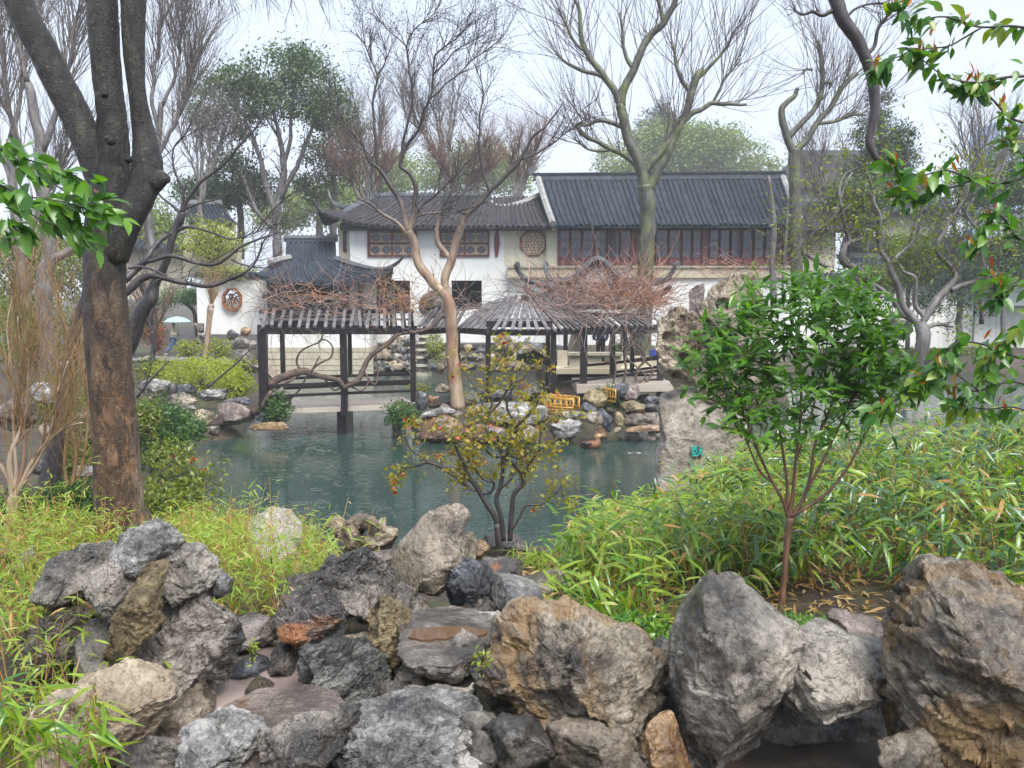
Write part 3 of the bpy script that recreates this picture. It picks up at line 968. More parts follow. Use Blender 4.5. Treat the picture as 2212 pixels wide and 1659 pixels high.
hc = thing('grey_roofed_house', 'grey roofed house at the far right edge behind the photinia leaves', 'building', P(2230, 640, 45))
part('wall', Bag().plate(2160, 590, 2330, 660, 45.4, 46.2), M['plaster'], hc)
roof_slope(hc, P(2135, 597, 44.2), P(2340, 597, 44.2), P(2150, 520, 47.5), P(2340, 520, 47.5), 18, M['tile'], sag=.05)
ridge_bar(hc, [P(2146, 516, 47.5), P(2340, 516, 47.5)], .3, .3, M['ridge'])
# grey hall roof behind, and the pale blue tower
hd = thing('rear_hall', 'far grey hall roof rising behind the second pollard tree', 'building', P(1810, 480, 66))
part('wall', Bag().plate(1660, 400, 2000, 480, 66, 72), M['plaster'], hd)
roof_slope(hd, P(1640, 405, 65), P(2020, 405, 65), P(1720, 335, 71), P(1930, 335, 71), 24, M['tile_brown'], sag=.2)
ridge_bar(hd, [P(1712, 331, 71), P(1938, 331, 71)], .4, .4, M['ridge'])
tw = thing('tower_block', 'pale blue tower block far away in the rain behind the right-hand leaves', 'tower', P(2185, 500, 230))
tm = simple('pale_cladding', (0.38, 0.48, 0.68), .6, (0.30, .40, .60), .1)
part('wall', Bag().plate(2142, 262, 2250, 620, 230, 245), tm, tw)
for j in range(9):
    part('window_band', Bag().plate(2146, 270 + j * 26, 2246, 282 + j * 26, 229.8, 230.1), M['glass'], tw)

# ================================================================== wisteria pergola and its bridge
perg = thing('wisteria_pergola', 'dark timber pergola with slatted rafters zigzagging across the pond under bare wisteria', 'pergola', P(745, 878, 24.6))
def post(X, Yt, Yb, d, w, par=perg):
    a, b_ = P(X, Yb, d), P(X, Yt, d)
    hw = w * d / 1944 / 2
    return part('post', Bag().box(a[0] - hw, d - hw, a[2], a[0] + hw, d + hw, b_[2]), M['darkwood'], par)
for (X, Yt, Yb, d, w) in ((571, 706, 884, 23.8, 17), (745, 708, 896, 24.6, 14), (893, 710, 868, 25.2, 11), (990, 708, 860, 27.5, 10), (1055, 712, 880, 24.9, 11), (1195, 712, 870, 25.0, 12),
                          (1260, 712, 845, 25.6, 15), (1322, 710, 838, 27.0, 11), (1425, 708, 858, 26.0, 13), (1438, 706, 835, 29.0, 9), (1183, 712, 860, 28.0, 9), (1365, 708, 810, 29.5, 9),
                          (612, 706, 815, 26.0, 9), (757, 708, 815, 26.9, 8)):
    post(X, Yt, Yb, d, w)
for (p, q) in (((556, 715, 23.7), (745, 715, 24.5)), ((745, 715, 24.5), (897, 716, 25.1)), ((556, 708, 25.8), (900, 710, 27.2)), ((897, 716, 25.1), (985, 713, 27.2)),
               ((1046, 718, 24.8), (1196, 718, 24.9)), ((1050, 700, 24.8), (1192, 700, 24.9)), ((985, 713, 27.4), (1050, 717, 24.9)), ((1196, 717, 24.9), (1330, 712, 27.0)), ((1262, 717, 25.5), (1432, 712, 25.9)),
               ((1432, 712, 25.9), (1445, 708, 29)), ((1330, 711, 27), (1440, 706, 29.2))):
    part('beam', Bag().bar(P(*p), P(*q), .14, .17), M['darkwood'], perg)
for (p, q) in (((560, 673, 24.8), (893, 672, 26.1)), ((925, 668, 26.4), (1012, 660, 28.0)), ((1130, 642, 26.0), (1140, 648, 29.5)), ((1255, 678, 26.8), (1385, 682, 28.6))):
    part('ridge_pole', Bag().bar(P(*p), P(*q), .12, .12), M['darkwood'], perg)
def rafters(e0, e1, r0, r1, n, w=.085, h=.06, jit=.02):
    for k in range(n):
        t = (k + .5) / n
        a = np.array(P(*e0)) * (1 - t) + np.array(P(*e1)) * t
        b_ = np.array(P(*r0)) * (1 - t) + np.array(P(*r1)) * t
        part('rafter', Bag().bar(a + R.normal(size=3) * jit, b_ + R.normal(size=3) * jit, w, h), M['greywood'], perg)
rafters((556, 706, 23.5), (895, 708, 24.9), (566, 671, 24.8), (895, 670, 26.1), 18)
rafters((560, 702, 26.2), (900, 704, 27.6), (566, 671, 24.8), (895, 670, 26.1), 18)
rafters((898, 706, 24.9), (986, 712, 27.0), (930, 668, 26.3), (1012, 660, 28.0), 8)
rafters((985, 710, 27.4), (1054, 714, 24.6), (1050, 655, 28.6), (1118, 640, 26.2), 10)
rafters((1058, 714, 24.4), (1190, 714, 24.5), (1104, 652, 25.6), (1156, 652, 25.6), 7, .1)
rafters((1193, 714, 24.6), (1335, 708, 27.2), (1140, 641, 26.1), (1225, 662, 29.0), 12)
rafters((1290, 710, 25.6), (1420, 704, 26.2), (1255, 678, 26.8), (1385, 682, 28.6), 10)
for (a0, a1) in (((560, 690, 24.2), (893, 690, 25.5)), ((1065, 690, 24.9), (1186, 690, 24.9))):
    part('purlin', Bag().bar(P(*a0), P(*a1), .07, .06), M['greywood'], perg)
def rail(p, q, r=.038):
    part('rail', Bag().bar(P(*p), P(*q), r * 2, r * 2), M['darkwood'], perg)
for d0, xa in ((0, 571), (2.0, 612)):
    for z in (1.46, 1.18):
        y0 = lambda d: 626.5 + (4 - z) * 1944 / d
        rail((xa, y0(23.8 + d0), 23.8 + d0), (745, y0(24.6 + d0), 24.6 + d0))
        rail((745, y0(24.6 + d0), 24.6 + d0), (895, y0(25.2 + d0), 25.2 + d0))
for (p, q) in (((1215, 827, 25.4), (1425, 800, 26.0)), ((1260, 790, 29), (1425, 775, 29)), ((1322, 785, 27), (1430, 768, 26.4)), ((1322, 805, 27), (1430, 792, 26.2)), ((1340, 828, 26), (1426, 820, 26)), ((1425, 780, 26), (1500, 772, 26.5)), ((1425, 800, 26), (1500, 795, 26.5))):
    rail(p, q)
# bridge slabs and piers
bridge = thing('stone_bridge', 'low stone slab bridge on piers under the left half of the pergola', 'bridge', P(760, 905, 25))
rr = np.random.default_rng(4)
for k in range(3):
    a = P(560, 878, 23.9); b_ = P(900, 874, 25.2)
    nx_ = nrm(np.array([-(b_ - a)[1], (b_ - a)[0], 0])) * 0.66
    off = nx_ * (k + .5)
    for (s0, s1) in ((0.0, .26), (.262, .56), (.562, 1.0)):
        p, q = a + (b_ - a) * s0 + off, a + (b_ - a) * s1 + off
        p[2] = q[2] = .74
        part('slab', Bag().bar(p + (0, 0, -.01 * k), q + (0, 0, -.01 * k), .645, .13), M['plank'], bridge)
for (X, d) in ((745, 25.3), (862, 25.9)):
    c = P(X, 895, d)
    part('pier', Bag().box(c[0] - .13, d - .5, -.8, c[0] + .13, d + .6, .655), M['darkwood'], bridge)
slab = solo('stone_landing', Bag().bar(P(1240, 832, 26.2), P(1440, 828, 26.2), 2.2, .22), M['plank'], 'tan stone landing slab under the right end of the pergola', 'landing')

# ------------------------------------------------------------------ curled-roof pavilion behind the pergola
DH = 33.0
hp = thing('garden_pavilion', 'open pavilion whose curled ridges poke out of the bare wisteria', 'pavilion', P(1290, 790, DH))
arch = []
for k in range(13):
    t = k / 12
    x = 1204 + t * (1352 - 1204)
    y = 612 - 46 * math.exp(-((t - .58) / .27) ** 2) - 4 * math.sin(t * math.pi)
    arch.append((x, y))
A0 = PP(arch, DH + .5); A1 = A0 + np.array([0.3, 4.2, 0])
V = np.concatenate([A0, A1, A0 - (0, 0, .16), A1 - (0, 0, .16)]); n_ = 13
Q = []
for k in range(12):
    Q += [(k, k + 1, n_ + k + 1, n_ + k), (3 * n_ + k, 3 * n_ + k + 1, 2 * n_ + k + 1, 2 * n_ + k), (2 * n_ + k, 2 * n_ + k + 1, k + 1, k)]
rf = part('rolled_roof', Bag().add(V, Q), M['tile'], hp)
for k, (dz, dd) in enumerate(((.10, .3), (.02, .12), (-.10, .0))):
    part('roof_band', Bag().tube(cr(A0 + np.array([0, -dd, dz - .05]), 2), .10, 6), M['ridge'], hp)
pl = [(a[0], a[1] + 3) for a in arch] + [(1352, 640), (1204, 640)]
part('gable', Bag().prism(PP([(1204, 618), (1232, 596), (1262, 580), (1290, 574), (1318, 584), (1340, 602), (1352, 618), (1340, 634), (1216, 634)], DH + .62), (0, .15, 0)), M['plaster'], hp)
roof_slope(hp, P(1128, 660, DH - 1.6), P(1450, 660, DH - 1.6), P(1200, 614, DH + .5), P(1352, 614, DH + .5), 20, M['tile'], liftA=.7, liftB=.7, sag=.2)
for pts in ([(1204, 612, 0, .5), (1188, 618, 0, -.3), (1165, 614, 0, -1), (1140, 606, 0, -1.5), (1124, 592, 0, -1.8), (1113, 570, 0, -2)],
            [(1222, 606, 0, 3.6), (1206, 612, 0, 4.2), (1192, 606, 0, 4.6), (1182, 594, 0, 4.9), (1177, 570, 0, 5.2)],
            [(1352, 612, 0, .5), (1380, 616, 0, -.3), (1410, 612, 0, -1), (1436, 606, 0, -1.5), (1450, 592, 0, -1.8), (1459, 570, 0, -2)],
            [(1336, 606, 0, 3.6), (1348, 610, 0, 4.2), (1352, 602, 0, 4.6), (1354, 590, 0, 4.9), (1357, 574, 0, 5.2)]):
    part('hip_ridge', Bag().tube(cr(PP(pts, DH), 5), np.linspace(.15, .07, (len(pts) - 1) * 5 + 1), 6), M['ridge'], hp)
    tip = P(pts[-1][0], pts[-1][1], DH + pts[-1][3])
    part('ridge_tip', Bag().tube(cr([tip - (0, 0, .06), tip + (.05, 0, .05), tip + (.13, 0, .0), tip + (.1, 0, -.1)], 3), .05, 5), M['ridge'], hp)
for (x, d) in ((1222, DH - .8), (1350, DH - .8), (1240, DH + 3), (1345, DH + 3)):
    part('post', Bag().plate(x - 5, 650, x + 5, 770, d, d + .16), M['darkwood'], hp)
bl = thing('stone_balustrade', 'pale stone balustrade with two dark rectangular openings behind the pergola posts', 'balustrade', P(1290, 798, 31))
part('panel', Bag().plate(1230, 768, 1253, 796, 30.6, 30.8).plate(1253, 768, 1270, 773, 30.6, 30.8).plate(1253, 787, 1270, 796, 30.6, 30.8).plate(1270, 768, 1300, 796, 30.6, 30.8).plate(1300, 768, 1324, 771, 30.6, 30.8).plate(1300, 785, 1324, 796, 30.6, 30.8).plate(1324, 768, 1342, 796, 30.6, 30.8), M['stone'], bl)
part('cap', Bag().plate(1226, 762, 1346, 768, 30.5, 30.95), M['stone'], bl)
part('panel', Bag().plate(1204, 758, 1226, 790, 31.5, 31.7), M['stone'], bl)
part('plinth', Bag().plate(1196, 796, 1420, 808, 30.45, 31.6), M['beige'], bl)
part('bench', Bag().plate(1342, 770, 1425, 790, 31.5, 31.8), M['stone'], bl)
# trunk foot of an old tree inside

# ================================================================== rocks
import bmesh
_ico = {}
def ico(sub):
    if sub not in _ico:
        bm = bmesh.new()
        bmesh.ops.create_icosphere(bm, subdivisions=sub, radius=1)
        V = np.array([v.co[:] for v in bm.verts])
        F = np.array([[v.index for v in f.verts] for f in bm.faces])
        bm.free()
        _ico[sub] = (nrm(V), F)
    return _ico[sub]

def worley(p):
    """distance to the nearest scattered point, about 0..1"""
    i = np.floor(p).astype(int)
    f = p - i
    best = np.full(len(p), 9.0)
    for dx in (-1, 0, 1):
        for dy in (-1, 0, 1):
            for dz in (-1, 0, 1):
                c = (i + (dx, dy, dz)) & 255
                h = _perm[_perm[_perm[c[:, 0]] + c[:, 1]] + c[:, 2]]
                q = _jit[h] + (dx, dy, dz) - f
                best = np.minimum(best, (q * q).sum(1))
    return np.sqrt(best)
_jit = np.random.default_rng(9).uniform(.08, .92, (512, 3))

def vnormals(V, F):
    fn = np.cross(V[F[:, 1]] - V[F[:, 0]], V[F[:, 2]] - V[F[:, 0]])
    n = np.zeros_like(V)
    for k in range(3):
        for a in range(3):
            n[:, a] += np.bincount(F[:, k], fn[:, a], len(V))
    return nrm(n)

def d_ground(X, Y):
    """depth at which the ground shows at X, Y"""
    lo, hi = 1.5, 40.0
    for d in np.arange(1.6, 60, .05):
        p = P(X, Y, d)
        if p[2] < ground_h(p[0], p[1]) + .05:
            return d
    return 20.0

def rock_geo(poly, d, thick, sub=5, seed=0, rough=.10, facets=10, e=.75, pits=(), strata=None, lean=0.0, fr=1.0, ctr=None, flat=0.0):
    rr = np.random.default_rng(1000 + seed)
    rough = rough * (1.9 if sub >= 6 else 1.35)
    W = PP(poly, d)
    xz = W[:, [0, 2]]
    c = xz.mean(0) if ctr is None else P(ctr[0], ctr[1], d)[[0, 2]]
    th = np.linspace(-math.pi, math.pi, 361)
    rad = np.zeros(361)
    a_, b_ = xz - c, np.roll(xz, -1, 0) - c
    for i, t in enumerate(th):
        u = np.array([math.cos(t), math.sin(t)])
        n = np.array([-u[1], u[0]])
        s0, s1 = a_ @ n, b_ @ n
        best = 0
        for k in range(len(a_)):
            if (s0[k] <= 0) != (s1[k] <= 0):
                f = s0[k] / (s0[k] - s1[k])
                r = (a_[k] + (b_[k] - a_[k]) * f) @ u
                best = max(best, r)
        rad[i] = best
    rad = np.maximum(rad, rad.max() * .15)
    kern = np.array([1, 2, 3, 2, 1]) / 9
    rad = np.convolve(np.concatenate([rad[-3:-1], rad, rad[1:3]]), kern, 'valid')
    Dn, F = ico(sub)
    ang = np.arctan2(Dn[:, 2], Dn[:, 0])
    rho = np.hypot(Dn[:, 0], Dn[:, 2])
    r = np.interp(ang, th, rad) * rho ** e
    V = np.stack([r * np.cos(ang), thick * np.sign(Dn[:, 1]) * np.abs(Dn[:, 1]) ** e, r * np.sin(ang)], 1)
    size = math.sqrt(max(1e-6, rad.mean() * thick)) if thick < rad.mean() else rad.mean()
    S = np.array([rad.mean(), thick, rad.mean()])
    q = V / S
    for k in range(facets * 2):
        n = nrm(rr.normal(size=3) * (1, 1.0, 1) + (0, -.5, .1))
        if abs(n[1]) < .25:
            n = nrm(n + (0, -.5, 0))
        s = q @ n
        off = s.max() * rr.uniform(.58, .92)
        q = q - n * (np.maximum(0, s - off) * .93)[:, None]
    V = q * S
    if lean:
        V[:, 1] += lean * (V[:, 2] - V[:, 2].min())
    nn = vnormals(V, F)
    o = rr.uniform(-50, 50, 3)
    if strata is not None:
        st = nrm(strata)
        along = V @ st
        Vq = V + st * (along * 2.2)[:, None]
    else:
        Vq = V
    f0 = fr / max(size, .05)
    warp = np.stack([fbm(Vq * f0 * 1.3 + o + 13 * k, 3) for k in range(3)], 1) * .55 / f0
    Q1 = Vq + warp
    # scooped hollows that meet in sharp crests, at two sizes, over broad swells
    h = 1.3 * (worley(Q1 * f0 * .95 + o) ** 1.6 - .45)
    h = h + .55 * (worley(Q1 * f0 * 2.9 - o) ** 1.5 - .45)
    h = h + .9 * fbm(Vq * f0 * .7 + o + 30, 3)
    h = h - 1.6 * np.maximum(0, ridged(Q1 * f0 * .9 + o - 7, 2) - .62)          # clefts
    st2 = nrm(rr.normal(size=3) * (.35, .35, .2) + (0, 0, 1)) if strata is None else nrm(strata)
    tt = (V @ st2) * f0 * 2.3 + 1.1 * fbm(Q1 * f0 * 1.1 + o + 70, 3)
    saw = tt - np.floor(tt)
    h = h + .55 * (saw ** 1.7 - .37) * (.4 + .6 * sstep(-.15, .25, fbm(V * f0 * .9 + o + 90, 2)))      # broken ledges
    V = V + nn * (h * rough * size)[:, None]
    nn = vnormals(V, F)
    det = .5 * (worley(Q1 * f0 * 7.5 + o) ** 1.4 - .45) + .45 * ridged(Q1 * f0 * 6 + o, 3, .6)
    V = V + nn * (det * rough * .45 * size)[:, None]
    base = np.array([c[0], d, c[1]])
    for ax, j in ((0, 0), (2, 1)):                       # keep the outline's own width and height
        lo, hi = (xz[:, j] - c[j]).min(), (xz[:, j] - c[j]).max()
        v0, v1 = V[:, ax].min(), V[:, ax].max()
        V[:, ax] = lo + (V[:, ax] - v0) * (hi - lo) / (v1 - v0)
    if flat:
        zc = V[:, 2].max() - flat * (V[:, 2].max() - V[:, 2].min())
        V[:, 2] = np.where(V[:, 2] > zc, zc + (V[:, 2] - zc) * .10, V[:, 2])
        FLATZ[0] = zc + c[1]
    V = V + base
    for (X, Y, rp, dep) in pits:
        pc = P(X, Y, d)
        rr_ = rp * d / 1944
        dd = np.hypot(V[:, 0] - pc[0], V[:, 2] - pc[2])
        wgt = 1 - sstep(rr_ * .55, rr_ * 1.15, dd)
        front = V[:, 1] < d
        V[:, 1] += np.where(front, wgt * dep, 0)
    return V, F

ROCKN = [0]
FLATZ = [0.0]
def rock(label, poly, d=None, thick=None, mat='grey', sub=5, zone=None, name='rock', cat='rock', base=None, group=None, **kw):
    if zone == 'A': poly = [(p[0] * .3377, 1098.8 + p[1] * .3377) for p in poly]
    if zone == 'B': poly = [(628.4 + p[0] * .3377, 1098.8 + p[1] * .3377) for p in poly]
    if zone == 'C': poly = [(829.5 + p[0] / 4, 718 + p[1] / 4) for p in poly]
    if zone == 'E': poly = [(1167 + p[0] * .1623, 736 + p[1] * .1623) for p in poly]
    if zone == 'L': poly = [(276.5 + p[0] / 4, 700 + p[1] / 4) for p in poly]
    xs, ys = [p[0] for p in poly], [p[1] for p in poly]
    if d is None:
        d = d_ground(sum(xs) / len(xs), base or max(ys))
    if thick is None:
        thick = .42 * min(max(xs) - min(xs), max(ys) - min(ys)) * d / 1944
    if zone in ('A', 'B') or (zone is None and sub >= 6):
        cx, cy = sum(xs) / len(xs), sum(ys) / len(ys)
        poly = [(cx + (p[0] - cx) * 1.05, cy + (p[1] - cy) * (1.04 if p[1] < cy else 1.12)) for p in poly]
    ROCKN[0] += 1
    V, F = rock_geo(poly, d, thick, sub, ROCKN[0], **kw)
    return solo(name, Bag().add(V, None, F), RM[mat], label, cat, group, smooth=sub < 6)

def puddle(label, X, d, z, a, b_, colr):
    m, nt, b = mat_base('rain_puddle')
    b.inputs['Base Color'].default_value = (*colr, 1)
    b.inputs['Roughness'].default_value = .03
    b.inputs['IOR'].default_value = 1.333
    rr = np.random.default_rng(int(X))
    t = np.linspace(0, 2 * math.pi, 24, endpoint=False)
    q = 1 + .22 * np.sin(2 * t + 1) + .14 * np.sin(3 * t + 2) + .08 * rr.normal(size=24)
    x0 = (X - 1106) / 1944 * d
    ring = np.stack([x0 + a * q * np.cos(t), d + b_ * q * np.sin(t), np.full(24, z)], 1)
    return solo('puddle', Bag().prism(ring - (0, 0, .012), (0, 0, .012)), m, label, 'puddle')

RM = {
    'pinkgrey': rock_mat('pale_basin_rock', (.56, .50, .44), (.30, .25, .21), (.09, .07, .056), wet=.34),
    'grey': rock_mat('wet_grey_rock', (.50, .45, .38), (.175, .145, .112), (.034, .028, .022)),
    'brown': rock_mat('wet_brown_rock', (.45, .37, .28), (.185, .142, .095), (.042, .03, .02), wet=.36),
    'tan': rock_mat('tan_rock', (.55, .46, .34), (.33, .26, .18), (.12, .085, .055), wet=.5),
    'moss': rock_mat('ochre_lichen_rock', (.40, .32, .18), (.165, .125, .06), (.04, .03, .014), wet=.42),
    'white': rock_mat('white_veined_rock', (.66, .64, .61), (.29, .275, .26), (.05, .047, .046), scale=1.4, wet=.34, strata=(1, 1, 2.2), rot=(.3, .5, .2)),
    'blue': rock_mat('blue_grey_rock', (.30, .31, .36), (.095, .10, .12), (.022, .022, .028), wet=.26),
    'dark': rock_mat('dark_wet_rock', (.40, .35, .30), (.095, .078, .062), (.016, .013, .011), wet=.24),
    'stripe': rock_mat('striped_dark_rock', (.40, .40, .37), (.075, .07, .06), (.013, .012, .011), strata=(.7, 3.5, 4.5), rot=(0, math.radians(35), 0), wet=.24),
    'rust': rock_mat('rust_stained_rock', (.38, .32, .29), (.125, .10, .095), (.032, .026, .026), (.34, .13, .035), .54, wet=.3),
    'orange': rock_mat('orange_rock', (.62, .40, .20), (.36, .18, .07), (.12, .05, .02), wet=.4),
    'pink': rock_mat('pinkish_rock', (.48, .38, .33), (.26, .185, .155), (.09, .06, .048), (.34, .15, .06), .66, wet=.32),
    'cliff': rock_mat('ochre_brown_boulder', (.50, .43, .33), (.20, .152, .10), (.038, .027, .018), (.27, .16, .055), .53, wet=.33),
    'taihu': rock_mat('pale_scholar_rock', (.62, .54, .42), (.31, .245, .175), (.065, .042, .028), scale=.9, wet=.6),
    'slabgrey': rock_mat('pale_smooth_rock', (.60, .55, .48), (.40, .35, .29), (.17, .135, .105), scale=.9, wet=.5),
}
rb_ = np.random.default_rng(55)
def blob1(X, Y, w, h):
    return [(X + math.cos(a) * w * rb_.uniform(.75, 1.2), Y + math.sin(a) * h * rb_.uniform(.75, 1.2)) for a in np.linspace(0, 2 * math.pi, 10, endpoint=False)]
# ---- the rock cluster at the left, in front of the forked tree
rock('rounded grey-brown boulder at the upper left of the left rock cluster', [(230, 360), (350, 285), (560, 285), (650, 330), (620, 440), (560, 570), (430, 660), (280, 650), (205, 540)], 4.6, .34, 'grey', 6, 'A', facets=9)
rock('broad brown boulder at the lower left of the left rock cluster', [(110, 760), (270, 645), (430, 640), (580, 700), (600, 850), (550, 1000), (330, 1125), (170, 1110), (65, 1020)], 4.4, .38, 'brown', 6, 'A', facets=8)
rock('smooth grey pocked stone wedged low in the middle of the left rock cluster', [(560, 760), (650, 715), (760, 760), (790, 900), (740, 1060), (600, 1160), (500, 1130), (550, 1020), (520, 920)], 4.25, .22, 'grey', 5, 'A', facets=6, rough=.05)
rock('pitted grey rock sloping beside the cluster top, above the small pocked stone', [(545, 600), (600, 450), (690, 310), (860, 280), (930, 370), (860, 480), (830, 600), (700, 745), (630, 710)], 4.3, .3, 'grey', 6, 'A', rough=.11)
rock('jagged pale crest rock crowning the left cluster just under the tree trunk', [(665, 300), (690, 200), (730, 135), (850, 145), (900, 102), (980, 118), (1060, 160), (1120, 260), (1110, 340), (1040, 450), (940, 430), (880, 320), (760, 310)], 4.4, .3, 'white', 6, 'A', rough=.11)
rock('tan leaning slab lying diagonally on the face of the left cluster', [(900, 395), (980, 365), (1045, 420), (1025, 560), (1040, 700), (960, 770), (860, 910), (800, 1040), (700, 965), (760, 850), (820, 700), (870, 520)], 4.02, .14, 'moss', 6, 'A', rough=.10, ctr=(293, 1330), facets=7)
rock('blunt grey rock at the upper right shoulder of the left cluster', [(1060, 350), (1140, 255), (1230, 260), (1330, 360), (1380, 440), (1350, 560), (1240, 660), (1090, 660), (1020, 600), (1040, 440)], 4.35, .3, 'grey', 6, 'A', facets=12)
rock('small pale knob perched on the right edge of the left cluster', [(1365, 430), (1430, 408), (1474, 460), (1465, 570), (1390, 575), (1350, 510)], 4.4, .1, 'white', 4, 'A')
rock('largest dark brown rock of the left cluster, overhanging the path', [(1000, 660), (1240, 620), (1380, 570), (1480, 555), (1545, 640), (1505, 760), (1440, 900), (1400, 1080), (1340, 1230), (1200, 1195), (1080, 1225), (980, 1200), (890, 1080), (800, 1050), (880, 940), (960, 800)], 4.25, .42, 'dark', 6, 'A', rough=.10, facets=12)
rock('long pale tan boulder at the foot of the left cluster, behind the bamboo sprig', [(120, 1245), (400, 1200), (560, 1130), (700, 1045), (850, 1070), (960, 1160), (1035, 1290), (1050, 1420), (1085, 1540), (1010, 1640), (900, 1700), (300, 1720), (150, 1600)], 3.55, .32, 'tan', 6, 'A', rough=.09)
rock('dark shaded stone under the overhang at the foot of the left cluster', [(1000, 1180), (1200, 1150), (1340, 1260), (1352, 1395), (1200, 1420), (1020, 1460)], 4.0, .22, 'brown', 5, 'A')
rock('sloping ochre-grey stone filling the back of the left cluster', [(380, 500), (700, 420), (1100, 520), (1250, 800), (1100, 1180), (700, 1180), (420, 1060), (330, 760)], 4.75, .3, 'dark', 5, 'A')
# ---- ledges and stones in the middle of the foreground
rock('flat wet pinkish ledge with a bright puddle, lowest step of the path', [(1320, 1400), (1400, 1330), (1560, 1285), (1700, 1285), (1900, 1255), (2230, 1330), (2240, 1390), (2050, 1455), (1900, 1530), (1500, 1530), (1340, 1480)], 3.6, .42, 'pink', 6, 'A', rough=.05, facets=4, flat=.4, name='stone_slab', cat='slab', e=.6)
puddle('small bright puddle on the wet pinkish ledge', 612, 3.48, FLATZ[0] + .016, .075, .05, (.05, .05, .05))
rock('crinkled pale grey rock at the bottom edge, left of the dark-faced slab', [(1060, 1580), (1200, 1450), (1330, 1420), (1500, 1495), (1640, 1560), (1640, 1720), (1040, 1720)], 3.2, .3, 'white', 6, 'A', rough=.13)
rock('dark-faced slab with a pale top edge at the bottom centre-left', [(547, 1622), (600, 1595), (680, 1572), (765, 1550), (760, 1580), (712, 1628), (655, 1672), (560, 1690)], 3.15, .16, 'dark', 6, None, facets=6, name='stone_slab', cat='slab')
rock('grey stone with an orange broken face, first beyond the path gap', [(1500, 720), (1560, 690), (1700, 690), (1760, 740), (1745, 860), (1690, 930), (1600, 930), (1460, 890), (1480, 790)], 4.9, .2, 'rust', 5, 'A')
rock('dark ridged rock with white streaks and an orange underside beside the bamboo', [(1730, 700), (1800, 620), (1900, 562), (2020, 566), (2100, 660), (2190, 740), (2200, 840), (2000, 875), (1880, 925), (1845, 840), (1755, 770)], 4.7, .26, 'rust', 6, 'A', rough=.12, strata=(.2, .1, 1))
rock('narrow black stacked stone under the orange-bottomed rock', [(1735, 860), (1880, 860), (1890, 1000), (1865, 1160), (1740, 1165), (1715, 1000)], 4.6, .18, 'dark', 5, 'A', strata=(0, 0, 1))
rock('low layered dark flagstone at the far end of the path gap', [(1430, 1000), (1560, 955), (1690, 975), (1735, 1060), (1705, 1105), (1560, 1115), (1390, 1085)], 4.6, .2, 'blue', 5, 'A', strata=(0, 0, 1))
rock('small square brown stone standing on the wet path', [(1575, 1130), (1680, 1088), (1740, 1110), (1725, 1225), (1600, 1265), (1572, 1200)], 4.25, .11, 'brown', 4, 'A')
rock('striped black and white rock like a folded loaf, centre-left foreground', [(20, 930), (120, 878), (300, 858), (420, 945), (530, 1050), (612, 1170), (602, 1260), (480, 1312), (300, 1312), (120, 1240), (8, 1120)], 4.15, .34, 'stripe', 6, 'B', strata=(.5, 0, -.8), rough=.10)
rock('dark angular rock jutting left above the pitted upright stone', [(118, 420), (250, 318), (400, 298), (520, 338), (620, 360), (650, 480), (560, 590), (480, 640), (450, 725), (380, 740), (280, 655), (190, 590), (135, 520)], 5.0, .34, 'dark', 6, 'B', facets=14)
rock('tall leaning fin-shaped rock whose bent tip stands against the water', [(600, 400), (720, 220), (800, 140), (900, 30), (970, -20), (1110, -10), (1152, 70), (1122, 112), (1072, 132), (1100, 190), (1150, 158), (1185, 220), (1165, 320), (1080, 350), (1020, 440), (960, 490), (830, 480), (785, 615), (640, 580), (580, 490)], 5.4, .22, 'brown', 6, 'B', facets=5, ctr=(920, 1205), rough=.03)
rock('dark blue-grey wet rock right of the fin-shaped rock', [(1030, 380), (1120, 325), (1230, 328), (1262, 420), (1295, 510), (1345, 530), (1325, 645), (1180, 655), (1005, 645), (962, 520), (1015, 450)], 5.2, .3, 'blue', 6, 'B')
rock('flat whitish ledge beside the clump of ribbon grass', [(1285, 480), (1400, 470), (1590, 550), (1620, 625), (1450, 700), (1330, 690), (1310, 540)], 5.0, .34, 'white', 5, 'B', rough=.05, name='stone_slab', cat='slab')
rock('upright pale pitted stone below the dark angular rock', [(475, 650), (560, 585), (680, 605), (760, 645), (730, 760), (725, 900), (640, 1085), (555, 1065), (555, 900), (495, 800)], 4.55, .2, 'moss', 6, 'B', rough=.13)
rock('flat-topped basin rock holding a brown rain pool', [(695, 770), (800, 690), (850, 645), (980, 678), (1100, 648), (1240, 718), (1390, 715), (1310, 800), (1240, 905), (1180, 935), (1100, 945), (960, 915), (850, 875), (745, 840)], 4.45, .46, 'pinkgrey', 6, 'B', rough=.08, facets=4, e=.62, flat=.42)
puddle('brown rain pool lying on the flat-topped basin rock', 960, 4.38, FLATZ[0] + .016, .17, .10, (.10, .055, .025))
rock('shadowed brown rock carrying the basin rock', [(745, 830), (900, 870), (1200, 900), (1210, 1120), (1180, 1180), (1000, 1160), (850, 1020)], 4.45, .26, 'dark', 5, 'B')
rock('low brown stone in the hollow under the basin rock', [(620, 1160), (700, 1110), (860, 1090), (900, 1150), (1200, 1180), (1210, 1260), (900, 1260), (640, 1240)], 4.1, .2, 'brown', 5, 'B')
rock('largest foreground boulder, grey-brown with a ragged pale rim, bottom centre', [(1020, 1490), (1036, 1440), (1062, 1390), (1092, 1345), (1130, 1338), (1180, 1345), (1240, 1352), (1290, 1358), (1365, 1388), (1422, 1388), (1458, 1430), (1452, 1490), (1462, 1540), (1422, 1600), (1370, 1635), (1280, 1625), (1190, 1600), (1110, 1565), (1050, 1525)], 3.75, .46, 'cliff', 6, None, rough=.10, facets=12, fr=1.3)
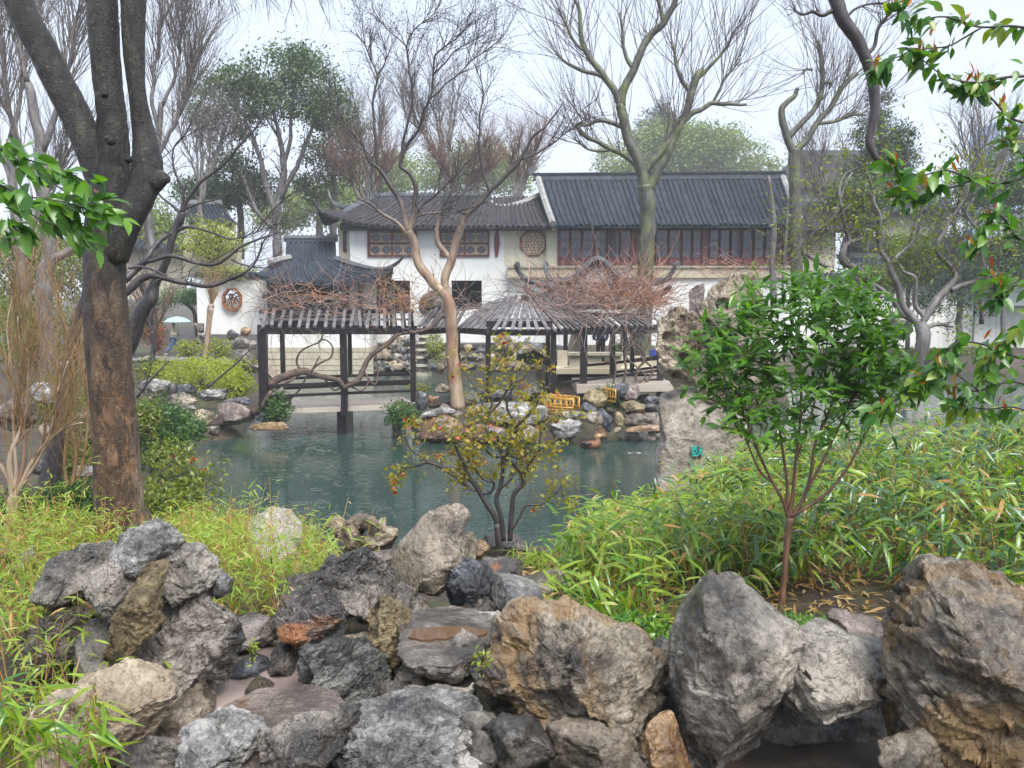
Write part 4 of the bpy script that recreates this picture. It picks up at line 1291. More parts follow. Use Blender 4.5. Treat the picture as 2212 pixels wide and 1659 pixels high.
rock('brown rubble stone under the largest boulder at the bottom edge', [(1180, 1600), (1290, 1575), (1370, 1610), (1400, 1680), (1180, 1690)], 3.4, .2, 'brown', 5)
rock('dark hollow stone left of the brown rubble, below the largest boulder', [(1040, 1540), (1120, 1550), (1190, 1600), (1200, 1690), (1060, 1690), (1020, 1610)], 3.35, .2, 'dark', 5, rough=.12)
rock('thin ridge-backed slab rising across the bottom centre', [(300, 1480), (430, 1340), (600, 1235), (740, 1178), (880, 1166), (1000, 1196), (1110, 1206), (1150, 1250), (800, 1290), (600, 1370), (440, 1470)], 3.75, .14, 'grey', 6, 'B', name='stone_slab', cat='slab', rough=.08)
rock('white-topped slab tapering to a point on the right, bottom centre', [(580, 1350), (770, 1238), (960, 1248), (1215, 1285), (1100, 1345), (980, 1420), (880, 1440), (700, 1400)], 3.5, .24, 'white', 6, 'B', rough=.09, name='stone_slab', cat='slab')
rock('crinkled grey-white rock at the bottom edge below the white-topped slab', [(190, 1560), (350, 1465), (480, 1398), (700, 1335), (830, 1345), (900, 1430), (1000, 1465), (1130, 1560), (1210, 1720), (160, 1720)], 3.2, .34, 'white', 6, 'B', rough=.13, fr=1.4)
rock('grey knobbly stone between the white-topped slab and the largest boulder', [(900, 1420), (1200, 1330), (1300, 1390), (1400, 1520), (1390, 1640), (1200, 1720), (1120, 1560)], 3.4, .22, 'grey', 5, 'B', rough=.12)
for lab, poly, d, mt in (
        ('dark wedge stone between the two lower boulders of the left cluster', blob1(250, 1470, 70, 60), 4.5, 'dark'),
        ('brown rubble in the shade behind the striped folded rock', blob1(760, 1420, 70, 50), 4.75, 'brown'),
        ('rust-streaked stone below the dark angular rock, beside the bamboo', blob1(640, 1300, 60, 55), 5.3, 'rust'),
        ('grey wedge stone between the fin rock and the basin rock', blob1(860, 1310, 70, 45), 5.2, 'grey'),
        ('dark stone in the gap under the tall leaning fin rock', blob1(800, 1300, 50, 50), 5.6, 'dark'),
        ('wet dark stone beneath the striped folded rock at the path', blob1(690, 1540, 90, 40), 4.0, 'dark'),
        ('grey rubble stone between striped rock and ridge-backed slab', blob1(850, 1500, 60, 40), 4.1, 'grey'),
        ('dark rubble between the basin rock and the largest boulder', blob1(1010, 1430, 50, 70), 4.3, 'dark'),
        ('mottled stone peeping between blue-grey rock and whitish ledge', blob1(1050, 1330, 60, 40), 5.0, 'brown'),
        ('dark bedding stone under the left edge of the peaked rock', blob1(1455, 1560, 45, 90), 4.0, 'dark'),
        ('dark bedding stone in the cleft between peaked rock and blocky boulder', blob1(1690, 1540, 60, 90), 4.1, 'brown'),
        ('brown bedding stone right of the blocky boulder', blob1(1960, 1500, 50, 90), 3.9, 'brown'),
        ('grey back stone between largest boulder and peaked rock', blob1(1440, 1440, 70, 50), 4.4, 'grey'),
        ('low grey back stone behind the largest boulder near the ribbon grass', blob1(1240, 1360, 90, 30), 4.6, 'grey'),
        ('brown flagstone at the end of the path before the fine bamboo', blob1(500, 1400, 60, 30), 5.0, 'brown'),
        ('dark bottom-edge stone left of the crinkled pale rock', blob1(330, 1650, 80, 50), 3.3, 'dark'),
        ('brown bottom-edge stone between two white crinkled rocks', blob1(640, 1660, 70, 40), 3.35, 'brown')):
    rock(lab, poly, d, None, mt, 5)
# ---- right foreground
rock('tall peaked grey rock right of the largest boulder', [(1512, 1262), (1530, 1244), (1556, 1250), (1600, 1278), (1628, 1308), (1664, 1345), (1698, 1375), (1672, 1433), (1668, 1493), (1732, 1553), (1708, 1592), (1640, 1640), (1580, 1690), (1484, 1690), (1462, 1563), (1454, 1483), (1462, 1393), (1489, 1323)], 3.75, .36, 'grey', 6, None, rough=.05, facets=7)
rock('smooth blocky grey boulder balanced over the dark gap at lower right', [(1648, 1433), (1681, 1391), (1736, 1361), (1796, 1366), (1852, 1384), (1906, 1411), (1956, 1430), (1968, 1463), (1965, 1538), (1906, 1567), (1751, 1569), (1722, 1543), (1664, 1498)], 3.8, .34, 'grey', 6, None, rough=.06, facets=12)
rock('flat pinkish rock lying behind the blocky boulder', [(1782, 1360), (1811, 1311), (1856, 1316), (1890, 1334), (1963, 1353), (1966, 1420), (1906, 1425), (1830, 1395)], 4.6, .22, 'pink', 5)
rock('huge ochre-brown layered boulder filling the lower right corner', [(1964, 1338), (1986, 1296), (2020, 1265), (2058, 1243), (2120, 1252), (2170, 1256), (2260, 1262), (2320, 1330), (2330, 1500), (2310, 1700), (2020, 1720), (1985, 1600), (1968, 1520), (1958, 1480), (1954, 1413)], 3.45, .5, 'cliff', 6, None, rough=.055, strata=(.25, 0, 1), facets=10, fr=1.2)
rock('reddish brown stone at the bottom edge left of the huge layered boulder', [(1900, 1625), (1946, 1590), (1990, 1576), (2035, 1613), (2080, 1700), (1890, 1710)], 3.3, .16, 'brown', 5)
rock('bright orange broken stone between the largest boulder and the peaked rock', [(1376, 1660), (1412, 1588), (1456, 1550), (1478, 1588), (1500, 1690), (1370, 1690)], 3.45, .13, 'orange', 5, facets=12)
rock('dark stone standing in for shade at the back of the gap below the blocky boulder', [(1580, 1590), (1640, 1530), (1780, 1500), (1940, 1530), (1990, 1700), (1560, 1720)], 4.15, .25, 'dark', 5)  # added stone, its dark colour paints the shade of the hollow
rock('pale little stone between the peaked rock and the largest boulder', [(1430, 1420), (1456, 1408), (1468, 1432), (1452, 1462), (1434, 1452)], 3.95, .05, 'tan', 4)
# ---- middle distance on the near bank
hb_ = Bag()
t_ = np.linspace(0, 2 * math.pi, 25)
ring = np.array([P(786 + 27 * math.cos(t), 1152 + 23 * math.sin(t), 9.2 + .05 * math.sin(2 * t)) for t in t_])
hb_.tube(ring, np.interp(t_, [0, 1.5, 3.1, 4.4, 6.3], [.05, .085, .13, .10, .05]), 12, rough=.55, rs=11, cap=False)
V, F = rock_geo([(704, 1152), (722, 1128), (750, 1115), (772, 1122), (768, 1150), (778, 1180), (742, 1178), (722, 1160)], 9.2, .13, 5, 777, rough=.11)
hb_.add(V, None, F)
V, F = rock_geo([(752, 1178), (790, 1168), (822, 1180), (830, 1205), (760, 1205), (740, 1190)], 9.2, .15, 5, 778, rough=.1)
hb_.add(V, None, F)
solo('scholar_rock', hb_, RM['taihu'], 'pale perforated scholar rock with a round hole, standing before the water', 'scholar rock')
rock('pale upright stump rock right of the round hole', [(500, 110), (540, 75), (605, 88), (612, 140), (682, 150), (682, 260), (640, 310), (520, 310), (430, 275), (470, 200), (520, 160)], 9.2, .16, 'taihu', 5, 'B', rough=.11, name='scholar_rock', cat='scholar rock')
rock('pale rounded rock half buried in the fine bamboo', [(1535, 120), (1700, 15), (1800, 30), (1910, 100), (1900, 220), (1860, 350), (1700, 380), (1560, 300)], 8.0, .25, 'slabgrey', 5, 'A', rough=.07)
rock('dark red-brown stone behind the stems of the flowering quince', [(1040, 1165), (1085, 1150), (1125, 1165), (1142, 1195), (1040, 1200)], 8.6, .2, 'rust', 5)
rock('orange-brown low stone left of the quince stems', [(1010, 1175), (1040, 1168), (1058, 1195), (1050, 1212), (1012, 1205)], 7.8, .12, 'orange', 4)
rock('rust-edged flat stone behind the blue-grey rock', [(1040, 1212), (1125, 1208), (1130, 1245), (1120, 1262), (1060, 1258)], 6.3, .2, 'rust', 5)
rock('flat brown flagstones right of the rust-edged stone', [(1110, 1262), (1210, 1235), (1235, 1262), (1190, 1285), (1120, 1282)], 5.9, .22, 'brown', 4)
rock('pinkish flat stone between fin-shaped rock and scholar rock', [(780, 1196), (850, 1188), (870, 1215), (830, 1235), (790, 1222)], 7.2, .2, 'pink', 4)
rock('small grey stone at the far left above the bamboo', [(35, 1190), (70, 1182), (84, 1205), (75, 1250), (45, 1250)], 6.2, .14, 'grey', 4)
rock('reddish stone at the left edge behind the fine bamboo', [(-20, 1190), (16, 1182), (26, 1200), (10, 1225), (-20, 1225)], 6.2, .12, 'rust', 4)
rock('weathered flat rock among the right-hand dwarf bamboo by the water', [(1880, 945), (1940, 925), (2010, 922), (2045, 940), (2030, 990), (1900, 1000)], 12.6, .4, 'brown', 5)

# ---- the tall scholar rock with painted characters
TD = 14.6
sr, sr1, sr2 = Bag(), Bag(), Bag()
for k, (poly, th, kw) in enumerate((
        ([(1428, 855), (1470, 838), (1530, 838), (1570, 858), (1600, 900), (1612, 960), (1618, 1010), (1640, 1120), (1410, 1120), (1416, 1040), (1418, 1000), (1432, 960), (1430, 900)], .5, dict(rough=.022, facets=6)),
        ([(1500, 800), (1560, 780), (1640, 800), (1680, 860), (1650, 900), (1580, 890), (1500, 860)], .36, dict(rough=.12)),
        ([(1418, 690), (1440, 668), (1470, 660), (1505, 690), (1530, 760), (1530, 830), (1490, 850), (1450, 820), (1425, 790), (1412, 740)], .4, dict(rough=.11, pits=((1442, 730, 14, .2), (1475, 775, 16, .22), (1460, 810, 10, .15)))),
        ([(1515, 660), (1530, 620), (1560, 600), (1600, 586), (1632, 596), (1660, 640), (1668, 720), (1650, 800), (1600, 830), (1540, 820), (1500, 770), (1500, 710)], .5, dict(rough=.09, pits=((1516, 708, 20, .5), (1560, 660, 16, .22), (1600, 720, 20, .2), (1560, 770, 15, .2), (1640, 670, 16, .2)))))):
    V, F = rock_geo(poly, TD, th, 6, 300 + k, **kw)
    sr.add(V, None, F)
    (sr1 if k == 0 else sr2).add(V, None, F)
V, Q, T = sr.arrays()
sro = thing('scholar_rock', 'tall top-heavy pale scholar rock with a dark hole and green characters, by the water', 'scholar rock', P(1520, 1100, TD))
part('head', sr2, RM['taihu'], sro)
part('pedestal', sr1, RM['slabgrey'], sro)
gm = simple('green_paint', (.05, .46, .40), .5, (.03, .34, .30), 8)
def front_y(X, Y, d=TD):
    p = P(X, Y, d)
    V0 = V
    dd = np.hypot(V0[:, 0] - p[0], V0[:, 2] - p[2])
    k = np.argsort(dd)[:12]
    return V0[k, 1].min()
def strokes(cx, cy, s, lines, w):
    g = Bag()
    for (a, b_) in lines:
        X0, Y0, X1, Y1 = cx + a[0] * s, cy + a[1] * s, cx + b_[0] * s, cy + b_[1] * s
        y = min(front_y(X0, Y0), front_y(X1, Y1), front_y((X0 + X1) / 2, (Y0 + Y1) / 2)) - .012
        g.bar(P(X0, Y0, y), P(X1, Y1, y), w, .03, (0, 1, 0))
    return g
part('painted_character', strokes(1506, 974, 11, [((-.95, -.9), (-.95, .9)), ((-.95, -.85), (-.1, -.85)), ((-.95, -.3), (-.1, -.3)), ((-.1, -.3), (-.1, .3)), ((-.95, .3), (-.1, .3)), ((-.95, .9), (0, .9)), ((-.5, -.85), (-.5, -.3)), ((-.5, .3), (-.5, .9)),
                                                  ((.65, -.95), (.5, .1)), ((.5, .1), (.1, .9)), ((.5, -.05), (1.0, .9)), ((.3, -.2), (1.05, -.15))], .024), gm, sro)
part('painted_character', strokes(1507, 1016, 11, [((-.8, -.7), (.8, -.8)), ((-.3, -.95), (-.3, -.4)), ((.3, -.95), (.3, -.4)), ((-.7, -.25), (.7, -.3)), ((-.6, -.25), (-.6, .4)), ((.6, -.3), (.6, .4)), ((-.6, .1), (.6, .05)), ((-.6, .4), (.6, .4)), ((-.8, .9), (.85, .85))], .02), gm, sro)

# ---- rocks of the island
ORD = ['first', 'second', 'third', 'fourth', 'fifth', 'sixth', 'seventh', 'eighth', 'ninth', 'tenth', 'eleventh', 'twelfth', 'thirteenth', 'fourteenth', 'fifteenth', 'sixteenth', 'seventeenth', 'eighteenth', 'nineteenth', 'twentieth', 'twenty-first']
CN = {'grey': 'grey', 'blue': 'blue-grey', 'brown': 'brown', 'tan': 'tan', 'moss': 'ochre', 'rust': 'rust-stained', 'pink': 'pinkish', 'dark': 'dark', 'white': 'pale'}
I = [
    ('ochre stone at the left foot of the island under a jutting grey slab', [(300, 750), (500, 700), (640, 760), (720, 850), (700, 960), (560, 975), (330, 935)], 23.4, 'orange', {}),
    ('jutting grey slab at the left tip of the island', [(298, 742), (400, 690), (490, 650), (640, 645), (600, 710), (480, 735), (320, 752)], 23.5, 'white', dict(rough=.05)),
    ('orange block stone standing at the left end of the island', [(373, 550), (490, 545), (492, 662), (380, 668)], 24.0, 'orange', {}),
    ('dark grey upright stone beside the last bridge post', [(262, 500), (372, 498), (385, 640), (330, 690), (262, 630)], 24.2, 'blue', {}),
    ('brown pointed stone left of the forked bare tree', [(425, 512), (490, 442), (565, 470), (575, 530)], 25.2, 'brown', {}),
    ('broad pale boulder in the middle of the island behind the quince', [(700, 660), (860, 615), (1100, 592), (1390, 640), (1430, 750), (1200, 810), (760, 780)], 23.7, 'white', {}),
    ('orange-brown stone at the waterline below the broad pale boulder', [(740, 790), (1000, 800), (1080, 890), (930, 985), (700, 970)], 23.2, 'rust', {}),
    ('brown stone at the waterline right of the quince stem', [(1010, 820), (1200, 800), (1340, 880), (1300, 975), (1150, 985), (1000, 950)], 23.2, 'brown', {}),
    ('dark stone with a wet white top behind the quince', [(820, 520), (1000, 475), (1140, 520), (1130, 610), (830, 610)], 25.4, 'blue', {}),
    ('brown boulder between the two front porch posts', [(1150, 480), (1290, 435), (1370, 560), (1300, 610), (1170, 600)], 25.6, 'brown', {}),
]
for k, (lab, poly, d, mt, kw) in enumerate(I):
    rock(lab, poly, d, None, mt, 4, 'C', **kw)
I = [
    ('rounded striped grey boulder at the waterline left of the duck', [(140, 1090), (360, 1045), (520, 1085), (562, 1200), (535, 1310), (410, 1400), (280, 1405), (160, 1310), (115, 1200)], 23.0, 'white', dict(strata=(.1, 0, 1))),
    ('slanting capstone roofing the duck recess', [(505, 1000), (600, 935), (780, 975), (855, 1070), (835, 1135), (700, 1085), (510, 1075)], 23.1, 'brown', {}),
    ('tall blue-grey stone leaning at the right of the capstone', [(765, 950), (870, 905), (955, 1000), (980, 1150), (935, 1220), (860, 1160), (850, 1060)], 23.2, 'blue', {}),
    ('orange block at the waterline right of the duck', [(715, 1140), (870, 1155), (895, 1335), (740, 1350), (705, 1260)], 23.2, 'orange', {}),
    ('dark recess stone behind the duck', [(520, 1090), (730, 1090), (730, 1330), (540, 1350)], 24.0, 'rust', {}),
    ('small ochre stone right of the tall blue-grey stone', [(985, 1000), (1105, 940), (1125, 1100), (1050, 1185), (980, 1155)], 23.3, 'moss', {}),
    ('slate grey upright stone below the vine trunk', [(935, 640), (1010, 552), (1155, 562), (1160, 690), (1060, 805), (955, 805)], 24.0, 'blue', {}),
    ('pinkish cracked stone right of the slate grey upright', [(1150, 570), (1330, 555), (1340, 700), (1270, 780), (1170, 780), (1060, 815), (1140, 700)], 24.1, 'pink', {}),
    ('tan and orange stone over the dark gap, right part of the island', [(1060, 850), (1200, 795), (1410, 850), (1375, 985), (1200, 1000), (1100, 930)], 23.7, 'moss', {}),
    ('reddish stone next to the scholar rock', [(1385, 850), (1500, 825), (1610, 880), (1600, 965), (1480, 1000), (1385, 935)], 23.7, 'rust', {}),
    ('dark blue stone touching the scholar rock', [(1385, 755), (1500, 735), (1620, 755), (1620, 865), (1440, 845)], 24.2, 'blue', {}),
    ('long low grey-brown ledge left of the scholar rock', [(1120, 985), (1300, 995), (1640, 955), (1660, 1130), (1400, 1140), (1160, 1150)], 23.5, 'brown', dict(strata=(0, 0, 1))),
    ('flat orange slab at the waterline left of the scholar rock', [(1140, 1165), (1500, 1115), (1680, 1125), (1680, 1200), (1400, 1215), (1150, 1215)], 23.3, 'orange', dict(rough=.04)),
    ('small tan stone at the waterline in the island notch', [(970, 1175), (1060, 1148), (1080, 1215), (975, 1230)], 23.2, 'tan', {}),
    ('grey-blue sloping stone right of the bamboo guard', [(530, 860), (600, 810), (780, 950), (700, 970), (555, 940)], 23.5, 'blue', {}),
    ('grey stone under the bamboo guard', [(300, 940), (470, 930), (560, 960), (520, 1060), (330, 1060), (200, 1020)], 23.4, 'grey', {}),
    ('mossy mound stone behind the bamboo guard', [(560, 700), (760, 640), (920, 740), (930, 860), (700, 900), (560, 820)], 24.2, 'moss', {}),
]
for k, (lab, poly, d, mt, kw) in enumerate(I):
    rock(lab, poly, d, None, mt, 4, 'E', **kw)
rr_ = np.random.default_rng(77)
def blob0(X, Y, w, h):
    return [(X + math.cos(a) * w * rr_.uniform(.8, 1.15), Y + math.sin(a) * h * rr_.uniform(.8, 1.15)) for a in np.linspace(0, 2 * math.pi, 9, endpoint=False)]
for k, (Y, dd, xs) in enumerate(((948, 24.0, np.arange(915, 1440, 27)), (922, 24.5, np.arange(905, 1440, 31)), (896, 25.0, np.arange(925, 1440, 36)), (868, 26.0, np.arange(960, 1420, 44)))):
    for j, X in enumerate(xs):
        mt = ('brown', 'grey', 'rust', 'blue', 'tan', 'pink', 'dark')[(j * 3 + k) % 7]
        rock('rough %s stone in the %s course of the island edge, %s from its left end' % (CN[mt], ('waterline', 'second', 'third', 'top')[k], ORD[j]), blob0(X + rr_.normal() * 5, Y + rr_.normal() * 4, rr_.uniform(17, 29), rr_.uniform(12, 21)), dd, None, mt, 3, group='stones packed into the island edge')
# ---- rocks of the left bank
I = [
    ('large pale flat-topped rock at the left bank by the vine root', [(780, 750), (900, 672), (1030, 715), (1100, 770), (1092, 830), (960, 870), (800, 895), (755, 810)], 24.0, 'pink', dict(rough=.06)),
    ('pale flat stone left of the large flat-topped rock', [(525, 785), (640, 735), (775, 755), (765, 830), (650, 890), (555, 850)], 24.0, 'tan', dict(rough=.05)),
    ('flat orange stone at the waterline below the bridge end', [(1040, 895), (1200, 845), (1390, 848), (1360, 900), (1200, 922), (1050, 925)], 23.6, 'orange', dict(rough=.04)),
    ('grey stone awash below the pale flat stone', [(630, 890), (790, 878), (800, 950), (640, 955)], 23.8, 'grey', {}),
    ('blue-grey jagged stone at the foot of the vine trunk', [(1100, 780), (1200, 695), (1290, 760), (1260, 840), (1150, 850)], 23.9, 'blue', {}),
    ('grey flat stone at the left end of the bridge deck', [(1210, 590), (1390, 572), (1420, 640), (1400, 760), (1230, 740)], 24.2, 'grey', {}),
    ('layered grey ledge stone under the yellow-green bush', [(585, 605), (700, 560), (855, 565), (870, 645), (720, 660), (595, 670)], 26.5, 'white', dict(strata=(0, 0, 1))),
    ('grey slab stone at the left end of the ledge, beside the trunk', [(80, 505), (250, 475), (362, 505), (372, 625), (260, 650), (80, 600)], 27, 'white', dict(strata=(0, 0, 1))),
    ('blue-grey stone right of the black stump', [(400, 530), (500, 515), (600, 518), (590, 580), (400, 615)], 27.2, 'blue', {}),
    ('brown-grey stone below the black stump', [(285, 650), (480, 585), (600, 645), (590, 715), (440, 720), (295, 690)], 26, 'brown', {}),
    ('dark blue stone between bush and vine root', [(810, 640), (940, 632), (1075, 638), (1050, 705), (900, 700)], 25.4, 'blue', {}),
    ('white flat stone chip on the bank below the stump', [(425, 710), (585, 698), (575, 745), (440, 738)], 25.2, 'white', dict(rough=.04)),
    ('grey layered rock under the garden wall', [(880, 145), (1000, 108), (1140, 160), (1140, 225), (1000, 220), (910, 215)], 40, 'grey', dict(strata=(0, 0, 1))),
    ('dark rounded rock at the foot of the garden wall', [(845, 85), (890, 45), (955, 80), (945, 140), (855, 140)], 42.6, 'blue', {}),
    ('orange rock against the foot of the garden wall', [(965, 28), (1052, 26), (1062, 108), (975, 108)], 42.8, 'orange', {}),
    ('pinkish rock left of the willow stump', [(565, -10), (655, -10), (655, 85), (575, 85)], 42.5, 'pink', {}),
    ('brown rocks stepping down beside the stone embankment', [(920, 230), (1040, 215), (1130, 300), (1120, 420), (980, 430), (900, 330)], 36, 'brown', {}),
    ('dark grey rock in front of the tan rocks, left bank above the path', [(560, 110), (640, 90), (700, 120), (690, 160), (570, 160)], 41.5, 'grey', {}),
]
for k, (lab, poly, d, mt, kw) in enumerate(I):
    rock(lab, poly, d, None, mt, 4, 'L', **kw)
# ---- rockery piled along the far bank, and behind the island
def blob(X, Y, w, h, seed):
    rr = np.random.default_rng(seed)
    n = 9
    return [(X + math.cos(a) * w * rr.uniform(.8, 1.15), Y + math.sin(a) * h * rr.uniform(.8, 1.15)) for a in np.linspace(0, 2 * math.pi, n, endpoint=False)]
rr = np.random.default_rng(21)
k = 0
for row, Y in enumerate((796, 784, 771, 758, 746, 735)):
    for j, X in enumerate(np.arange(815 + (Y % 3) * 5, 900, 15)):
        if Y < 750 and X < 832: continue
        mt = ('grey', 'blue', 'brown', 'tan', 'grey')[k % 5]
        rock('%s lump in the %s course of the rockery behind the bridge, %s from left' % (CN[mt], ('lowest', 'second', 'third', 'fourth', 'fifth', 'top')[row], ORD[j]), blob(X + rr.normal() * 3, Y + rr.normal() * 2, rr.uniform(9, 14), rr.uniform(7, 10), 400 + k), 43.6 + (800 - Y) * .012, None, mt, 3, group='rocks piled on the far bank')
        k += 1
for j, X in enumerate(np.arange(935, 1225, 21)):
    for row, Y in enumerate((792, 770, 752)):
        if Y == 752 and rr.random() < .4: continue
        mt = ('grey', 'blue', 'brown', 'tan', 'moss')[k % 5]
        rock('%s rockery stone in the %s tier of the island-side far bank, %s from left' % (CN[mt], ('lowest', 'middle', 'upper')[row], ORD[j]), blob(X + rr.normal() * 5, Y + rr.normal() * 3, rr.uniform(10, 17), rr.uniform(8, 13), 600 + k), 40.5 + (800 - Y) * .05, None, mt, 3, group='rockery stones behind the island')
        k += 1
rock('brown round-topped rock standing against the white wall left of the forked bare tree', [(904, 690), (905, 655), (915, 635), (930, 627), (948, 634), (960, 655), (962, 690)], 44.2, .5, 'brown', 4)
rock('pale upright scholar rock behind the middle porch post', [(1070, 770), (1072, 735), (1082, 714), (1098, 716), (1110, 735), (1112, 772)], 36, .4, 'taihu', 4, rough=.14, name='scholar_rock', cat='scholar rock')
rock('pointed grey rock left of the pavilion balustrade', [(1115, 790), (1120, 750), (1140, 730), (1165, 745), (1185, 790)], 37, .5, 'grey', 4)
rock('upright stele-like grey rock against the right white wall', [(1488, 660), (1492, 625), (1505, 612), (1518, 625), (1522, 665), (1515, 700), (1490, 700)], 44, .3, 'pink', 4)
rock('brown rock by the lattice opening at the far right bank', [(1905, 720), (1915, 690), (1935, 672), (1958, 680), (1972, 715), (1960, 735)], 45, .5, 'brown', 4)
for k, (X, Y, w, h, d) in enumerate(((1650, 752, 30, 14, 45.5), (1720, 750, 26, 16, 45.4), (1800, 752, 34, 15, 45.5), (1880, 750, 30, 16, 45.6), (1960, 752, 36, 14, 45.5), (2050, 750, 34, 17, 45.4), (2140, 752, 34, 15, 45.5), (2215, 750, 30, 17, 45.5))):
    mt = ('brown', 'grey', 'tan', 'blue')[k % 4]
    rock('low %s edging rock below the far right white wall, %s from the left' % (CN[mt], ORD[k]), blob(X, Y + 26, w, h, 800 + k), d, None, mt, 3, group='edging rocks at the far right bank')
# stones at the left, seen through the bare stems
for k, (X, Y, w, h, d, lab, mt) in enumerate(((95, 850, 45, 26, 16, 'pale grey stone half hidden behind yellow stems at far left', 'white'), (30, 900, 40, 40, 14, 'pinkish pale boulder at the left edge behind the yellow stems', 'pink'), (150, 800, 40, 22, 20, 'grey flat stone behind the leaning dark trunk', 'grey'), (90, 1010, 34, 18, 12, 'grey mottled stone below the bare stems at left', 'grey'), (185, 1020, 30, 14, 12, 'flat grey stone on the soil left of the big trunk', 'white'), (120, 935, 40, 22, 13.5, 'tan stone among the bare stems', 'tan'), (185, 905, 26, 18, 15, 'brown stone just left of the big trunk', 'brown'))):
    rock(lab, blob(X, Y, w, h, 900 + k), d, None, mt, 4)

# ================================================================== trees
def bark_mat(name, a, b_, c_, scale=6, streak=(1, 1, .35), bs=.9, bd=.03, rough=.5, patch=None, plo=.6):
    m, nt, b = mat_base(name)
    v = rnd_offset(nt, coords(nt, streak))
    n1, n2 = noise(nt, v, scale, 9, .7, .5), noise(nt, v, scale * .35, 5, .6)
    col_ = ramp(nt, n1.outputs[0], [(.3, c_), (.5, b_), (.7, a)])
    if patch:
        col_ = mix(nt, ramp(nt, n2.outputs[0], [(plo, 0.0), (plo + .05, .9)]), col_, patch)
    nt.links.new(col_, b.inputs['Base Color'])
    b.inputs['Roughness'].default_value = rough
    bump(nt, b, n1.outputs[0], bs, bd)
    return m

BM = {
    'dark': bark_mat('dark_wet_bark', (.085, .075, .075), (.045, .038, .042), (.016, .014, .018), 14, bd=.015, rough=.4),
    'grey': bark_mat('grey_bark', (.24, .23, .22), (.13, .12, .12), (.055, .05, .05), 7),
    'pollard': bark_mat('mossy_pollard_bark', (.14, .145, .10), (.068, .068, .052), (.028, .026, .023), 6, patch=(.10, .12, .045), plo=.5),
    'crape': bark_mat('smooth_tan_bark', (.50, .41, .31), (.36, .275, .20), (.18, .125, .09), 5, (1, 1, .25), .4, .015, .45, (.25, .145, .095), .55),
    'crape_dark': bark_mat('brown_smooth_bark', (.36, .27, .20), (.22, .155, .115), (.10, .065, .05), 5, (1, 1, .25), .4, .015, .45, (.16, .09, .06), .5),
    'reddish': bark_mat('reddish_stem', (.26, .14, .09), (.14, .075, .05), (.06, .034, .026), 14, (1, 1, .3), .5, .008, .45),
    'twig': simple('grey_brown_twig', (.13, .095, .085), .6, (.06, .045, .045), 3),
    'twig_dark': simple('dark_twig', (.07, .055, .058), .6, (.03, .025, .028), 3),
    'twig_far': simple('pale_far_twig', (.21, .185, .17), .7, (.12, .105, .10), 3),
    'twig_red': simple('reddish_twig', (.22, .125, .09), .7, (.13, .075, .06), 3),
    'twig_straw': simple('straw_stem', (.42, .28, .13), .6, (.24, .14, .07), 4),
}

def limb_pts(pts, d, n=5, wob=0.0):
    q = np.array([[p[0], p[1], p[2], (p[3] if len(p) > 3 else 0.0)] for p in pts], float)
    c = cr(q, n)
    W = np.array([P(a[0], a[1], d + a[3]) for a in c])
    r = np.maximum(c[:, 2], .15) * (d + c[:, 3]) / 1944
    if wob:
        W = W + wob * np.stack([perlin(W * 1.7 + k * 31) for k in range(3)], 1) * np.minimum(1, np.linspace(0, 6, len(W)))[:, None]
    return W, r

def grow(par, n, t0, length, ang, up=0.0, bend=0.0, wig=.10, K=6, r0=.02, taper=.3, t1=1.0, side=None, rng=R):
    """n shoots springing from the polylines par [(pts, radii)]"""
    P_ = np.stack([resample(p, 14) for p, r in par])
    Rr = np.stack([np.interp(np.linspace(0, 1, 14), np.linspace(0, 1, len(r)), r) for p, r in par])
    ln = np.linalg.norm(np.diff(P_, axis=1), axis=2).sum(1)
    i = rng.choice(len(par), n, p=ln / ln.sum())
    t = rng.uniform(t0, t1, n) * 13
    k = np.minimum(t.astype(int), 12)
    f = (t - k)[:, None]
    o = P_[i, k] * (1 - f) + P_[i, k + 1] * f
    tg = nrm(P_[i, k + 1] - P_[i, k])
    pr = Rr[i, k]
    pe = nrm(np.cross(tg, nrm(rng.normal(size=(n, 3)))))
    a = rng.uniform(*ang, n)[:, None]
    dr = nrm(tg * np.cos(a) + pe * np.sin(a) + np.array([0, 0, up]))
    L = rng.uniform(*length, n)
    pts = [o]
    for q in range(K - 1):
        pts.append(pts[-1] + dr * (L / (K - 1))[:, None])
        dr = nrm(dr + np.array([0, 0, bend]) + wig * rng.normal(size=(n, 3)))
    pts = np.stack(pts, 1)
    rb = np.minimum(pr * .8, r0 * rng.uniform(.7, 1.2, n))
    rad = rb[:, None] * np.linspace(1, taper, K)[None]
    return pts, rad

def aslist(pts, rad):
    return [(pts[i], rad[i]) for i in range(len(pts))]

def tree(name, label, cat, limbs, d, bark, levels, twig, sides=10, rough=.12, group=None, wob=.0, S=3, trunk_n=1, base=None, bud=None):
    paths = [limb_pts(l, d, 5, wob) for l in limbs]
    root = thing(name, label, cat, base if base is not None else paths[0][0][0], group)
    for k, (p, r) in enumerate(paths):
        part('trunk' if k < trunk_n else 'branch', Bag().tube(p, r, sides, rough=rough, rs=2.5 / max(r.max(), .05)), bark, root, smooth=True)
    cur, bag, allp = paths, Bag(), []
    for lv in levels:
        src = paths if lv.get('from') == 'limbs' else (cur if lv.get('from') != 'all' else paths + sum(allp, []))
        if 'skip' in lv:
            src = src[lv['skip']:]
        kw = {k: v for k, v in lv.items() if k not in ('from', 'skip')}
        pts, rad = grow(src, **kw)
        bag.tubes(pts, rad, S)
        cur = aslist(pts, rad)
        allp.append(cur)
    if levels:
        part('twigs', bag, twig, root, smooth=True, kind='stuff')
    return root, paths, allp

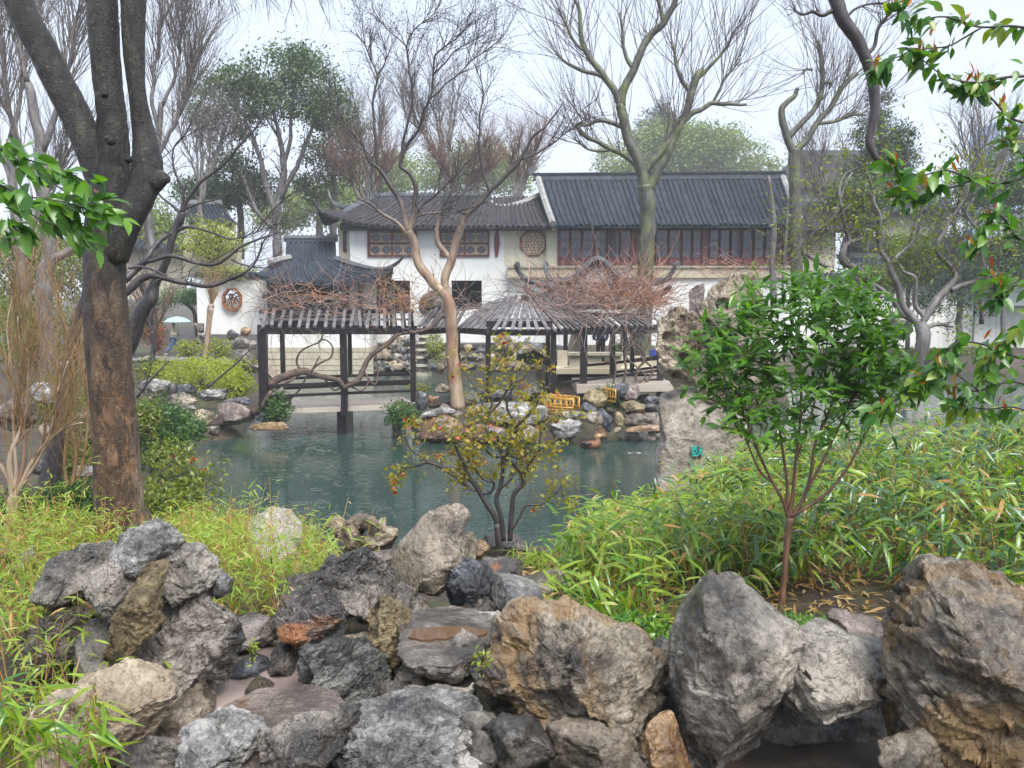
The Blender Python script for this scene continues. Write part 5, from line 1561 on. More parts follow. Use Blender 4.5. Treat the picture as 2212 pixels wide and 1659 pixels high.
# ---- T1: the big forked tree on the left
m, nt, b = mat_base('flaking_bark')
v = rnd_offset(nt, coords(nt, (1, 1, .45)))
vh = coords(nt, (1, 1, 2.2))
geo = N(nt, 'ShaderNodeNewGeometry')
sep = N(nt, 'ShaderNodeSeparateXYZ')
nt.links.new(geo.outputs['Position'], sep.inputs[0])
n1, n2, n3 = noise(nt, v, 13, 9, .72, .6), noise(nt, vh, 24, 6, .7, 1.0), noise(nt, coords(nt), 3.4, 4, .6)
brown = ramp(nt, n1.outputs[0], [(.3, (.026, .015, .010)), (.46, (.11, .056, .030)), (.6, (.20, .12, .066)), (.74, (.38, .28, .18))])
upper = ramp(nt, n1.outputs[0], [(.3, (.008, .008, .010)), (.52, (.026, .025, .024)), (.68, (.062, .066, .042)), (.8, (.15, .15, .12))])
hh = N(nt, 'ShaderNodeMath', operation='MULTIPLY_ADD')           # bark peels off towards the foot
nt.links.new(n3.outputs[0], hh.inputs[0]); hh.inputs[1].default_value = 1.6
nt.links.new(sep.outputs[2], hh.inputs[2])
fac = ramp(nt, hh.outputs[0], [(0, 0), (1, 1)])
mr = N(nt, 'ShaderNodeMapRange'); mr.inputs[1].default_value = 3.7; mr.inputs[2].default_value = 5.3
nt.links.new(hh.outputs[0], mr.inputs[0])
c = mix(nt, mr.outputs[0], brown, upper)
vo = N(nt, 'ShaderNodeTexVoronoi', feature='F1'); vo.inputs['Scale'].default_value = 11
wp = N(nt, 'ShaderNodeVectorMath', operation='SCALE'); wp.inputs['Scale'].default_value = .35
nt.links.new(n1.outputs[1], wp.inputs[0])
wa = N(nt, 'ShaderNodeVectorMath', operation='ADD'); nt.links.new(v, wa.inputs[0]); nt.links.new(wp.outputs[0], wa.inputs[1]); nt.links.new(wa.outputs[0], vo.inputs['Vector'])
sc_ = N(nt, 'ShaderNodeSeparateColor'); nt.links.new(vo.outputs['Color'], sc_.inputs[0])
flake = ramp(nt, sc_.outputs[0], [(.0, (.35, .35, .35)), (.5, (.8, .8, .8)), (1.0, (1.5, 1.45, 1.3))])
c = mix(nt, 1.0, c, flake, 'MULTIPLY')
lent = ramp(nt, n2.outputs[0], [(.60, 0.0), (.66, .5)])
c = mix(nt, lent, c, (.30, .27, .21))
c = mix(nt, ramp(nt, n3.outputs[0], [(.655, 0.0), (.685, .85)]), c, (.42, .14, .04))
# paler strip down the right of the foot
sx = N(nt, 'ShaderNodeMapRange'); sx.inputs[1].default_value = -3.40; sx.inputs[2].default_value = -3.30
nt.links.new(sep.outputs[0], sx.inputs[0])
hz = N(nt, 'ShaderNodeMapRange'); hz.inputs[1].default_value = 3.3; hz.inputs[2].default_value = 2.7
nt.links.new(sep.outputs[2], hz.inputs[0])
mm = N(nt, 'ShaderNodeMath', operation='MULTIPLY'); nt.links.new(sx.outputs[0], mm.inputs[0]); nt.links.new(hz.outputs[0], mm.inputs[1])
m2 = N(nt, 'ShaderNodeMath', operation='MULTIPLY'); nt.links.new(mm.outputs[0], m2.inputs[0])
nt.links.new(ramp(nt, n1.outputs[0], [(.38, 0.0), (.6, .9)]), m2.inputs[1])
c = mix(nt, m2.outputs[0], c, (.50, .45, .36))
nt.links.new(c, b.inputs['Base Color'])
b.inputs['Roughness'].default_value = .42
k = bump(nt, b, n1.outputs[0], 1.0, .05)
k = bump(nt, b, sc_.outputs[0], .5, .012, k)
bump(nt, b, n2.outputs[0], .8, .02, k)
T1 = 8.0
forked, fp, _ = tree('forked_tree', 'big three-limbed tree with dark flaking bark, brown at the foot, left foreground', 'tree', [
    [(268, 1330, 64), (264, 1200, 56), (258, 1100, 52), (250, 950, 48), (240, 830, 46), (230, 700, 46), (226, 600, 43), (228, 500, 43), (238, 420, 42), (244, 360, 34)],
    [(228, 430, 28), (200, 335, 31), (165, 252, 31), (128, 180, 31), (92, 105, 30), (60, 50, 29), (36, -10, 29), (10, -90, 28)],
    [(240, 420, 36), (246, 330, 32), (241, 250, 30), (234, 190, 29), (226, 100, 30), (220, 0, 31), (214, -90, 30)],
    [(252, 560, 24, -.05), (270, 490, 30, -.1), (300, 430, 30, -.1), (318, 378, 33, -.05), (314, 310, 26), (304, 250, 20), (295, 190, 18), (289, 100, 22), (288, 0, 25), (288, -90, 25)],
    [(312, 395, 30, -.08), (340, 388, 24, -.08), (358, 388, 13, -.08), (366, 392, 5, -.08)],
], T1, m, [], None, sides=28, rough=.10)
for (X, Y, r_) in ((277, 344, 9), (232, 300, 7), (226, 205, 8), (240, 305, 10)):
    p = P(X, Y, T1 - .2)
    g = Bag().tube([p, p + (0.01, -.03, 0), p + (.02, -.06, 0)], np.array([1, .9, .3]) * r_ * T1 / 1944, 9)
    part('knot', g, m, forked, smooth=True)
# pendulous twigs from an overhead branch of the same tree
ov, orr = limb_pts([(300, -120, 20, .5), (420, -70, 12, 1), (560, -50, 8, 1.5), (700, -40, 5, 2)], T1)
part('branch', Bag().tube(ov, orr, 8), m, forked, smooth=True)
a1 = grow([(ov, orr)], 42, .2, (.25, .6), (.6, 1.4), -.9, -.12, .12, 7, .006)
a2 = grow(aslist(*a1), 110, .2, (.1, .28), (.3, .8), -.3, -.1, .12, 5, .0035)
part('twigs', Bag().tubes(*a1).tubes(*a2), BM['twig_far'], forked, kind='stuff')

ISLBARK = bark_mat('tan_bark_dark_above', (.50, .40, .29), (.34, .25, .175), (.17, .11, .08), 5, (1, 1, .25), .4, .015, .45, (.23, .13, .085), .55)
_nt = ISLBARK.node_tree
_b = _nt.nodes['Principled BSDF']
_src = _b.inputs['Base Color'].links[0].from_socket
_g = N(_nt, 'ShaderNodeNewGeometry'); _s = N(_nt, 'ShaderNodeSeparateXYZ'); _nt.links.new(_g.outputs['Position'], _s.inputs[0])
_nz = noise(_nt, coords(_nt), 1.5, 4, .6)
_a = N(_nt, 'ShaderNodeMath', operation='MULTIPLY_ADD'); _nt.links.new(_nz.outputs[0], _a.inputs[0]); _a.inputs[1].default_value = 2.0; _nt.links.new(_s.outputs[2], _a.inputs[2])
_m = N(_nt, 'ShaderNodeMapRange'); _m.inputs[1].default_value = 5.6; _m.inputs[2].default_value = 7.6; _nt.links.new(_a.outputs[0], _m.inputs[0])
_nt.links.new(mix(_nt, _m.outputs[0], _src, (.04, .032, .032)), _b.inputs['Base Color'])
# ---- T2: the bare smooth-barked tree on the island
T2 = 25.4
isl, ip, itw = tree('bare_tree', 'bare smooth-barked tree forking twice, rooted on the island in the centre', 'tree', [
    [(990, 885, 17), (983, 830, 15.5), (976, 760, 14), (974, 700, 13), (970, 660, 12.5), (962, 636, 12), (940, 615, 10.5), (912, 578, 10), (899, 550, 9.5), (892, 520, 9.5), (882, 498, 10)],
    [(966, 650, 9), (962, 620, 9), (961, 600, 9.5), (972, 570, 9.5), (983, 535, 9), (992, 500, 8.5), (1003, 470, 8), (1023, 450, 6.5), (1042, 432, 5.5), (1060, 414, 4)],
    [(1023, 450, 6), (1042, 432, 5.5), (1060, 414, 5), (1085, 386, 4.5), (1122, 349, 4), (1149, 298, 3), (1182, 272, 2), (1219, 218, 1)],
    [(975, 560, 6), (962, 545, 6), (946, 525, 6), (941, 502, 5.5), (944, 492, 4), (950, 465, 3), (965, 435, 2), (975, 410, 1.2)],
    [(882, 500, 7), (874, 470, 6), (866, 440, 5.2), (850, 413, 4.8), (832, 385, 4.4), (813, 362, 4), (796, 349, 3.2), (783, 315, 2.6), (760, 285, 2), (736, 255, 1.4), (700, 225, .8)],
    [(884, 498, 7), (890, 470, 5.5), (898, 420, 5), (893, 395, 4.5), (884, 372, 4.2), (864, 357, 4), (870, 335, 3.8), (884, 308, 3.4), (904, 278, 3.2), (915, 248, 3), (927, 215, 2.8), (935, 185, 2.5), (937, 130, 2.1), (951, 111, 1.8), (988, 77, 1.4), (1024, 44, .9)],
    [(868, 340, 3), (872, 300, 2.8), (884, 255, 2.6), (890, 215, 2.4), (887, 170, 2.2), (884, 134, 2), (878, 100, 1.6), (890, 70, 1.2), (925, 40, 1), (955, 5, .8)],
    [(816, 362, 3.2), (812, 330, 3), (809, 289, 2.8), (808, 240, 2.5), (808, 200, 2.3), (814, 164, 2), (800, 130, 1.6), (788, 100, 1.3), (770, 70, 1)],
    [(814, 164, 1.6), (828, 140, 1.3), (832, 105, 1.1), (822, 70, .8)],
    [(880, 505, 5), (862, 484, 4), (840, 470, 3.6), (812, 449, 3.2), (795, 438, 2.6), (775, 428, 2.2), (765, 412, 1.8), (758, 390, 1.2), (736, 375, .8)],
    [(1058, 416, 3.2), (1046, 380, 2.6), (1038, 340, 2.3), (1035, 302, 2.1), (1038, 248, 1.8), (1041, 195, 1.4), (1030, 150, .9)],
    [(937, 160, 2), (960, 140, 1.6), (985, 108, 1.4), (1015, 90, 1.1), (1050, 72, .8)],
    [(927, 215, 2), (955, 190, 1.7), (990, 160, 1.5), (1030, 125, 1.2), (1075, 90, .8), (1098, 62, .6)],
    [(1125, 345, 2.4), (1165, 330, 1.9), (1200, 305, 1.5), (1240, 270, 1)],
    [(884, 500, 3.5), (905, 455, 2.8), (940, 420, 2.3), (985, 380, 1.8), (1010, 345, 1.3)],
    [(890, 470, 3), (925, 460, 2.4), (975, 458, 2), (1003, 462, 1.4)],
    [(878, 100, 1.4), (850, 75, 1.2), (822, 45, 1), (800, 10, .7)],
], T2, ISLBARK, [
    dict(n=260, t0=.35, length=(.7, 1.7), ang=(.4, 1.0), up=.35, bend=.02, wig=.16, r0=.014, skip=3, **{'from': 'limbs'}),
    dict(n=1100, t0=.2, length=(.35, .95), ang=(.4, 1.0), up=.15, wig=.2, K=5, r0=.008),
    dict(n=3000, t0=.2, length=(.15, .5), ang=(.4, 1.0), up=.05, wig=.2, K=4, r0=.0055),
], BM['twig_dark'], sides=12, rough=.06, wob=.05)
# old seed heads still on the twigs
tips = np.concatenate([[p[-1] for p, r in lv] for lv in itw[1:]])
tips = tips[R.random(len(tips)) < .45]
part('seed_heads', Bag().leaves(tips, R.normal(size=(len(tips), 3)), R.normal(size=(len(tips), 3)), .05, .045, [(.5, 1.0)]), BM['twig'], isl, kind='stuff')

# ---- T3: the big pollarded tree in front of the hall
T3 = 38.0
pol_levels = lambda a, b_, c_: [
    dict(n=a, t0=.35, length=(1.6, 4.4), ang=(.15, 1.25), up=.55, bend=.05, wig=.055, K=8, r0=.019, taper=.35, skip=2, **{'from': 'limbs'}),
    dict(n=b_, t0=.1, length=(.9, 2.4), ang=(.15, .6), up=.22, bend=.04, wig=.07, K=7, r0=.012, taper=.4),
    dict(n=c_, t0=.3, length=(.4, 1.2), ang=(.15, .6), up=.10, bend=.03, wig=.08, K=5, r0=.008, taper=.5),
]
tree('pollard_tree', 'tall pollarded tree with dense upright whips, its trunk crossing the hall front', 'tree', [
    [(1388, 800, 20), (1390, 700, 18), (1392, 620, 17), (1396, 540, 17), (1400, 470, 16.5), (1398, 430, 17), (1394, 400, 17)],
    [(1396, 420, 14), (1386, 372, 12.5), (1370, 325, 11.5), (1356, 290, 11), (1346, 255, 10.5), (1340, 225, 10)],
    [(1341, 230, 8.5), (1326, 195, 7.5), (1306, 168, 7), (1285, 140, 6.5), (1266, 110, 6), (1256, 75, 5), (1252, 30, 4), (1240, -20, 3)],
    [(1342, 228, 9.5), (1346, 190, 9), (1368, 150, 8.5), (1384, 115, 8), (1398, 85, 7.5), (1432, 50, 7), (1452, 15, 6), (1470, -30, 5)],
    [(1390, 392, 8), (1374, 358, 7), (1350, 337, 6.2), (1322, 322, 5.6), (1296, 308, 5.2), (1262, 292, 4.6), (1246, 272, 4)],
    [(1352, 285, 6), (1342, 272, 5.2), (1316, 264, 4.8), (1290, 262, 4.2), (1266, 272, 3.6), (1248, 268, 2.5)],
    [(1400, 410, 12), (1424, 365, 9.5), (1442, 330, 9), (1460, 292, 8.5), (1475, 260, 8), (1486, 228, 8), (1494, 200, 9), (1505, 165, 8), (1518, 150, 5)],
    [(1476, 262, 6), (1496, 244, 5.5), (1522, 232, 5), (1540, 224, 5), (1572, 226, 4), (1612, 224, 2.6)],
    [(1392, 372, 9), (1420, 335, 8), (1446, 305, 7.5), (1470, 262, 6)],
    [(1306, 168, 5), (1280, 158, 4.5), (1252, 150, 4), (1222, 135, 3), (1200, 115, 2.2)],
    [(1266, 110, 4), (1245, 95, 3.4), (1225, 60, 2.6), (1205, 20, 2)],
    [(1368, 150, 5), (1350, 120, 4), (1345, 80, 3.2), (1338, 30, 2.4)],
    [(1432, 50, 5), (1425, 10, 4), (1415, -30, 3)],
    [(1494, 200, 6), (1475, 175, 4.5), (1462, 140, 3.4), (1455, 100, 2.4)],
    [(1505, 170, 5), (1540, 140, 3.6), (1568, 105, 2.6), (1590, 60, 1.8)],
    [(1540, 224, 3.6), (1556, 190, 2.8), (1575, 160, 2.2), (1600, 130, 1.6)],
    [(1322, 322, 4), (1290, 325, 3), (1262, 318, 2.2), (1240, 300, 1.5)],
], T3, BM['pollard'], pol_levels(300, 520, 700), BM['twig'], sides=12, rough=.14, wob=.06)
# ---- T4: second pollard on the right
T4 = 43.5
tree('pollard_tree', 'smaller pollarded tree with snaking limbs above the corner house', 'tree', [
    [(1722, 620, 13), (1720, 500, 12), (1717, 420, 12), (1715, 350, 12), (1716, 320, 12)],
    [(1714, 330, 9), (1700, 296, 8), (1690, 262, 7.5), (1692, 230, 6.5), (1716, 208, 5), (1724, 190, 4)],
    [(1702, 300, 6.5), (1728, 270, 6), (1756, 240, 5.6), (1774, 200, 5.4), (1776, 160, 5), (1772, 110, 4.4), (1765, 85, 3)],
    [(1718, 325, 8), (1744, 300, 6.8), (1762, 270, 6.2), (1796, 230, 5.6), (1806, 212, 5.4), (1826, 180, 4.8), (1852, 158, 4)],
    [(1758, 268, 4.2), (1800, 262, 3.8), (1840, 248, 3.2), (1866, 250, 2.4)],
    [(1776, 180, 4), (1795, 178, 3.2), (1790, 192, 2)],
    [(1756, 150, 3), (1742, 150, 2.4), (1734, 160, 1.6)],
], T4, BM['pollard'], pol_levels(150, 280, 400), BM['twig'], sides=10, rough=.14, wob=.05, group=None)
# ---- willow stump by the garden wall, with a head of young shoots
tree('willow_stump', 'slim pollarded willow with a burst of straw shoots before the octagonal opening', 'tree', [
    [(443, 775, 7.5), (447, 740, 6.5), (451, 700, 6), (455, 664, 7)],
    [(455, 668, 5), (456, 662, 7), (457, 656, 4)],
], 41.5, BM['crape'], [dict(n=46, t0=.3, length=(1.0, 2.8), ang=(.1, .9), up=.9, bend=.04, wig=.03, K=5, r0=.02, skip=1, **{'from': 'limbs'}),
                     dict(n=60, t0=.2, length=(.4, 1.0), ang=(.1, .4), up=.2, wig=.04, K=4, r0=.01)], BM['twig_straw'])

# ---- T6: dark spreading tree on the left, behind the forked trunk
T6 = 14.0
tree('spreading_tree', 'dark spreading bare tree leaning right, half behind the big forked trunk', 'tree', [
    [(270, 760, 20), (286, 720, 19), (312, 670, 16), (330, 645, 15), (338, 615, 11), (350, 590, 9), (362, 550, 8.5), (378, 500, 8), (388, 470, 9), (392, 455, 7)],
    [(312, 670, 9), (318, 640, 7), (308, 622, 6), (306, 612, 5)],
    [(392, 460, 5), (404, 430, 4), (430, 395, 3.6), (460, 370, 3), (500, 335, 2.6), (535, 300, 2.2), (560, 270, 1.6), (590, 215, 1)],
    [(390, 462, 4), (372, 442, 3), (352, 428, 2.4), (340, 416, 2)],
    [(392, 455, 3.6), (394, 425, 3), (388, 395, 2.6), (376, 360, 2.2), (380, 320, 1.8), (410, 270, 1.4), (430, 220, 1)],
    [(268, 605, 9, -.4), (292, 582, 8, -.3), (318, 560, 7, -.3), (330, 535, 6, -.2), (352, 512, 5, -.1), (378, 500, 4)],
    [(262, 640, 9, -.5), (288, 618, 9, -.5), (300, 604, 8, -.5), (330, 596, 6.5, -.5), (362, 600, 5.5, -.5), (400, 612, 5, -.5), (455, 618, 4.6, -.5), (500, 600, 4.2, -.5), (530, 585, 3.4, -.5), (555, 560, 2.6, -.4), (575, 520, 1.6, -.4)],
    [(318, 565, 5, -.3), (350, 558, 4.6, -.3), (372, 556, 4.4, -.3), (420, 565, 4, -.3), (460, 565, 3.6, -.3), (488, 552, 3.2, -.3), (520, 532, 2.6, -.3), (560, 522, 2, -.3), (605, 500, 1.2, -.3)],
    [(375, 500, 3.6), (400, 494, 3.2), (430, 496, 2.8), (470, 505, 2.2), (510, 513, 1.6), (560, 500, 1), (620, 470, .6)],
    [(500, 560, 2.2, -.3), (520, 570, 1.8, -.3), (560, 578, 1.4, -.3), (600, 575, 1, -.3)],
    [(276, 578, 3.5, -.6), (300, 573, 3, -.6), (330, 580, 2.4, -.6), (360, 592, 1.8, -.6)],
    [(555, 500, 1.6), (600, 440, 1.3), (660, 400, 1), (720, 330, .6)],
    [(392, 452, 2.4), (430, 440, 2), (480, 420, 1.6), (520, 385, 1.2), (560, 350, .8)],
], T6, BM['dark'], [
    dict(n=130, t0=.25, length=(.3, 1.1), ang=(.4, 1.1), up=.25, wig=.2, r0=.007, skip=2, **{'from': 'limbs'}),
    dict(n=430, t0=.2, length=(.15, .6), ang=(.4, 1.0), up=.12, wig=.2, K=5, r0=.0042),
    dict(n=900, t0=.2, length=(.1, .35), ang=(.4, 1.0), up=.1, wig=.2, K=4, r0=.003),
], BM['twig_dark'], sides=10, rough=.16, wob=.06)
# ---- T7: leaning dark trunk at far left
tree('leaning_tree', 'dark leaning trunk at the left, wrapped by bare yellow stems', 'tree', [
    [(102, 1075, 24), (112, 1010, 21), (126, 930, 19), (140, 860, 17), (152, 780, 14), (165, 700, 12), (182, 650, 11), (205, 600, 9), (225, 560, 7)],
], 12.0, BM['dark'], [dict(n=26, t0=.3, length=(.3, 1.0), ang=(.5, 1.2), up=.2, wig=.2, r0=.008, **{'from': 'limbs'}), dict(n=90, t0=.2, length=(.2, .6), ang=(.4, .9), wig=.2, K=5, r0=.004)], BM['twig'], rough=.18)
# ---- three grey-trunked bare trees in the upper left
for k, (limbs, d, lab) in enumerate((
        ([[(110, 900, 22), (105, 760, 18), (95, 640, 17), (105, 540, 15), (98, 430, 13), (85, 300, 11), (60, 180, 9)], [(105, 560, 10), (150, 540, 9), (180, 515, 8), (240, 470, 5), (300, 400, 3)], [(95, 430, 9), (50, 330, 7), (20, 230, 5), (5, 120, 3)],
          [(90, 330, 8), (130, 230, 6), (150, 130, 4), (165, 30, 2)], [(60, 180, 6), (40, 80, 4), (30, -20, 2.5)]], 24, 'pale grey bare tree at the far left, its trunk behind the glossy leaves'),
        ([[(62, 860, 15), (58, 700, 13), (45, 560, 12), (30, 420, 10), (22, 300, 8)], [(45, 560, 8), (75, 480, 6), (110, 400, 4.5), (150, 320, 3)], [(28, 400, 7), (0, 330, 5), (-20, 250, 3)], [(22, 300, 5), (45, 200, 4), (60, 90, 3), (70, 0, 2)]], 30, 'slender bare tree nearest the left edge'),
        ([[(330, 560, 10), (322, 470, 9), (330, 380, 8), (345, 290, 7), (350, 220, 5)], [(335, 350, 5), (375, 270, 4), (405, 190, 3), (430, 110, 2)], [(345, 290, 5), (330, 210, 4), (340, 120, 3), (350, 20, 2)], [(350, 230, 4), (380, 150, 3), (395, 60, 2), (400, 0, 1.5)]], 33, 'bare tree filling the sky just right of the forked trunk'))):
    tree('bare_tree', lab, 'tree', limbs, d, BM['grey'], [
        dict(n=150, t0=.3, length=(1.2, 3.2), ang=(.2, .8), up=.55, bend=.03, wig=.08, K=7, r0=.022, skip=1, **{'from': 'limbs'}),
        dict(n=620, t0=.15, length=(.7, 2.0), ang=(.2, .7), up=.3, bend=.03, wig=.1, K=6, r0=.012),
        dict(n=1050, t0=.2, length=(.35, 1.0), ang=(.2, .6), up=.15, wig=.12, K=4, r0=.008),
    ], BM['twig_far'], rough=.1, wob=.08)
# ---- T5: gnarled tree on the right bank
T5 = 13.0
gn, gp_, gtw = tree('gnarled_tree', 'gnarled lichen-grey tree with crooked limbs on the right bank', 'tree', [
    [(1895, 985, 13), (1905, 915, 12), (1935, 870, 12), (1965, 830, 12), (1985, 770, 13), (1988, 730, 15), (1986, 700, 13)],
    [(1986, 705, 9), (1958, 665, 8), (1945, 625, 7), (1928, 590, 6.5), (1925, 570, 7), (1905, 545, 4.6), (1894, 515, 4.2), (1893, 470, 3.8), (1886, 440, 3.4), (1892, 400, 3), (1875, 360, 2.4), (1850, 340, 1.6)],
    [(1984, 700, 7), (1960, 680, 6.5), (1925, 655, 5.5), (1890, 620, 4), (1850, 600, 3), (1845, 580, 2)],
    [(1990, 700, 8), (2020, 660, 8), (2050, 630, 8), (2062, 605, 6), (2048, 580, 5), (2035, 545, 4.6), (2030, 520, 4.6), (2045, 500, 3.8), (2070, 460, 3.2), (2085, 420, 2.4), (2090, 390, 1.6)],
    [(2055, 628, 6), (2085, 615, 5.6), (2105, 605, 5.4), (2114, 578, 4.6), (2108, 545, 3.8), (2110, 510, 3.2), (2095, 470, 2.4), (2110, 430, 1.6)],
    [(2120, 700, 5), (2118, 650, 5), (2128, 610, 5), (2126, 585, 4), (2108, 560, 3)],
    [(1988, 720, 6), (2010, 705, 5), (2035, 698, 4), (2060, 706, 2)],
    [(1925, 570, 4.6), (1955, 548, 4), (1978, 518, 3.6), (1986, 480, 3.2), (1996, 440, 2.6), (2010, 410, 1.6)],
    [(1892, 640, 6), (1870, 600, 6), (1818, 575, 8), (1822, 540, 7), (1838, 525, 5), (1830, 480, 4), (1810, 440, 3.6), (1818, 400, 3), (1840, 370, 2.4), (1875, 345, 2)],
    [(1838, 525, 4), (1862, 515, 3.2), (1870, 490, 2.4)],
    [(1745, 580, 3), (1735, 552, 4), (1758, 565, 5), (1785, 580, 4)], [(1735, 552, 2.6), (1725, 520, 2), (1735, 470, 1.6), (1745, 425, 1)],
    [(1998, 690, 6), (1990, 650, 5), (1978, 600, 4.4), (1955, 585, 3.6), (1950, 570, 2)],
    [(1818, 440, 3), (1790, 480, 3), (1762, 505, 2.6), (1748, 530, 2)],
    [(1842, 372, 2.6), (1798, 470, 2.2), (1840, 440, 1.6)],
], T5, BM['grey'], [
    dict(n=170, t0=.3, length=(.25, .9), ang=(.4, 1.1), up=.2, wig=.2, r0=.007, skip=1, **{'from': 'limbs'}),
    dict(n=520, t0=.2, length=(.15, .5), ang=(.4, 1.0), up=.1, wig=.2, K=5, r0=.0042),
], BM['twig'], sides=10, rough=.25, wob=.10)
LM = {
    'spring': leaf_mat('spring_leaf', [(.10, .15, .02), (.22, .27, .03), (.15, .22, .03), (.30, .30, .05)], .4, .45),
    'glossy': leaf_mat('glossy_leaf', [(.035, .105, .018), (.09, .22, .025), (.17, .34, .035), (.06, .165, .025), (.12, .28, .03)], .28, .4, .55),
    'photinia': leaf_mat('photinia_leaf', [(.03, .11, .022), (.075, .20, .03), (.15, .30, .035), (.05, .15, .03), (.28, .36, .035)], .28, .42, .55),
    'autumn': leaf_mat('orange_leaf', [(.42, .13, .03), (.34, .07, .025), (.46, .24, .03)], .4, .4),
    'lime': leaf_mat('lime_bamboo_leaf', [(.16, .26, .02), (.28, .40, .04), (.36, .46, .06), (.22, .32, .03), (.42, .46, .10)], .38, .42),
    'bamboo': leaf_mat('dwarf_bamboo_leaf', [(.035, .12, .018), (.13, .27, .02), (.25, .42, .03), (.07, .19, .025), (.31, .45, .04), (.05, .14, .035), (.19, .33, .03)], .26, .38, .7),
    'bamboo_dark': leaf_mat('deep_green_bamboo_leaf', [(.02, .075, .03), (.05, .13, .05), (.10, .20, .07), (.03, .10, .045), (.14, .24, .10)], .2, .28, .8),
    'straw': leaf_mat('dry_bamboo_leaf', [(.50, .33, .12), (.42, .22, .06), (.58, .46, .24)], .5, .35),
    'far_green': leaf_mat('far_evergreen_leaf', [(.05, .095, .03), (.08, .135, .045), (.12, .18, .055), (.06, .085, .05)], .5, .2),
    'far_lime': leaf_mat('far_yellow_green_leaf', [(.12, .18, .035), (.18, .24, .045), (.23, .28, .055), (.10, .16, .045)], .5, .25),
    'conifer': leaf_mat('conifer_needle', [(.03, .06, .03), (.055, .09, .045), (.08, .115, .06)], .5, .2),
    'bush': leaf_mat('bush_leaf', [(.03, .085, .02), (.065, .15, .03), (.11, .21, .04)], .4, .35),
    'yellowbush': leaf_mat('yellow_bush_leaf', [(.20, .26, .02), (.34, .40, .03), (.42, .46, .06), (.26, .33, .03)], .45, .4),
    'camellia': leaf_mat('camellia_leaf', [(.12, .19, .02), (.22, .27, .03), (.10, .16, .03), (.30, .30, .04)], .28, .4, .6),
    'quince': leaf_mat('quince_leaf', [(.24, .25, .03), (.36, .33, .04), (.18, .22, .03), (.44, .28, .05), (.34, .30, .04)], .45, .45),
    'quince_flower': leaf_mat('quince_flower', [(.55, .07, .06), (.62, .16, .12), (.48, .05, .05), (.66, .30, .22)], .5, .3),
    'grass': leaf_mat('ribbon_grass_leaf', [(.05, .17, .02), (.09, .25, .025), (.14, .32, .03)], .35, .35),
}
tips = np.concatenate([[p[-1] for p, r in lv] + [p[3] for p, r in lv] for lv in gtw])
tips = tips[R.random(len(tips)) < .8]
tp = np.concatenate([tips + R.normal(size=tips.shape) * .05 for _ in range(2)])
part('leaves', Bag().leaves(tp, R.normal(size=tp.shape) + (0, 0, -.2), R.normal(size=tp.shape) + (0, 0, 1), R.uniform(.05, .10, len(tp)), R.uniform(.025, .045, len(tp))), LM['spring'], gn, kind='stuff')
# the dark limb that comes down from above
tree('overhanging_tree', 'thick dark bare limb dropping into the picture at the upper right', 'tree', [
    [(1790, -60, 16), (1808, 0, 15), (1822, 45, 14), (1850, 85, 13.5), (1868, 125, 12), (1882, 165, 12), (1888, 205, 11), (1888, 240, 10), (1880, 280, 9), (1880, 310, 8.5), (1894, 345, 6)],
    [(1806, 20, 5), (1780, 32, 4), (1760, 22, 3.5), (1735, 28, 2.4), (1715, 15, 1.6)],
    [(1870, 118, 5), (1890, 100, 4), (1900, 60, 3.6), (1925, 20, 3), (1940, -30, 2.4)],
    [(1825, 45, 3), (1852, 20, 2.6), (1890, 8, 2), (1930, 12, 1.4)],
], 9.5, BM['dark'], [dict(n=70, t0=.3, length=(.2, .6), ang=(.5, 1.2), up=.1, wig=.2, r0=.0045, skip=1, **{'from': 'limbs'}), dict(n=200, t0=.2, length=(.1, .35), ang=(.4, 1.0), wig=.2, K=5, r0=.0028)], BM['twig_dark'], rough=.16, wob=.03,
     base=P(1790, -60, 9.5))

# ---- evergreen crowns
def leaf_cloud(blobs, d, depth, nclump, nleaf, crad, L, flat=.7, seed=0):
    """clumps of leaves spread through ellipsoids given in the picture (X, Y, rx, ry)"""
    rr = np.random.default_rng(seed)
    area = np.array([b_[2] * b_[3] for b_ in blobs], float)
    pick = rr.choice(len(blobs), nclump, p=area / area.sum())
    cs = []
    for i in pick:
        X, Y, rx, ry = blobs[i][:4]
        s = nrm(rr.normal(size=3)) * rr.uniform(.25, 1.0) ** .5
        c0 = P(X + s[0] * rx, Y + s[2] * ry, d)
        c0[1] += s[1] * depth
        cs.append(c0)
    cs = np.array(cs)
    cr_ = rr.uniform(.6, 1.25, nclump) * crad
    ci = np.repeat(np.arange(nclump), nleaf)
    off = rr.normal(size=(len(ci), 3)) * .5 * cr_[ci][:, None] * (1, 1, flat)
    pos = cs[ci] + off
    nn = nrm(off + rr.normal(size=off.shape) * .3 * crad + (0, 0, .5 * crad))
    dr = nrm(rr.normal(size=off.shape) + off * .6 / crad + (0, 0, -.2))
    return pos, dr, nn, rr.uniform(.7, 1.3, len(pos)) * L, cs

def evergreen(name, label, limbs, blobs, d, depth, nclump, nleaf, crad, L, mat, wl=.5, bark='grey', seed=0, twigs=0, group=None, cat='tree'):
    root, paths, _ = tree(name, label, cat, limbs, d, BM[bark], [dict(n=twigs, t0=.4, length=(.8, 2.4), ang=(.3, 1), up=.4, wig=.12, r0=.05, **{'from': 'limbs'})] if twigs else [], BM['twig'], sides=8, rough=.1, wob=.1, group=group)
    pos, dr, nn, L_, cs = leaf_cloud(blobs, d, depth, nclump, nleaf, crad, L, seed=seed)
    part('crown', Bag().leaves(pos, dr, nn, L_, L_ * wl, [(.5, 1.0)], .2), LM[mat], root, kind='stuff')
    return root

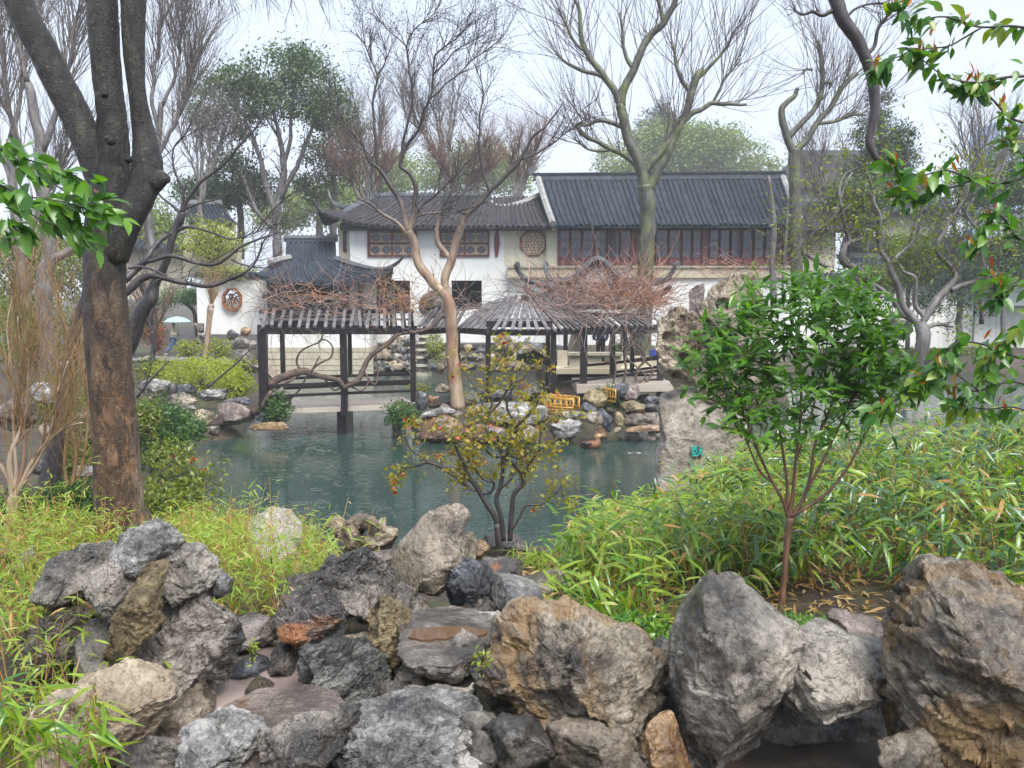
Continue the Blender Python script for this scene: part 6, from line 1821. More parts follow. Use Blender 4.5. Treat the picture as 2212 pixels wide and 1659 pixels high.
evergreen('camphor_tree', 'tall round-crowned evergreen with several bare stems, behind the left pavilion roof', [
    [(600, 560, 11), (598, 500, 9), (600, 440, 8), (612, 380, 7), (608, 320, 5), (590, 240, 3)], [(598, 470, 7), (575, 400, 6), (560, 340, 5), (535, 270, 3.5), (500, 200, 2)],
    [(604, 430, 6), (640, 360, 5), (665, 300, 4), (690, 240, 2.5)], [(600, 500, 6), (565, 470, 5), (540, 420, 4), (525, 380, 3)], [(610, 370, 5), (625, 310, 4), (630, 230, 3), (640, 160, 2)]],
    [(600, 150, 80, 50), (510, 200, 85, 55), (680, 180, 75, 60), (470, 250, 60, 40), (560, 220, 70, 50), (650, 240, 60, 40), (720, 230, 45, 45), (505, 300, 50, 40), (640, 130, 50, 30)], 58, 3.2, 250, 60, .95, .24, 'far_green', seed=1, twigs=60)
evergreen('evergreen_tree', 'dark evergreen tree right behind the crown of stems, above the house roof', [[(720, 520, 8), (722, 400, 7), (715, 300, 5)]],
          [(720, 330, 60, 60), (690, 400, 50, 40), (745, 280, 40, 40)], 64, 2.5, 90, 60, .9, .24, 'far_green', seed=2)
evergreen('evergreen_tree', 'low rounded evergreen below the camphor stems at the left', [[(520, 560, 8), (520, 470, 7), (515, 400, 5)]],
          [(500, 390, 70, 50), (440, 420, 55, 40), (560, 410, 45, 40)], 62, 3, 150, 60, .95, .24, 'far_green', seed=3)
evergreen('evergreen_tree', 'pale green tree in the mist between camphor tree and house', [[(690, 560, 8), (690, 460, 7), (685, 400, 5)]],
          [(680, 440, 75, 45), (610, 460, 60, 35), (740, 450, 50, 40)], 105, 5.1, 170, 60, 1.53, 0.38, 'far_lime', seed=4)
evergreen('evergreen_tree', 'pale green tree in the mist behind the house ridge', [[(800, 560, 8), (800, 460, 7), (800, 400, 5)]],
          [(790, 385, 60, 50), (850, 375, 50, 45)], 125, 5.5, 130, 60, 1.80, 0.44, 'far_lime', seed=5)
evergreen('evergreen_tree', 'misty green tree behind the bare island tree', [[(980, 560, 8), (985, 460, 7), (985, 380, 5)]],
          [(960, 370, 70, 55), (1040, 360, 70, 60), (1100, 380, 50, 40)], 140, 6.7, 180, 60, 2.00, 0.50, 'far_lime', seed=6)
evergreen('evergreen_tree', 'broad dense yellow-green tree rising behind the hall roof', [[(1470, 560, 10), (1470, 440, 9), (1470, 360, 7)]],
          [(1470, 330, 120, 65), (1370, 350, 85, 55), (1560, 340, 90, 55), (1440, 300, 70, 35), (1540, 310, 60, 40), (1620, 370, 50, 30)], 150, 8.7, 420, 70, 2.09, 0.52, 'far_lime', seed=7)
evergreen('cypress_tree', 'dark conifer with ragged tufts beside the dark hanging limb', [[(1905, 620, 8), (1905, 450, 7), (1902, 320, 5), (1900, 220, 2)]],
          [(1900, 220, 26, 40), (1890, 290, 45, 40), (1920, 340, 60, 50), (1880, 380, 60, 45), (1945, 300, 30, 40)], 52, 1.6, 150, 70, .6, .22, 'conifer', .3, seed=8)
evergreen('cypress_tree', 'far layered conifer top peeping between the pollard limbs', [[(1425, 420, 6), (1425, 330, 5), (1425, 250, 2)]],
          [(1425, 245, 35, 12), (1425, 262, 50, 10), (1430, 232, 18, 14), (1420, 285, 45, 12)], 150, 2.4, 70, 50, 1.26, 0.47, 'conifer', .3, seed=9)
evergreen('pine_tree', 'soft blue-green pine in front of the long right wall', [[(2070, 760, 7), (2072, 650, 6), (2065, 540, 5), (2060, 460, 3)]],
          [(2060, 480, 55, 55), (2085, 570, 60, 50), (2050, 640, 60, 40), (2020, 650, 50, 25), (2100, 420, 45, 50)], 40, 1.6, 150, 70, .55, .17, 'conifer', .25, seed=10)
evergreen('evergreen_tree', 'leafy tree crowding the far right edge behind the photinia', [[(2180, 620, 8), (2180, 480, 7), (2175, 380, 5)]],
          [(2180, 370, 60, 70), (2120, 400, 50, 50), (2200, 460, 50, 50)], 58, 2.4, 150, 60, .9, .24, 'far_green', seed=11)
evergreen('evergreen_tree', 'small evergreen left of the cream house', [[(1870, 620, 6), (1872, 520, 5), (1870, 440, 4)]],
          [(1885, 420, 55, 40), (1850, 480, 45, 40), (1830, 420, 40, 35)], 49, 1.6, 110, 60, .6, .18, 'far_green', seed=12)
evergreen('evergreen_tree', 'dense green tree at the left edge, behind the pale grey trunk', [[(30, 700, 9), (35, 600, 8), (40, 520, 6)]],
          [(30, 560, 60, 60), (90, 520, 45, 45), (150, 580, 50, 60), (20, 650, 60, 50)], 44, 2.4, 190, 60, .8, .2, 'far_lime', seed=13)
evergreen('evergreen_tree', 'green tree mass behind the spreading dark branches', [[(330, 640, 8), (330, 560, 7), (325, 500, 5)]],
          [(320, 480, 50, 50), (370, 520, 50, 50), (300, 560, 50, 50), (400, 560, 40, 40)], 54, 2.4, 150, 60, .9, .22, 'far_lime', seed=14)
evergreen('evergreen_tree', 'olive green tree softening the roof of the long right wall', [[(1960, 760, 5), (1962, 650, 4.5), (1965, 560, 4)]],
          [(1965, 540, 45, 45), (1995, 580, 40, 35), (1930, 590, 40, 35)], 43, 1.2, 110, 60, .5, .15, 'far_lime', seed=16)
evergreen('evergreen_tree', 'green tree at the far right before the grey roof', [[(2165, 760, 5), (2165, 650, 4.5), (2160, 560, 4)]],
          [(2165, 560, 50, 55), (2200, 520, 45, 45), (2130, 610, 40, 35)], 41, 1.3, 130, 60, .5, .15, 'far_green', seed=18)
# clipped and free bushes near the left path
evergreen('cloud_pine', 'flat-topped dark green pine leaning over the person with the umbrella', [[(428, 745, 5), (426, 700, 4.4), (415, 668, 4), (390, 652, 3)]],
          [(392, 640, 48, 16), (350, 652, 28, 12), (425, 640, 26, 14)], 45.5, 1.0, 80, 60, .40, .12, 'bush', .35, 'dark', seed=15)

# ---- reddish and grey bare trees in the mist
def mist_tree(label, X, Yb, Yt, w, d, mat, seed, n=1.0, bark='grey'):
    rr = np.random.default_rng(seed)
    limbs = [[(X, Yb, 6), (X + rr.normal() * 6, Yb - (Yb - Yt) * .3, 5), (X + rr.normal() * 8, Yb - (Yb - Yt) * .5, 4)]]
    for k in range(8):
        a = rr.uniform(-1, 1)
        limbs.append([(limbs[0][-1][0], limbs[0][-1][1] + rr.uniform(0, 60), 3), (X + a * w * .35, Yb - (Yb - Yt) * rr.uniform(.55, .65), 2.4), (X + a * w * .7, Yt + (Yb - Yt) * rr.uniform(.12, .25), 1.4), (X + a * w * .85, Yt + rr.uniform(0, 25), .7)])
    return tree('bare_tree', label, 'tree', limbs, d, BM[bark], [
        dict(n=int(130 * n), t0=.3, length=(1.2, 3.0), ang=(.3, .9), up=.45, wig=.1, K=6, r0=.03, skip=1, **{'from': 'limbs'}),
        dict(n=int(420 * n), t0=.2, length=(.6, 1.8), ang=(.3, .8), up=.25, wig=.12, K=5, r0=.018),
        dict(n=int(1000 * n), t0=.2, length=(.3, .9), ang=(.3, .8), up=.15, wig=.12, K=4, r0=.013)], mat, sides=6, wob=.1)
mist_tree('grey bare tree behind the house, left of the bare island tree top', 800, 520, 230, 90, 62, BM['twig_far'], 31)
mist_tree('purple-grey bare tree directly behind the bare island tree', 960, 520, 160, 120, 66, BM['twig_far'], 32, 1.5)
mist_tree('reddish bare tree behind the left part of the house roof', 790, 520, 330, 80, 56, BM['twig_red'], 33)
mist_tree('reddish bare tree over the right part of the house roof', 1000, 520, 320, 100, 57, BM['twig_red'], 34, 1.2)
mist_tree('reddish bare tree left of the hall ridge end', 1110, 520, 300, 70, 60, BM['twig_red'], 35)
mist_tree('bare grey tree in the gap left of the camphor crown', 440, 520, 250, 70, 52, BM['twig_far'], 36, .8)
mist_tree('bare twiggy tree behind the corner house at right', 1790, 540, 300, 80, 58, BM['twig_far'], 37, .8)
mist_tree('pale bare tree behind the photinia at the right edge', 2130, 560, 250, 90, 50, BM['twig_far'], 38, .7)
mist_tree('bare sapling hung with dry reddish leaves on the slope by the umbrella', 330, 790, 640, 34, 40, BM['twig_red'], 39, .35, 'dark')
tree('vine_covered_tree', 'creeper-hung thin trunk at the right end of the hall casements', 'tree', [[(1672, 680, 8), (1670, 620, 7), (1668, 560, 6), (1672, 500, 6), (1668, 440, 5), (1660, 380, 3)], [(1690, 640, 3), (1694, 560, 2.4), (1700, 480, 2), (1702, 420, 1.4)]], 42.0, BM['grey'],
     [dict(n=60, t0=.1, length=(.5, 1.4), ang=(.3, 1.2), up=-.2, bend=-.05, wig=.2, r0=.014, **{'from': 'limbs'}), dict(n=150, t0=.2, length=(.3, .8), ang=(.3, .8), wig=.2, K=4, r0=.009)], BM['twig_far'])
tr = solo('old_trunk', Bag().tube(cr(PP([(1243, 800), (1242, 770), (1246, 735), (1250, 700)], 34.5), 4), np.linspace(.42, .22, 13), 10, rough=.1), BM['crape'], 'tan tapering trunk foot behind the stone balustrade', 'tree trunk', smooth=True)

# ================================================================== wisteria canes on the pergola
def canes(region, n, length, up, flat, K=10, r0=.012, wig=.25, bend=-.02, dz=(0, .3), rng=R):
    """region: list of ((X,Y,d),(X,Y,d)) lines along which canes start"""
    a = np.array([P(*p) for p, q in region]); b_ = np.array([P(*q) for p, q in region])
    ln = np.linalg.norm(b_ - a, axis=1)
    i = rng.choice(len(a), n, p=ln / ln.sum())
    t = rng.random(n)[:, None]
    o = a[i] * (1 - t) + b_[i] * t + np.stack([rng.normal(size=n) * .15, rng.normal(size=n) * .5, rng.uniform(*dz, n)], 1)
    dr = nrm(rng.normal(size=(n, 3)) * (1, .6, flat) + np.array([0, 0, up]))
    L = rng.uniform(*length, n)
    pts = [o]
    for q in range(K - 1):
        pts.append(pts[-1] + dr * (L / (K - 1))[:, None])
        dr = nrm(dr + np.array([0, 0, bend]) + wig * rng.normal(size=(n, 3)))
    return np.stack(pts, 1), (r0 * rng.uniform(.5, 1.2, n))[:, None] * np.linspace(1, .5, K)[None]

wl = thing('wisteria_vine', 'old wisteria with a thick arching trunk, tangled over the left half of the pergola', 'vine', P(560, 885, 23.6))
for pts in ([(548, 892, 10, 0), (566, 866, 10, 0), (588, 830, 9, .2), (618, 812, 8.5, .3), (650, 803, 8.5, .4), (668, 806, 8, .4)],
            [(660, 805, 6, .4), (690, 812, 6, .5), (715, 815, 5.5, .5), (735, 822, 5, .5), (742, 834, 4, .5)],
            [(742, 838, 5, .5), (765, 825, 6, .5), (775, 815, 6, .6), (790, 790, 5.5, .7), (810, 762, 5, .8), (835, 742, 5, .9), (860, 722, 4.6, 1), (900, 718, 4.2, 1.2), (928, 708, 4, 1.4), (950, 690, 3.4, 1.6), (980, 680, 2.4, 1.8)],
            [(566, 880, 5, -.2), (580, 850, 4.5, -.2), (590, 842, 4, 0), (640, 815, 3, .3)],
            [(655, 806, 3, .4), (640, 780, 2.4, .4), (655, 755, 2, .3), (690, 740, 1.8, .3), (700, 720, 1.6, .2)],
            [(668, 806, 2.6, .4), (690, 785, 2.2, .4), (712, 772, 2, .4), (718, 750, 1.8, .4), (706, 735, 1.6, .4), (690, 738, 1.4, .4), (688, 750, 1.2, .4)],
            [(620, 870, 2.2, .3), (650, 835, 2.2, .4), (675, 800, 2, .4), (690, 770, 1.6, .4)],
            [(700, 815, 2.4, .5), (720, 840, 2.2, .6), (745, 830, 2, .6), (780, 845, 1.8, .6), (800, 820, 1.6, .7)],
            [(785, 800, 2.2, .7), (810, 830, 1.8, .7), (818, 800, 1.6, .8), (812, 760, 1.4, .8)]):
    W, r = limb_pts(pts, 23.9, 6, .05)
    part('vine_stem', Bag().tube(W, r, 9, rough=.25, rs=14), M['vine_bark'], wl, smooth=True)
left_lines = [((560, 690, 24.2), (895, 690, 25.6)), ((565, 672, 24.8), (895, 671, 26.1)), ((900, 690, 25.5), (1000, 680, 27))]
part('canes', Bag().tubes(*canes(left_lines, 170, (.8, 2.4), .35, .45, bend=-.03, r0=.010)), M['cane_grey'], wl, kind='stuff')
part('canes', Bag().tubes(*canes(left_lines, 75, (.8, 2.2), .45, .45, bend=-.04, dz=(.1, .7), r0=.010)), M['cane_red'], wl, kind='stuff')
part('canes', Bag().tubes(*canes(left_lines[:2], 40, (.6, 1.8), .6, .3, bend=-.07, dz=(.1, .5))), M['cane_orange'], wl, kind='stuff')
part('hanging_canes', Bag().tubes(*canes([((565, 712, 24), (895, 712, 25.3))], 46, (.5, 1.7), -.9, .3, bend=-.03, wig=.22, r0=.008, dz=(0, .05))), M['cane_grey'], wl, kind='stuff')
wr = thing('wisteria_vine', 'dense thicket of reddish bare wisteria canes heaped over the right half of the pergola', 'vine', P(1370, 838, 25.4))
for pts in ([(1372, 840, 3, 0), (1376, 800, 3, .1), (1392, 775, 3, .1), (1380, 750, 3, .2), (1362, 735, 2.6, .2), (1370, 712, 2.4, .2)],
            [(1345, 836, 3, 0), (1352, 800, 3, 0), (1348, 770, 2.6, .1), (1356, 740, 2.4, .2), (1350, 712, 2, .2)],
            [(1392, 830, 2.6, .1), (1410, 800, 2.4, .1), (1385, 770, 2.4, .1), (1400, 740, 2, .2), (1408, 712, 2, .2)],
            [(1360, 838, 2.2, -.1), (1395, 815, 2, -.1), (1372, 790, 2, 0), (1350, 765, 2, 0), (1372, 735, 1.6, .1)],
            [(1325, 830, 2, -.1), (1330, 790, 2, -.1), (1318, 750, 2, -.1), (1325, 712, 1.6, 0)]):
    W, r = limb_pts(pts, 25.4, 6, .04)
    part('vine_stem', Bag().tube(W, r, 7, rough=.2, rs=14), M['vine_bark'], wr, smooth=True)
right_lines = [((1180, 690, 25.2), (1420, 690, 26)), ((1150, 650, 26.2), (1400, 660, 28)), ((1220, 660, 27), (1440, 670, 28.5))]
part('canes', Bag().tubes(*canes(right_lines, 260, (.8, 2.3), .45, .7, bend=-.02, dz=(0, .5))), M['cane_red'], wr, kind='stuff')
part('canes', Bag().tubes(*canes(right_lines[1:], 170, (.6, 1.5), .5, .7, bend=-.04, dz=(.1, .45))), M['cane_red'], wr, kind='stuff')
part('canes', Bag().tubes(*canes([((1310, 675, 27), (1440, 670, 28))], 170, (.6, 1.5), 1.0, .5, bend=-.04, wig=.12, dz=(0, .3))), M['cane_orange'], wr, kind='stuff')
part('canes', Bag().tubes(*canes([((1250, 640, 27), (1420, 630, 28))], 40, (.9, 2.0), 1.1, .4, bend=-.03, wig=.10, dz=(0, .3), r0=.009)), M['cane_orange'], wr, kind='stuff')
part('canes', Bag().tubes(*canes(right_lines[:1] + [((985, 690, 26), (1130, 660, 26))], 160, (.6, 1.6), .1, .4, bend=-.04, dz=(0, .25))), M['cane_grey'], wr, kind='stuff')
part('hanging_canes', Bag().tubes(*canes([((1330, 715, 25.6), (1430, 715, 26))], 60, (.5, 1.5), -.7, .4, bend=-.02, wig=.3, r0=.008, dz=(0, .05))), M['cane_grey'], wr, kind='stuff')
part('canes', Bag().tubes(*canes([((1170, 670, 25.4), (1450, 690, 26.4)), ((1180, 640, 27), (1450, 640, 28.5))], 190, (.9, 2.4), .25, .4, bend=-.02, dz=(0, .5), r0=.009)), M['cane_grey'], wr, kind='stuff')
# young vine shoots standing above the roof of the left pavilion
yv = thing('creeper', 'thin leafy creeper reaching up in front of the white wall between pavilion and forked tree', 'vine', P(860, 660, 25))
a1 = canes([((840, 690, 25), (900, 680, 25))], 40, (.8, 2.0), 1.0, .5, bend=-.02, wig=.2, r0=.007)
part('canes', Bag().tubes(*a1), M['cane_orange'], yv)
q = a1[0][:, 4:].reshape(-1, 3); q = q[R.random(len(q)) < .5]
part('leaves', Bag().leaves(q, R.normal(size=q.shape), R.normal(size=q.shape), .07, .05, [(.5, 1)]), LM['quince'], yv, kind='stuff')

# ================================================================== leafy plants
def leaf_mesh(name, w, mat, rows=None, curl=.2):
    b_ = Bag().leaves([(0, 0, 0)], [(0, 1, 0)], [(0, 0, 1)], 1.0, w, rows or [(.14, .55), (.38, 1.0), (.68, .72)], curl)
    V, Q, T = b_.arrays()
    me = make_mesh(name, V, Q, T, True)
    me.materials.append(mat)
    return me

def leaf_set(parent, pos, dr, nn, L, meshes, cap=300, wl=.35, mat=None, name='leaf', rows=None, curl=.2):
    """the nearest leaves one by one, the rest joined"""
    pos, dr, nn = np.asarray(pos), nrm(dr), np.asarray(nn)
    L = np.broadcast_to(L, (len(pos),))
    dist = np.linalg.norm(pos - np.array([0, 0, CAMH]), axis=1) / L
    order = np.argsort(dist)
    side = nrm(np.cross(dr, nn)); up = np.cross(side, dr)
    for i in order[:cap]:
        s = L[i]
        Mx = Matrix(((side[i][0] * s, dr[i][0] * s, up[i][0] * s, pos[i][0]), (side[i][1] * s, dr[i][1] * s, up[i][1] * s, pos[i][1]), (side[i][2] * s, dr[i][2] * s, up[i][2] * s, pos[i][2]), (0, 0, 0, 1)))
        piece(name, meshes[int(R.integers(len(meshes)))], parent, Mx)
    rest = order[cap:]
    if len(rest):
        part('foliage', Bag().leaves(pos[rest], dr[rest], nn[rest], L[rest], L[rest] * wl, rows or [(.14, .55), (.38, 1.0), (.68, .72)], curl), mat, parent, smooth=True, kind='stuff')

# ---- leafy branch that enters at the left
lb = thing('glossy_leaved_shrub', 'branch of large glossy green leaves hanging in at the left edge', 'shrub', P(-60, 420, 4.3))
lines = [[(-80, 380, 3, .1), (0, 400, 2.4), (60, 430, 2), (130, 460, 1.6), (200, 520, 1)], [(-80, 330, 3), (0, 320, 2), (60, 345, 1.6), (130, 365, 1.4), (190, 395, 1)], [(-80, 470, 3), (10, 480, 2), (40, 500, 1.5)],
         [(40, 425, 2), (100, 430, 1.6), (170, 445, 1.3), (235, 470, .9)], [(0, 320, 2, .2), (80, 370, 1.6, .2), (150, 420, 1.3, .2), (220, 450, .9, .1)], [(-80, 420, 2.5, .3), (20, 440, 2, .3), (100, 480, 1.4, .3), (170, 500, 1, .2)]]
pos, dr = [], []
g = Bag()
for l in lines:
    W, r = limb_pts(l, 4.3, 6)
    g.tube(W, r, 6)
    for k in range(4, len(W)):
        for q in range(2 if k < len(W) - 3 else 3):
            t = nrm(W[k] - W[k - 1])
            pos.append(W[k] + R.normal(size=3) * .025)
            dr.append(t * .5 + nrm(R.normal(size=3)) * .8 + (.25, -.25, -.35))
part('twig', g, BM['twig_dark'], lb, smooth=True)
pos, dr = np.array(pos), np.array(dr)
gm_ = [leaf_mesh('leaf', w, LM['glossy'], curl=c_) for w, c_ in ((.46, .2), (.40, .35), (.50, .1))]
leaf_set(lb, pos, dr, R.normal(size=pos.shape) * .55 + (0, -.45, 1), R.uniform(.085, .135, len(pos)), gm_)

# ---- photinia at the right
ph = thing('photinia_shrub', 'photinia with big green leaves and red buds hanging in from the right edge', 'shrub', P(2290, 700, 4.9))
lines = [[(2290, 60, 4), (2200, 50, 3), (2120, 60, 2.4), (2050, 40, 2), (1980, 45, 1.4), (1950, 20, 1)], [(2290, 150, 4), (2190, 160, 3), (2110, 180, 2.4), (2040, 165, 1.8), (1980, 120, 1.2)], [(2120, 60, 2), (2060, 100, 1.8), (2000, 110, 1.4), (1930, 130, 1.2), (1890, 150, .8)],
         [(2290, 260, 4), (2200, 260, 3), (2130, 200, 2), (2080, 190, 1.4)], [(2290, 340, 4), (2190, 390, 3), (2110, 385, 2.4), (2040, 360, 2), (1970, 375, 1.5), (1930, 360, 1)], [(2110, 385, 2), (2040, 400, 1.7), (1980, 430, 1.3), (1940, 425, 1)],
         [(2290, 560, 4), (2200, 510, 3), (2160, 460, 2.4), (2130, 490, 1.6), (2100, 530, 1)], [(2290, 620, 4), (2200, 610, 3), (2150, 640, 2.2), (2140, 600, 1.4)], [(2290, 860, 4), (2190, 820, 3), (2110, 840, 2.6), (2040, 830, 2.2), (1960, 850, 1.6), (1900, 890, 1)],
         [(2290, 780, 4), (2210, 770, 3), (2140, 745, 2.4), (2070, 740, 2), (2030, 790, 1.4)], [(2110, 840, 2), (2060, 800, 1.8), (2010, 800, 1.4), (1980, 830, 1)], [(2290, 940, 3), (2200, 880, 2.4), (2130, 880, 1.8), (2060, 870, 1.2)],
         [(2290, 700, 3), (2230, 690, 2.4), (2190, 720, 2), (2150, 760, 1.4), (2130, 800, 1)], [(2290, 420, 3), (2240, 380, 2.2), (2210, 330, 1.6), (2180, 300, 1)]]
pos, dr, budp = [], [], []
g = Bag()
for l in lines:
    W, r = limb_pts(l, 4.9, 6, .04)
    g.tube(W, r, 6)
    for k in range(5, len(W)):
        t = nrm(W[k] - W[k - 1])
        nq = 2 if k < len(W) - 3 else 5
        for q in range(nq):
            pos.append(W[k] + R.normal(size=3) * .02)
            dr.append(t * .5 + nrm(R.normal(size=3)) * .7 + (0, -.15, -.35))
    budp.append(W[-1]); budp.append(W[len(W) // 2])
part('twig', g, BM['twig_dark'], ph, smooth=True)
pos, dr = np.array(pos), np.array(dr)
gm_ = [leaf_mesh('leaf', w, LM['photinia'], curl=c_) for w, c_ in ((.46, .2), (.40, .35), (.50, .1))]
leaf_set(ph, pos, dr, R.normal(size=pos.shape) * .6 + (0, -.4, 1), R.uniform(.07, .125, len(pos)), gm_, 300, .44, LM['photinia'])
bm_ = [leaf_mesh('bud', .26, LM['autumn'], [(.3, .8), (.6, 1)], .1)]
bp = np.concatenate([np.array(budp) + R.normal(size=(len(budp), 3)) * .03 for _ in range(3)])
leaf_set(ph, bp, R.normal(size=bp.shape) * .5 + (0, 0, 1), R.normal(size=bp.shape), R.uniform(.05, .085, len(bp)), bm_, 300, name='bud')

# ---- the small round-headed evergreen on the right
OD = 5.6
os_, op, otw = tree('evergreen_shrub', 'young multi-stemmed evergreen with a round head of glossy leaves, right foreground', 'shrub', [
    [(1682, 1345, 8), (1688, 1290, 7.5), (1695, 1230, 7), (1700, 1170, 7), (1706, 1120, 8)],
    [(1705, 1125, 5), (1690, 1085, 4.2), (1665, 1040, 3.6), (1640, 985, 3.2), (1620, 930, 2.6), (1600, 880, 2), (1575, 830, 1.4)],
    [(1704, 1120, 5), (1712, 1060, 4), (1718, 1000, 3.4), (1728, 930, 3), (1730, 850, 2.4), (1722, 770, 1.8), (1715, 700, 1.2)],
    [(1708, 1118, 5), (1730, 1085, 4.4), (1750, 1030, 3.8), (1762, 960, 3.2), (1790, 890, 2.6), (1810, 820, 2), (1830, 740, 1.2)],
    [(1710, 1115, 5), (1750, 1090, 4.4), (1790, 1060, 3.6), (1830, 1010, 3), (1862, 950, 2.4), (1890, 890, 1.8), (1910, 840, 1.2)],
    [(1700, 1100, 4), (1698, 1040, 3.4), (1690, 970, 3), (1680, 900, 2.4), (1660, 830, 1.8), (1640, 760, 1.2)],
    [(1730, 1085, 3.6), (1770, 1010, 3), (1800, 950, 2.6), (1830, 880, 2), (1860, 800, 1.4), (1880, 730, 1)],
    [(1665, 1040, 2.8), (1640, 1020, 2.4), (1610, 950, 2), (1585, 900, 1.4), (1540, 860, 1)],
    [(1718, 1000, 2.6), (1745, 920, 2.2), (1770, 830, 1.8), (1785, 740, 1.4), (1800, 660, 1), (1805, 600, .7)],
], OD, BM['reddish'], [dict(n=110, t0=.45, length=(.15, .42), ang=(.3, .9), up=.3, wig=.1, K=5, r0=.004, skip=1, **{'from': 'limbs'}), dict(n=220, t0=.3, length=(.08, .22), ang=(.3, .8), up=.3, wig=.1, K=4, r0=.003)], BM['twig'], sides=8, rough=.12, wob=.015)
pos, dr = [], []
def in_head(p):
    # back to the picture plane
    v = np.array([p[0], p[1] * CP - (p[2] - CAMH) * SP, p[1] * SP + (p[2] - CAMH) * CP])
    X, Y = 1106 + v[0] / v[1] * 1944, 829.5 - v[2] / v[1] * 1944
    a = ((X - 1725) / 262) ** 2 + ((Y - 790) / 200) ** 2 < 1
    b_ = ((X - 1800) / 110) ** 2 + ((Y - 650) / 85) ** 2 < 1
    return a or b_
cand = []
for lv in otw:
    for p, r in lv:
        cand.append(p[-1])
rr = np.random.default_rng(17)
for k in range(400):
    a = rr.uniform(0, 2 * math.pi); q = rr.uniform(0, 1) ** .5
    X, Y = (1728 + 262 * q * math.cos(a), 785 + 190 * q * math.sin(a)) if k % 6 else (1800 + 95 * q * math.cos(a), 650 + 75 * q * math.sin(a))
    cand.append(P(X, Y, OD + rr.normal() * .28))
for c0 in cand:
    if not in_head(c0) or rr.random() < .12: continue
    for q in range(6):
        u = nrm(R.normal(size=3) * (1, 1, .55) + (0, -.1, .28))
        pos.append(c0 + R.normal(size=3) * .012); dr.append(u)
pos, dr = np.array(pos), np.array(dr)
gm_ = [leaf_mesh('leaf', w, LM['glossy'], curl=c_) for w, c_ in ((.30, .2), (.27, .3), (.33, .12))]
leaf_set(os_, pos, dr, R.normal(size=pos.shape) * .4 + (0, -.3, 1), R.uniform(.06, .12, len(pos)), gm_, 300, .30, LM['glossy'])

# ---- flowering quince in the middle
QD = 8.0
qz = lambda l: [(829.5 + a / 4, 718 + b_ / 4, w) for a, b_, w in l]
qu, qp, qtw = tree('flowering_quince', 'small crooked quince with yellow-green leaves and red blossom, centre foreground', 'shrub', [
    [(1076, 1205, 9), (1078, 1180, 9), (1072, 1130, 7)],
    qz([(1000, 1800, 6), (960, 1610, 6), (880, 1480, 5.4), (800, 1340, 5), (720, 1230, 4.6), (700, 1140, 4.2), (645, 1040, 3.4), (620, 960, 2.4), (600, 880, 1.4)]),
    qz([(740, 1340, 3), (680, 1300, 3), (600, 1240, 3), (480, 1160, 3.4), (370, 1130, 2.6), (280, 1160, 2), (160, 1172, 1.2)]),
    qz([(380, 1130, 2), (330, 1080, 2), (250, 1030, 1.8), (200, 960, 1.4), (180, 890, .8)]),
    qz([(1030, 1800, 6), (1010, 1600, 5.6), (965, 1450, 5.4), (990, 1370, 5), (1020, 1280, 4.6), (1030, 1120, 4.2), (1010, 1020, 4), (985, 940, 3.8), (950, 860, 3.4), (880, 845, 2.4), (890, 740, 1.8), (920, 690, 1.5)]),
    qz([(1090, 1800, 6), (1095, 1620, 6), (1120, 1410, 5.6), (1190, 1330, 5), (1205, 1290, 4.6), (1185, 1210, 4.4), (1110, 1130, 4.4), (1060, 1090, 4.4), (1090, 1000, 4), (1120, 900, 4), (1145, 810, 3.8), (1080, 700, 3), (1060, 620, 2.8), (1085, 540, 2.4), (1110, 470, 1.6)]),
    qz([(1145, 810, 2.8), (1220, 740, 2.6), (1310, 640, 2.4), (1330, 590, 1.8), (1440, 440, 1)]),
    qz([(920, 690, 1.8), (1000, 600, 2.4), (1090, 460, 2.2), (1200, 400, 1.6), (1270, 320, 1)]),
    qz([(910, 680, 2), (930, 600, 2), (900, 480, 1.8), (905, 380, 1.5), (960, 300, 1.2), (1010, 200, .8)]),
    qz([(910, 700, 1.8), (850, 620, 1.8), (820, 540, 1.4), (760, 440, 1), (720, 380, .8)]),
    qz([(1000, 1080, 2.6), (930, 1060, 2.6), (880, 1000, 2.6), (830, 930, 2.2), (740, 900, 1.6), (700, 880, 1)]),
    qz([(1205, 1290, 3), (1230, 1180, 3), (1300, 1080, 2.4), (1340, 1020, 2), (1350, 900, 1.6), (1400, 800, 1)]),
    qz([(1090, 1070, 2.4), (1180, 1090, 2), (1250, 1040, 1.6)]),
    qz([(1340, 1030, 1.8), (1240, 1010, 2.2), (1180, 960, 2), (1160, 870, 1.6)]),
    qz([(1110, 1700, 3.4), (1170, 1600, 3.2), (1220, 1500, 3), (1300, 1495, 2.8), (1380, 1480, 2.4), (1450, 1420, 1.8), (1520, 1360, 1.2)]),
    qz([(860, 1400, 3.4), (930, 1370, 3.6), (945, 1300, 3), (860, 1270, 2), (800, 1200, 1.6), (760, 1150, 1)]),
    qz([(820, 1380, 2), (720, 1350, 2), (640, 1250, 1.6), (560, 1180, 1)]),
    qz([(1000, 1360, 2.6), (1090, 1280, 2.2), (1140, 1210, 1.6)]),
    qz([(700, 1140, 2.4), (760, 1090, 1.8), (800, 1000, 1.4), (830, 900, 1)]),
    qz([(900, 480, 1.2), (860, 420, 1), (790, 400, .8)]),
], QD, BM['dark'], [dict(n=170, t0=.3, length=(.10, .34), ang=(.4, 1.2), up=.2, wig=.2, r0=.0035, skip=1, **{'from': 'limbs'}), dict(n=260, t0=.2, length=(.05, .18), ang=(.4, 1.0), up=.1, wig=.2, K=4, r0=.002)], BM['twig_dark'], sides=8, rough=.2, wob=.012)
cand = np.array([p[j] for lv in qtw for p, r in lv for j in (2, len(p) - 1)])
cand = cand[R.random(len(cand)) < .7]
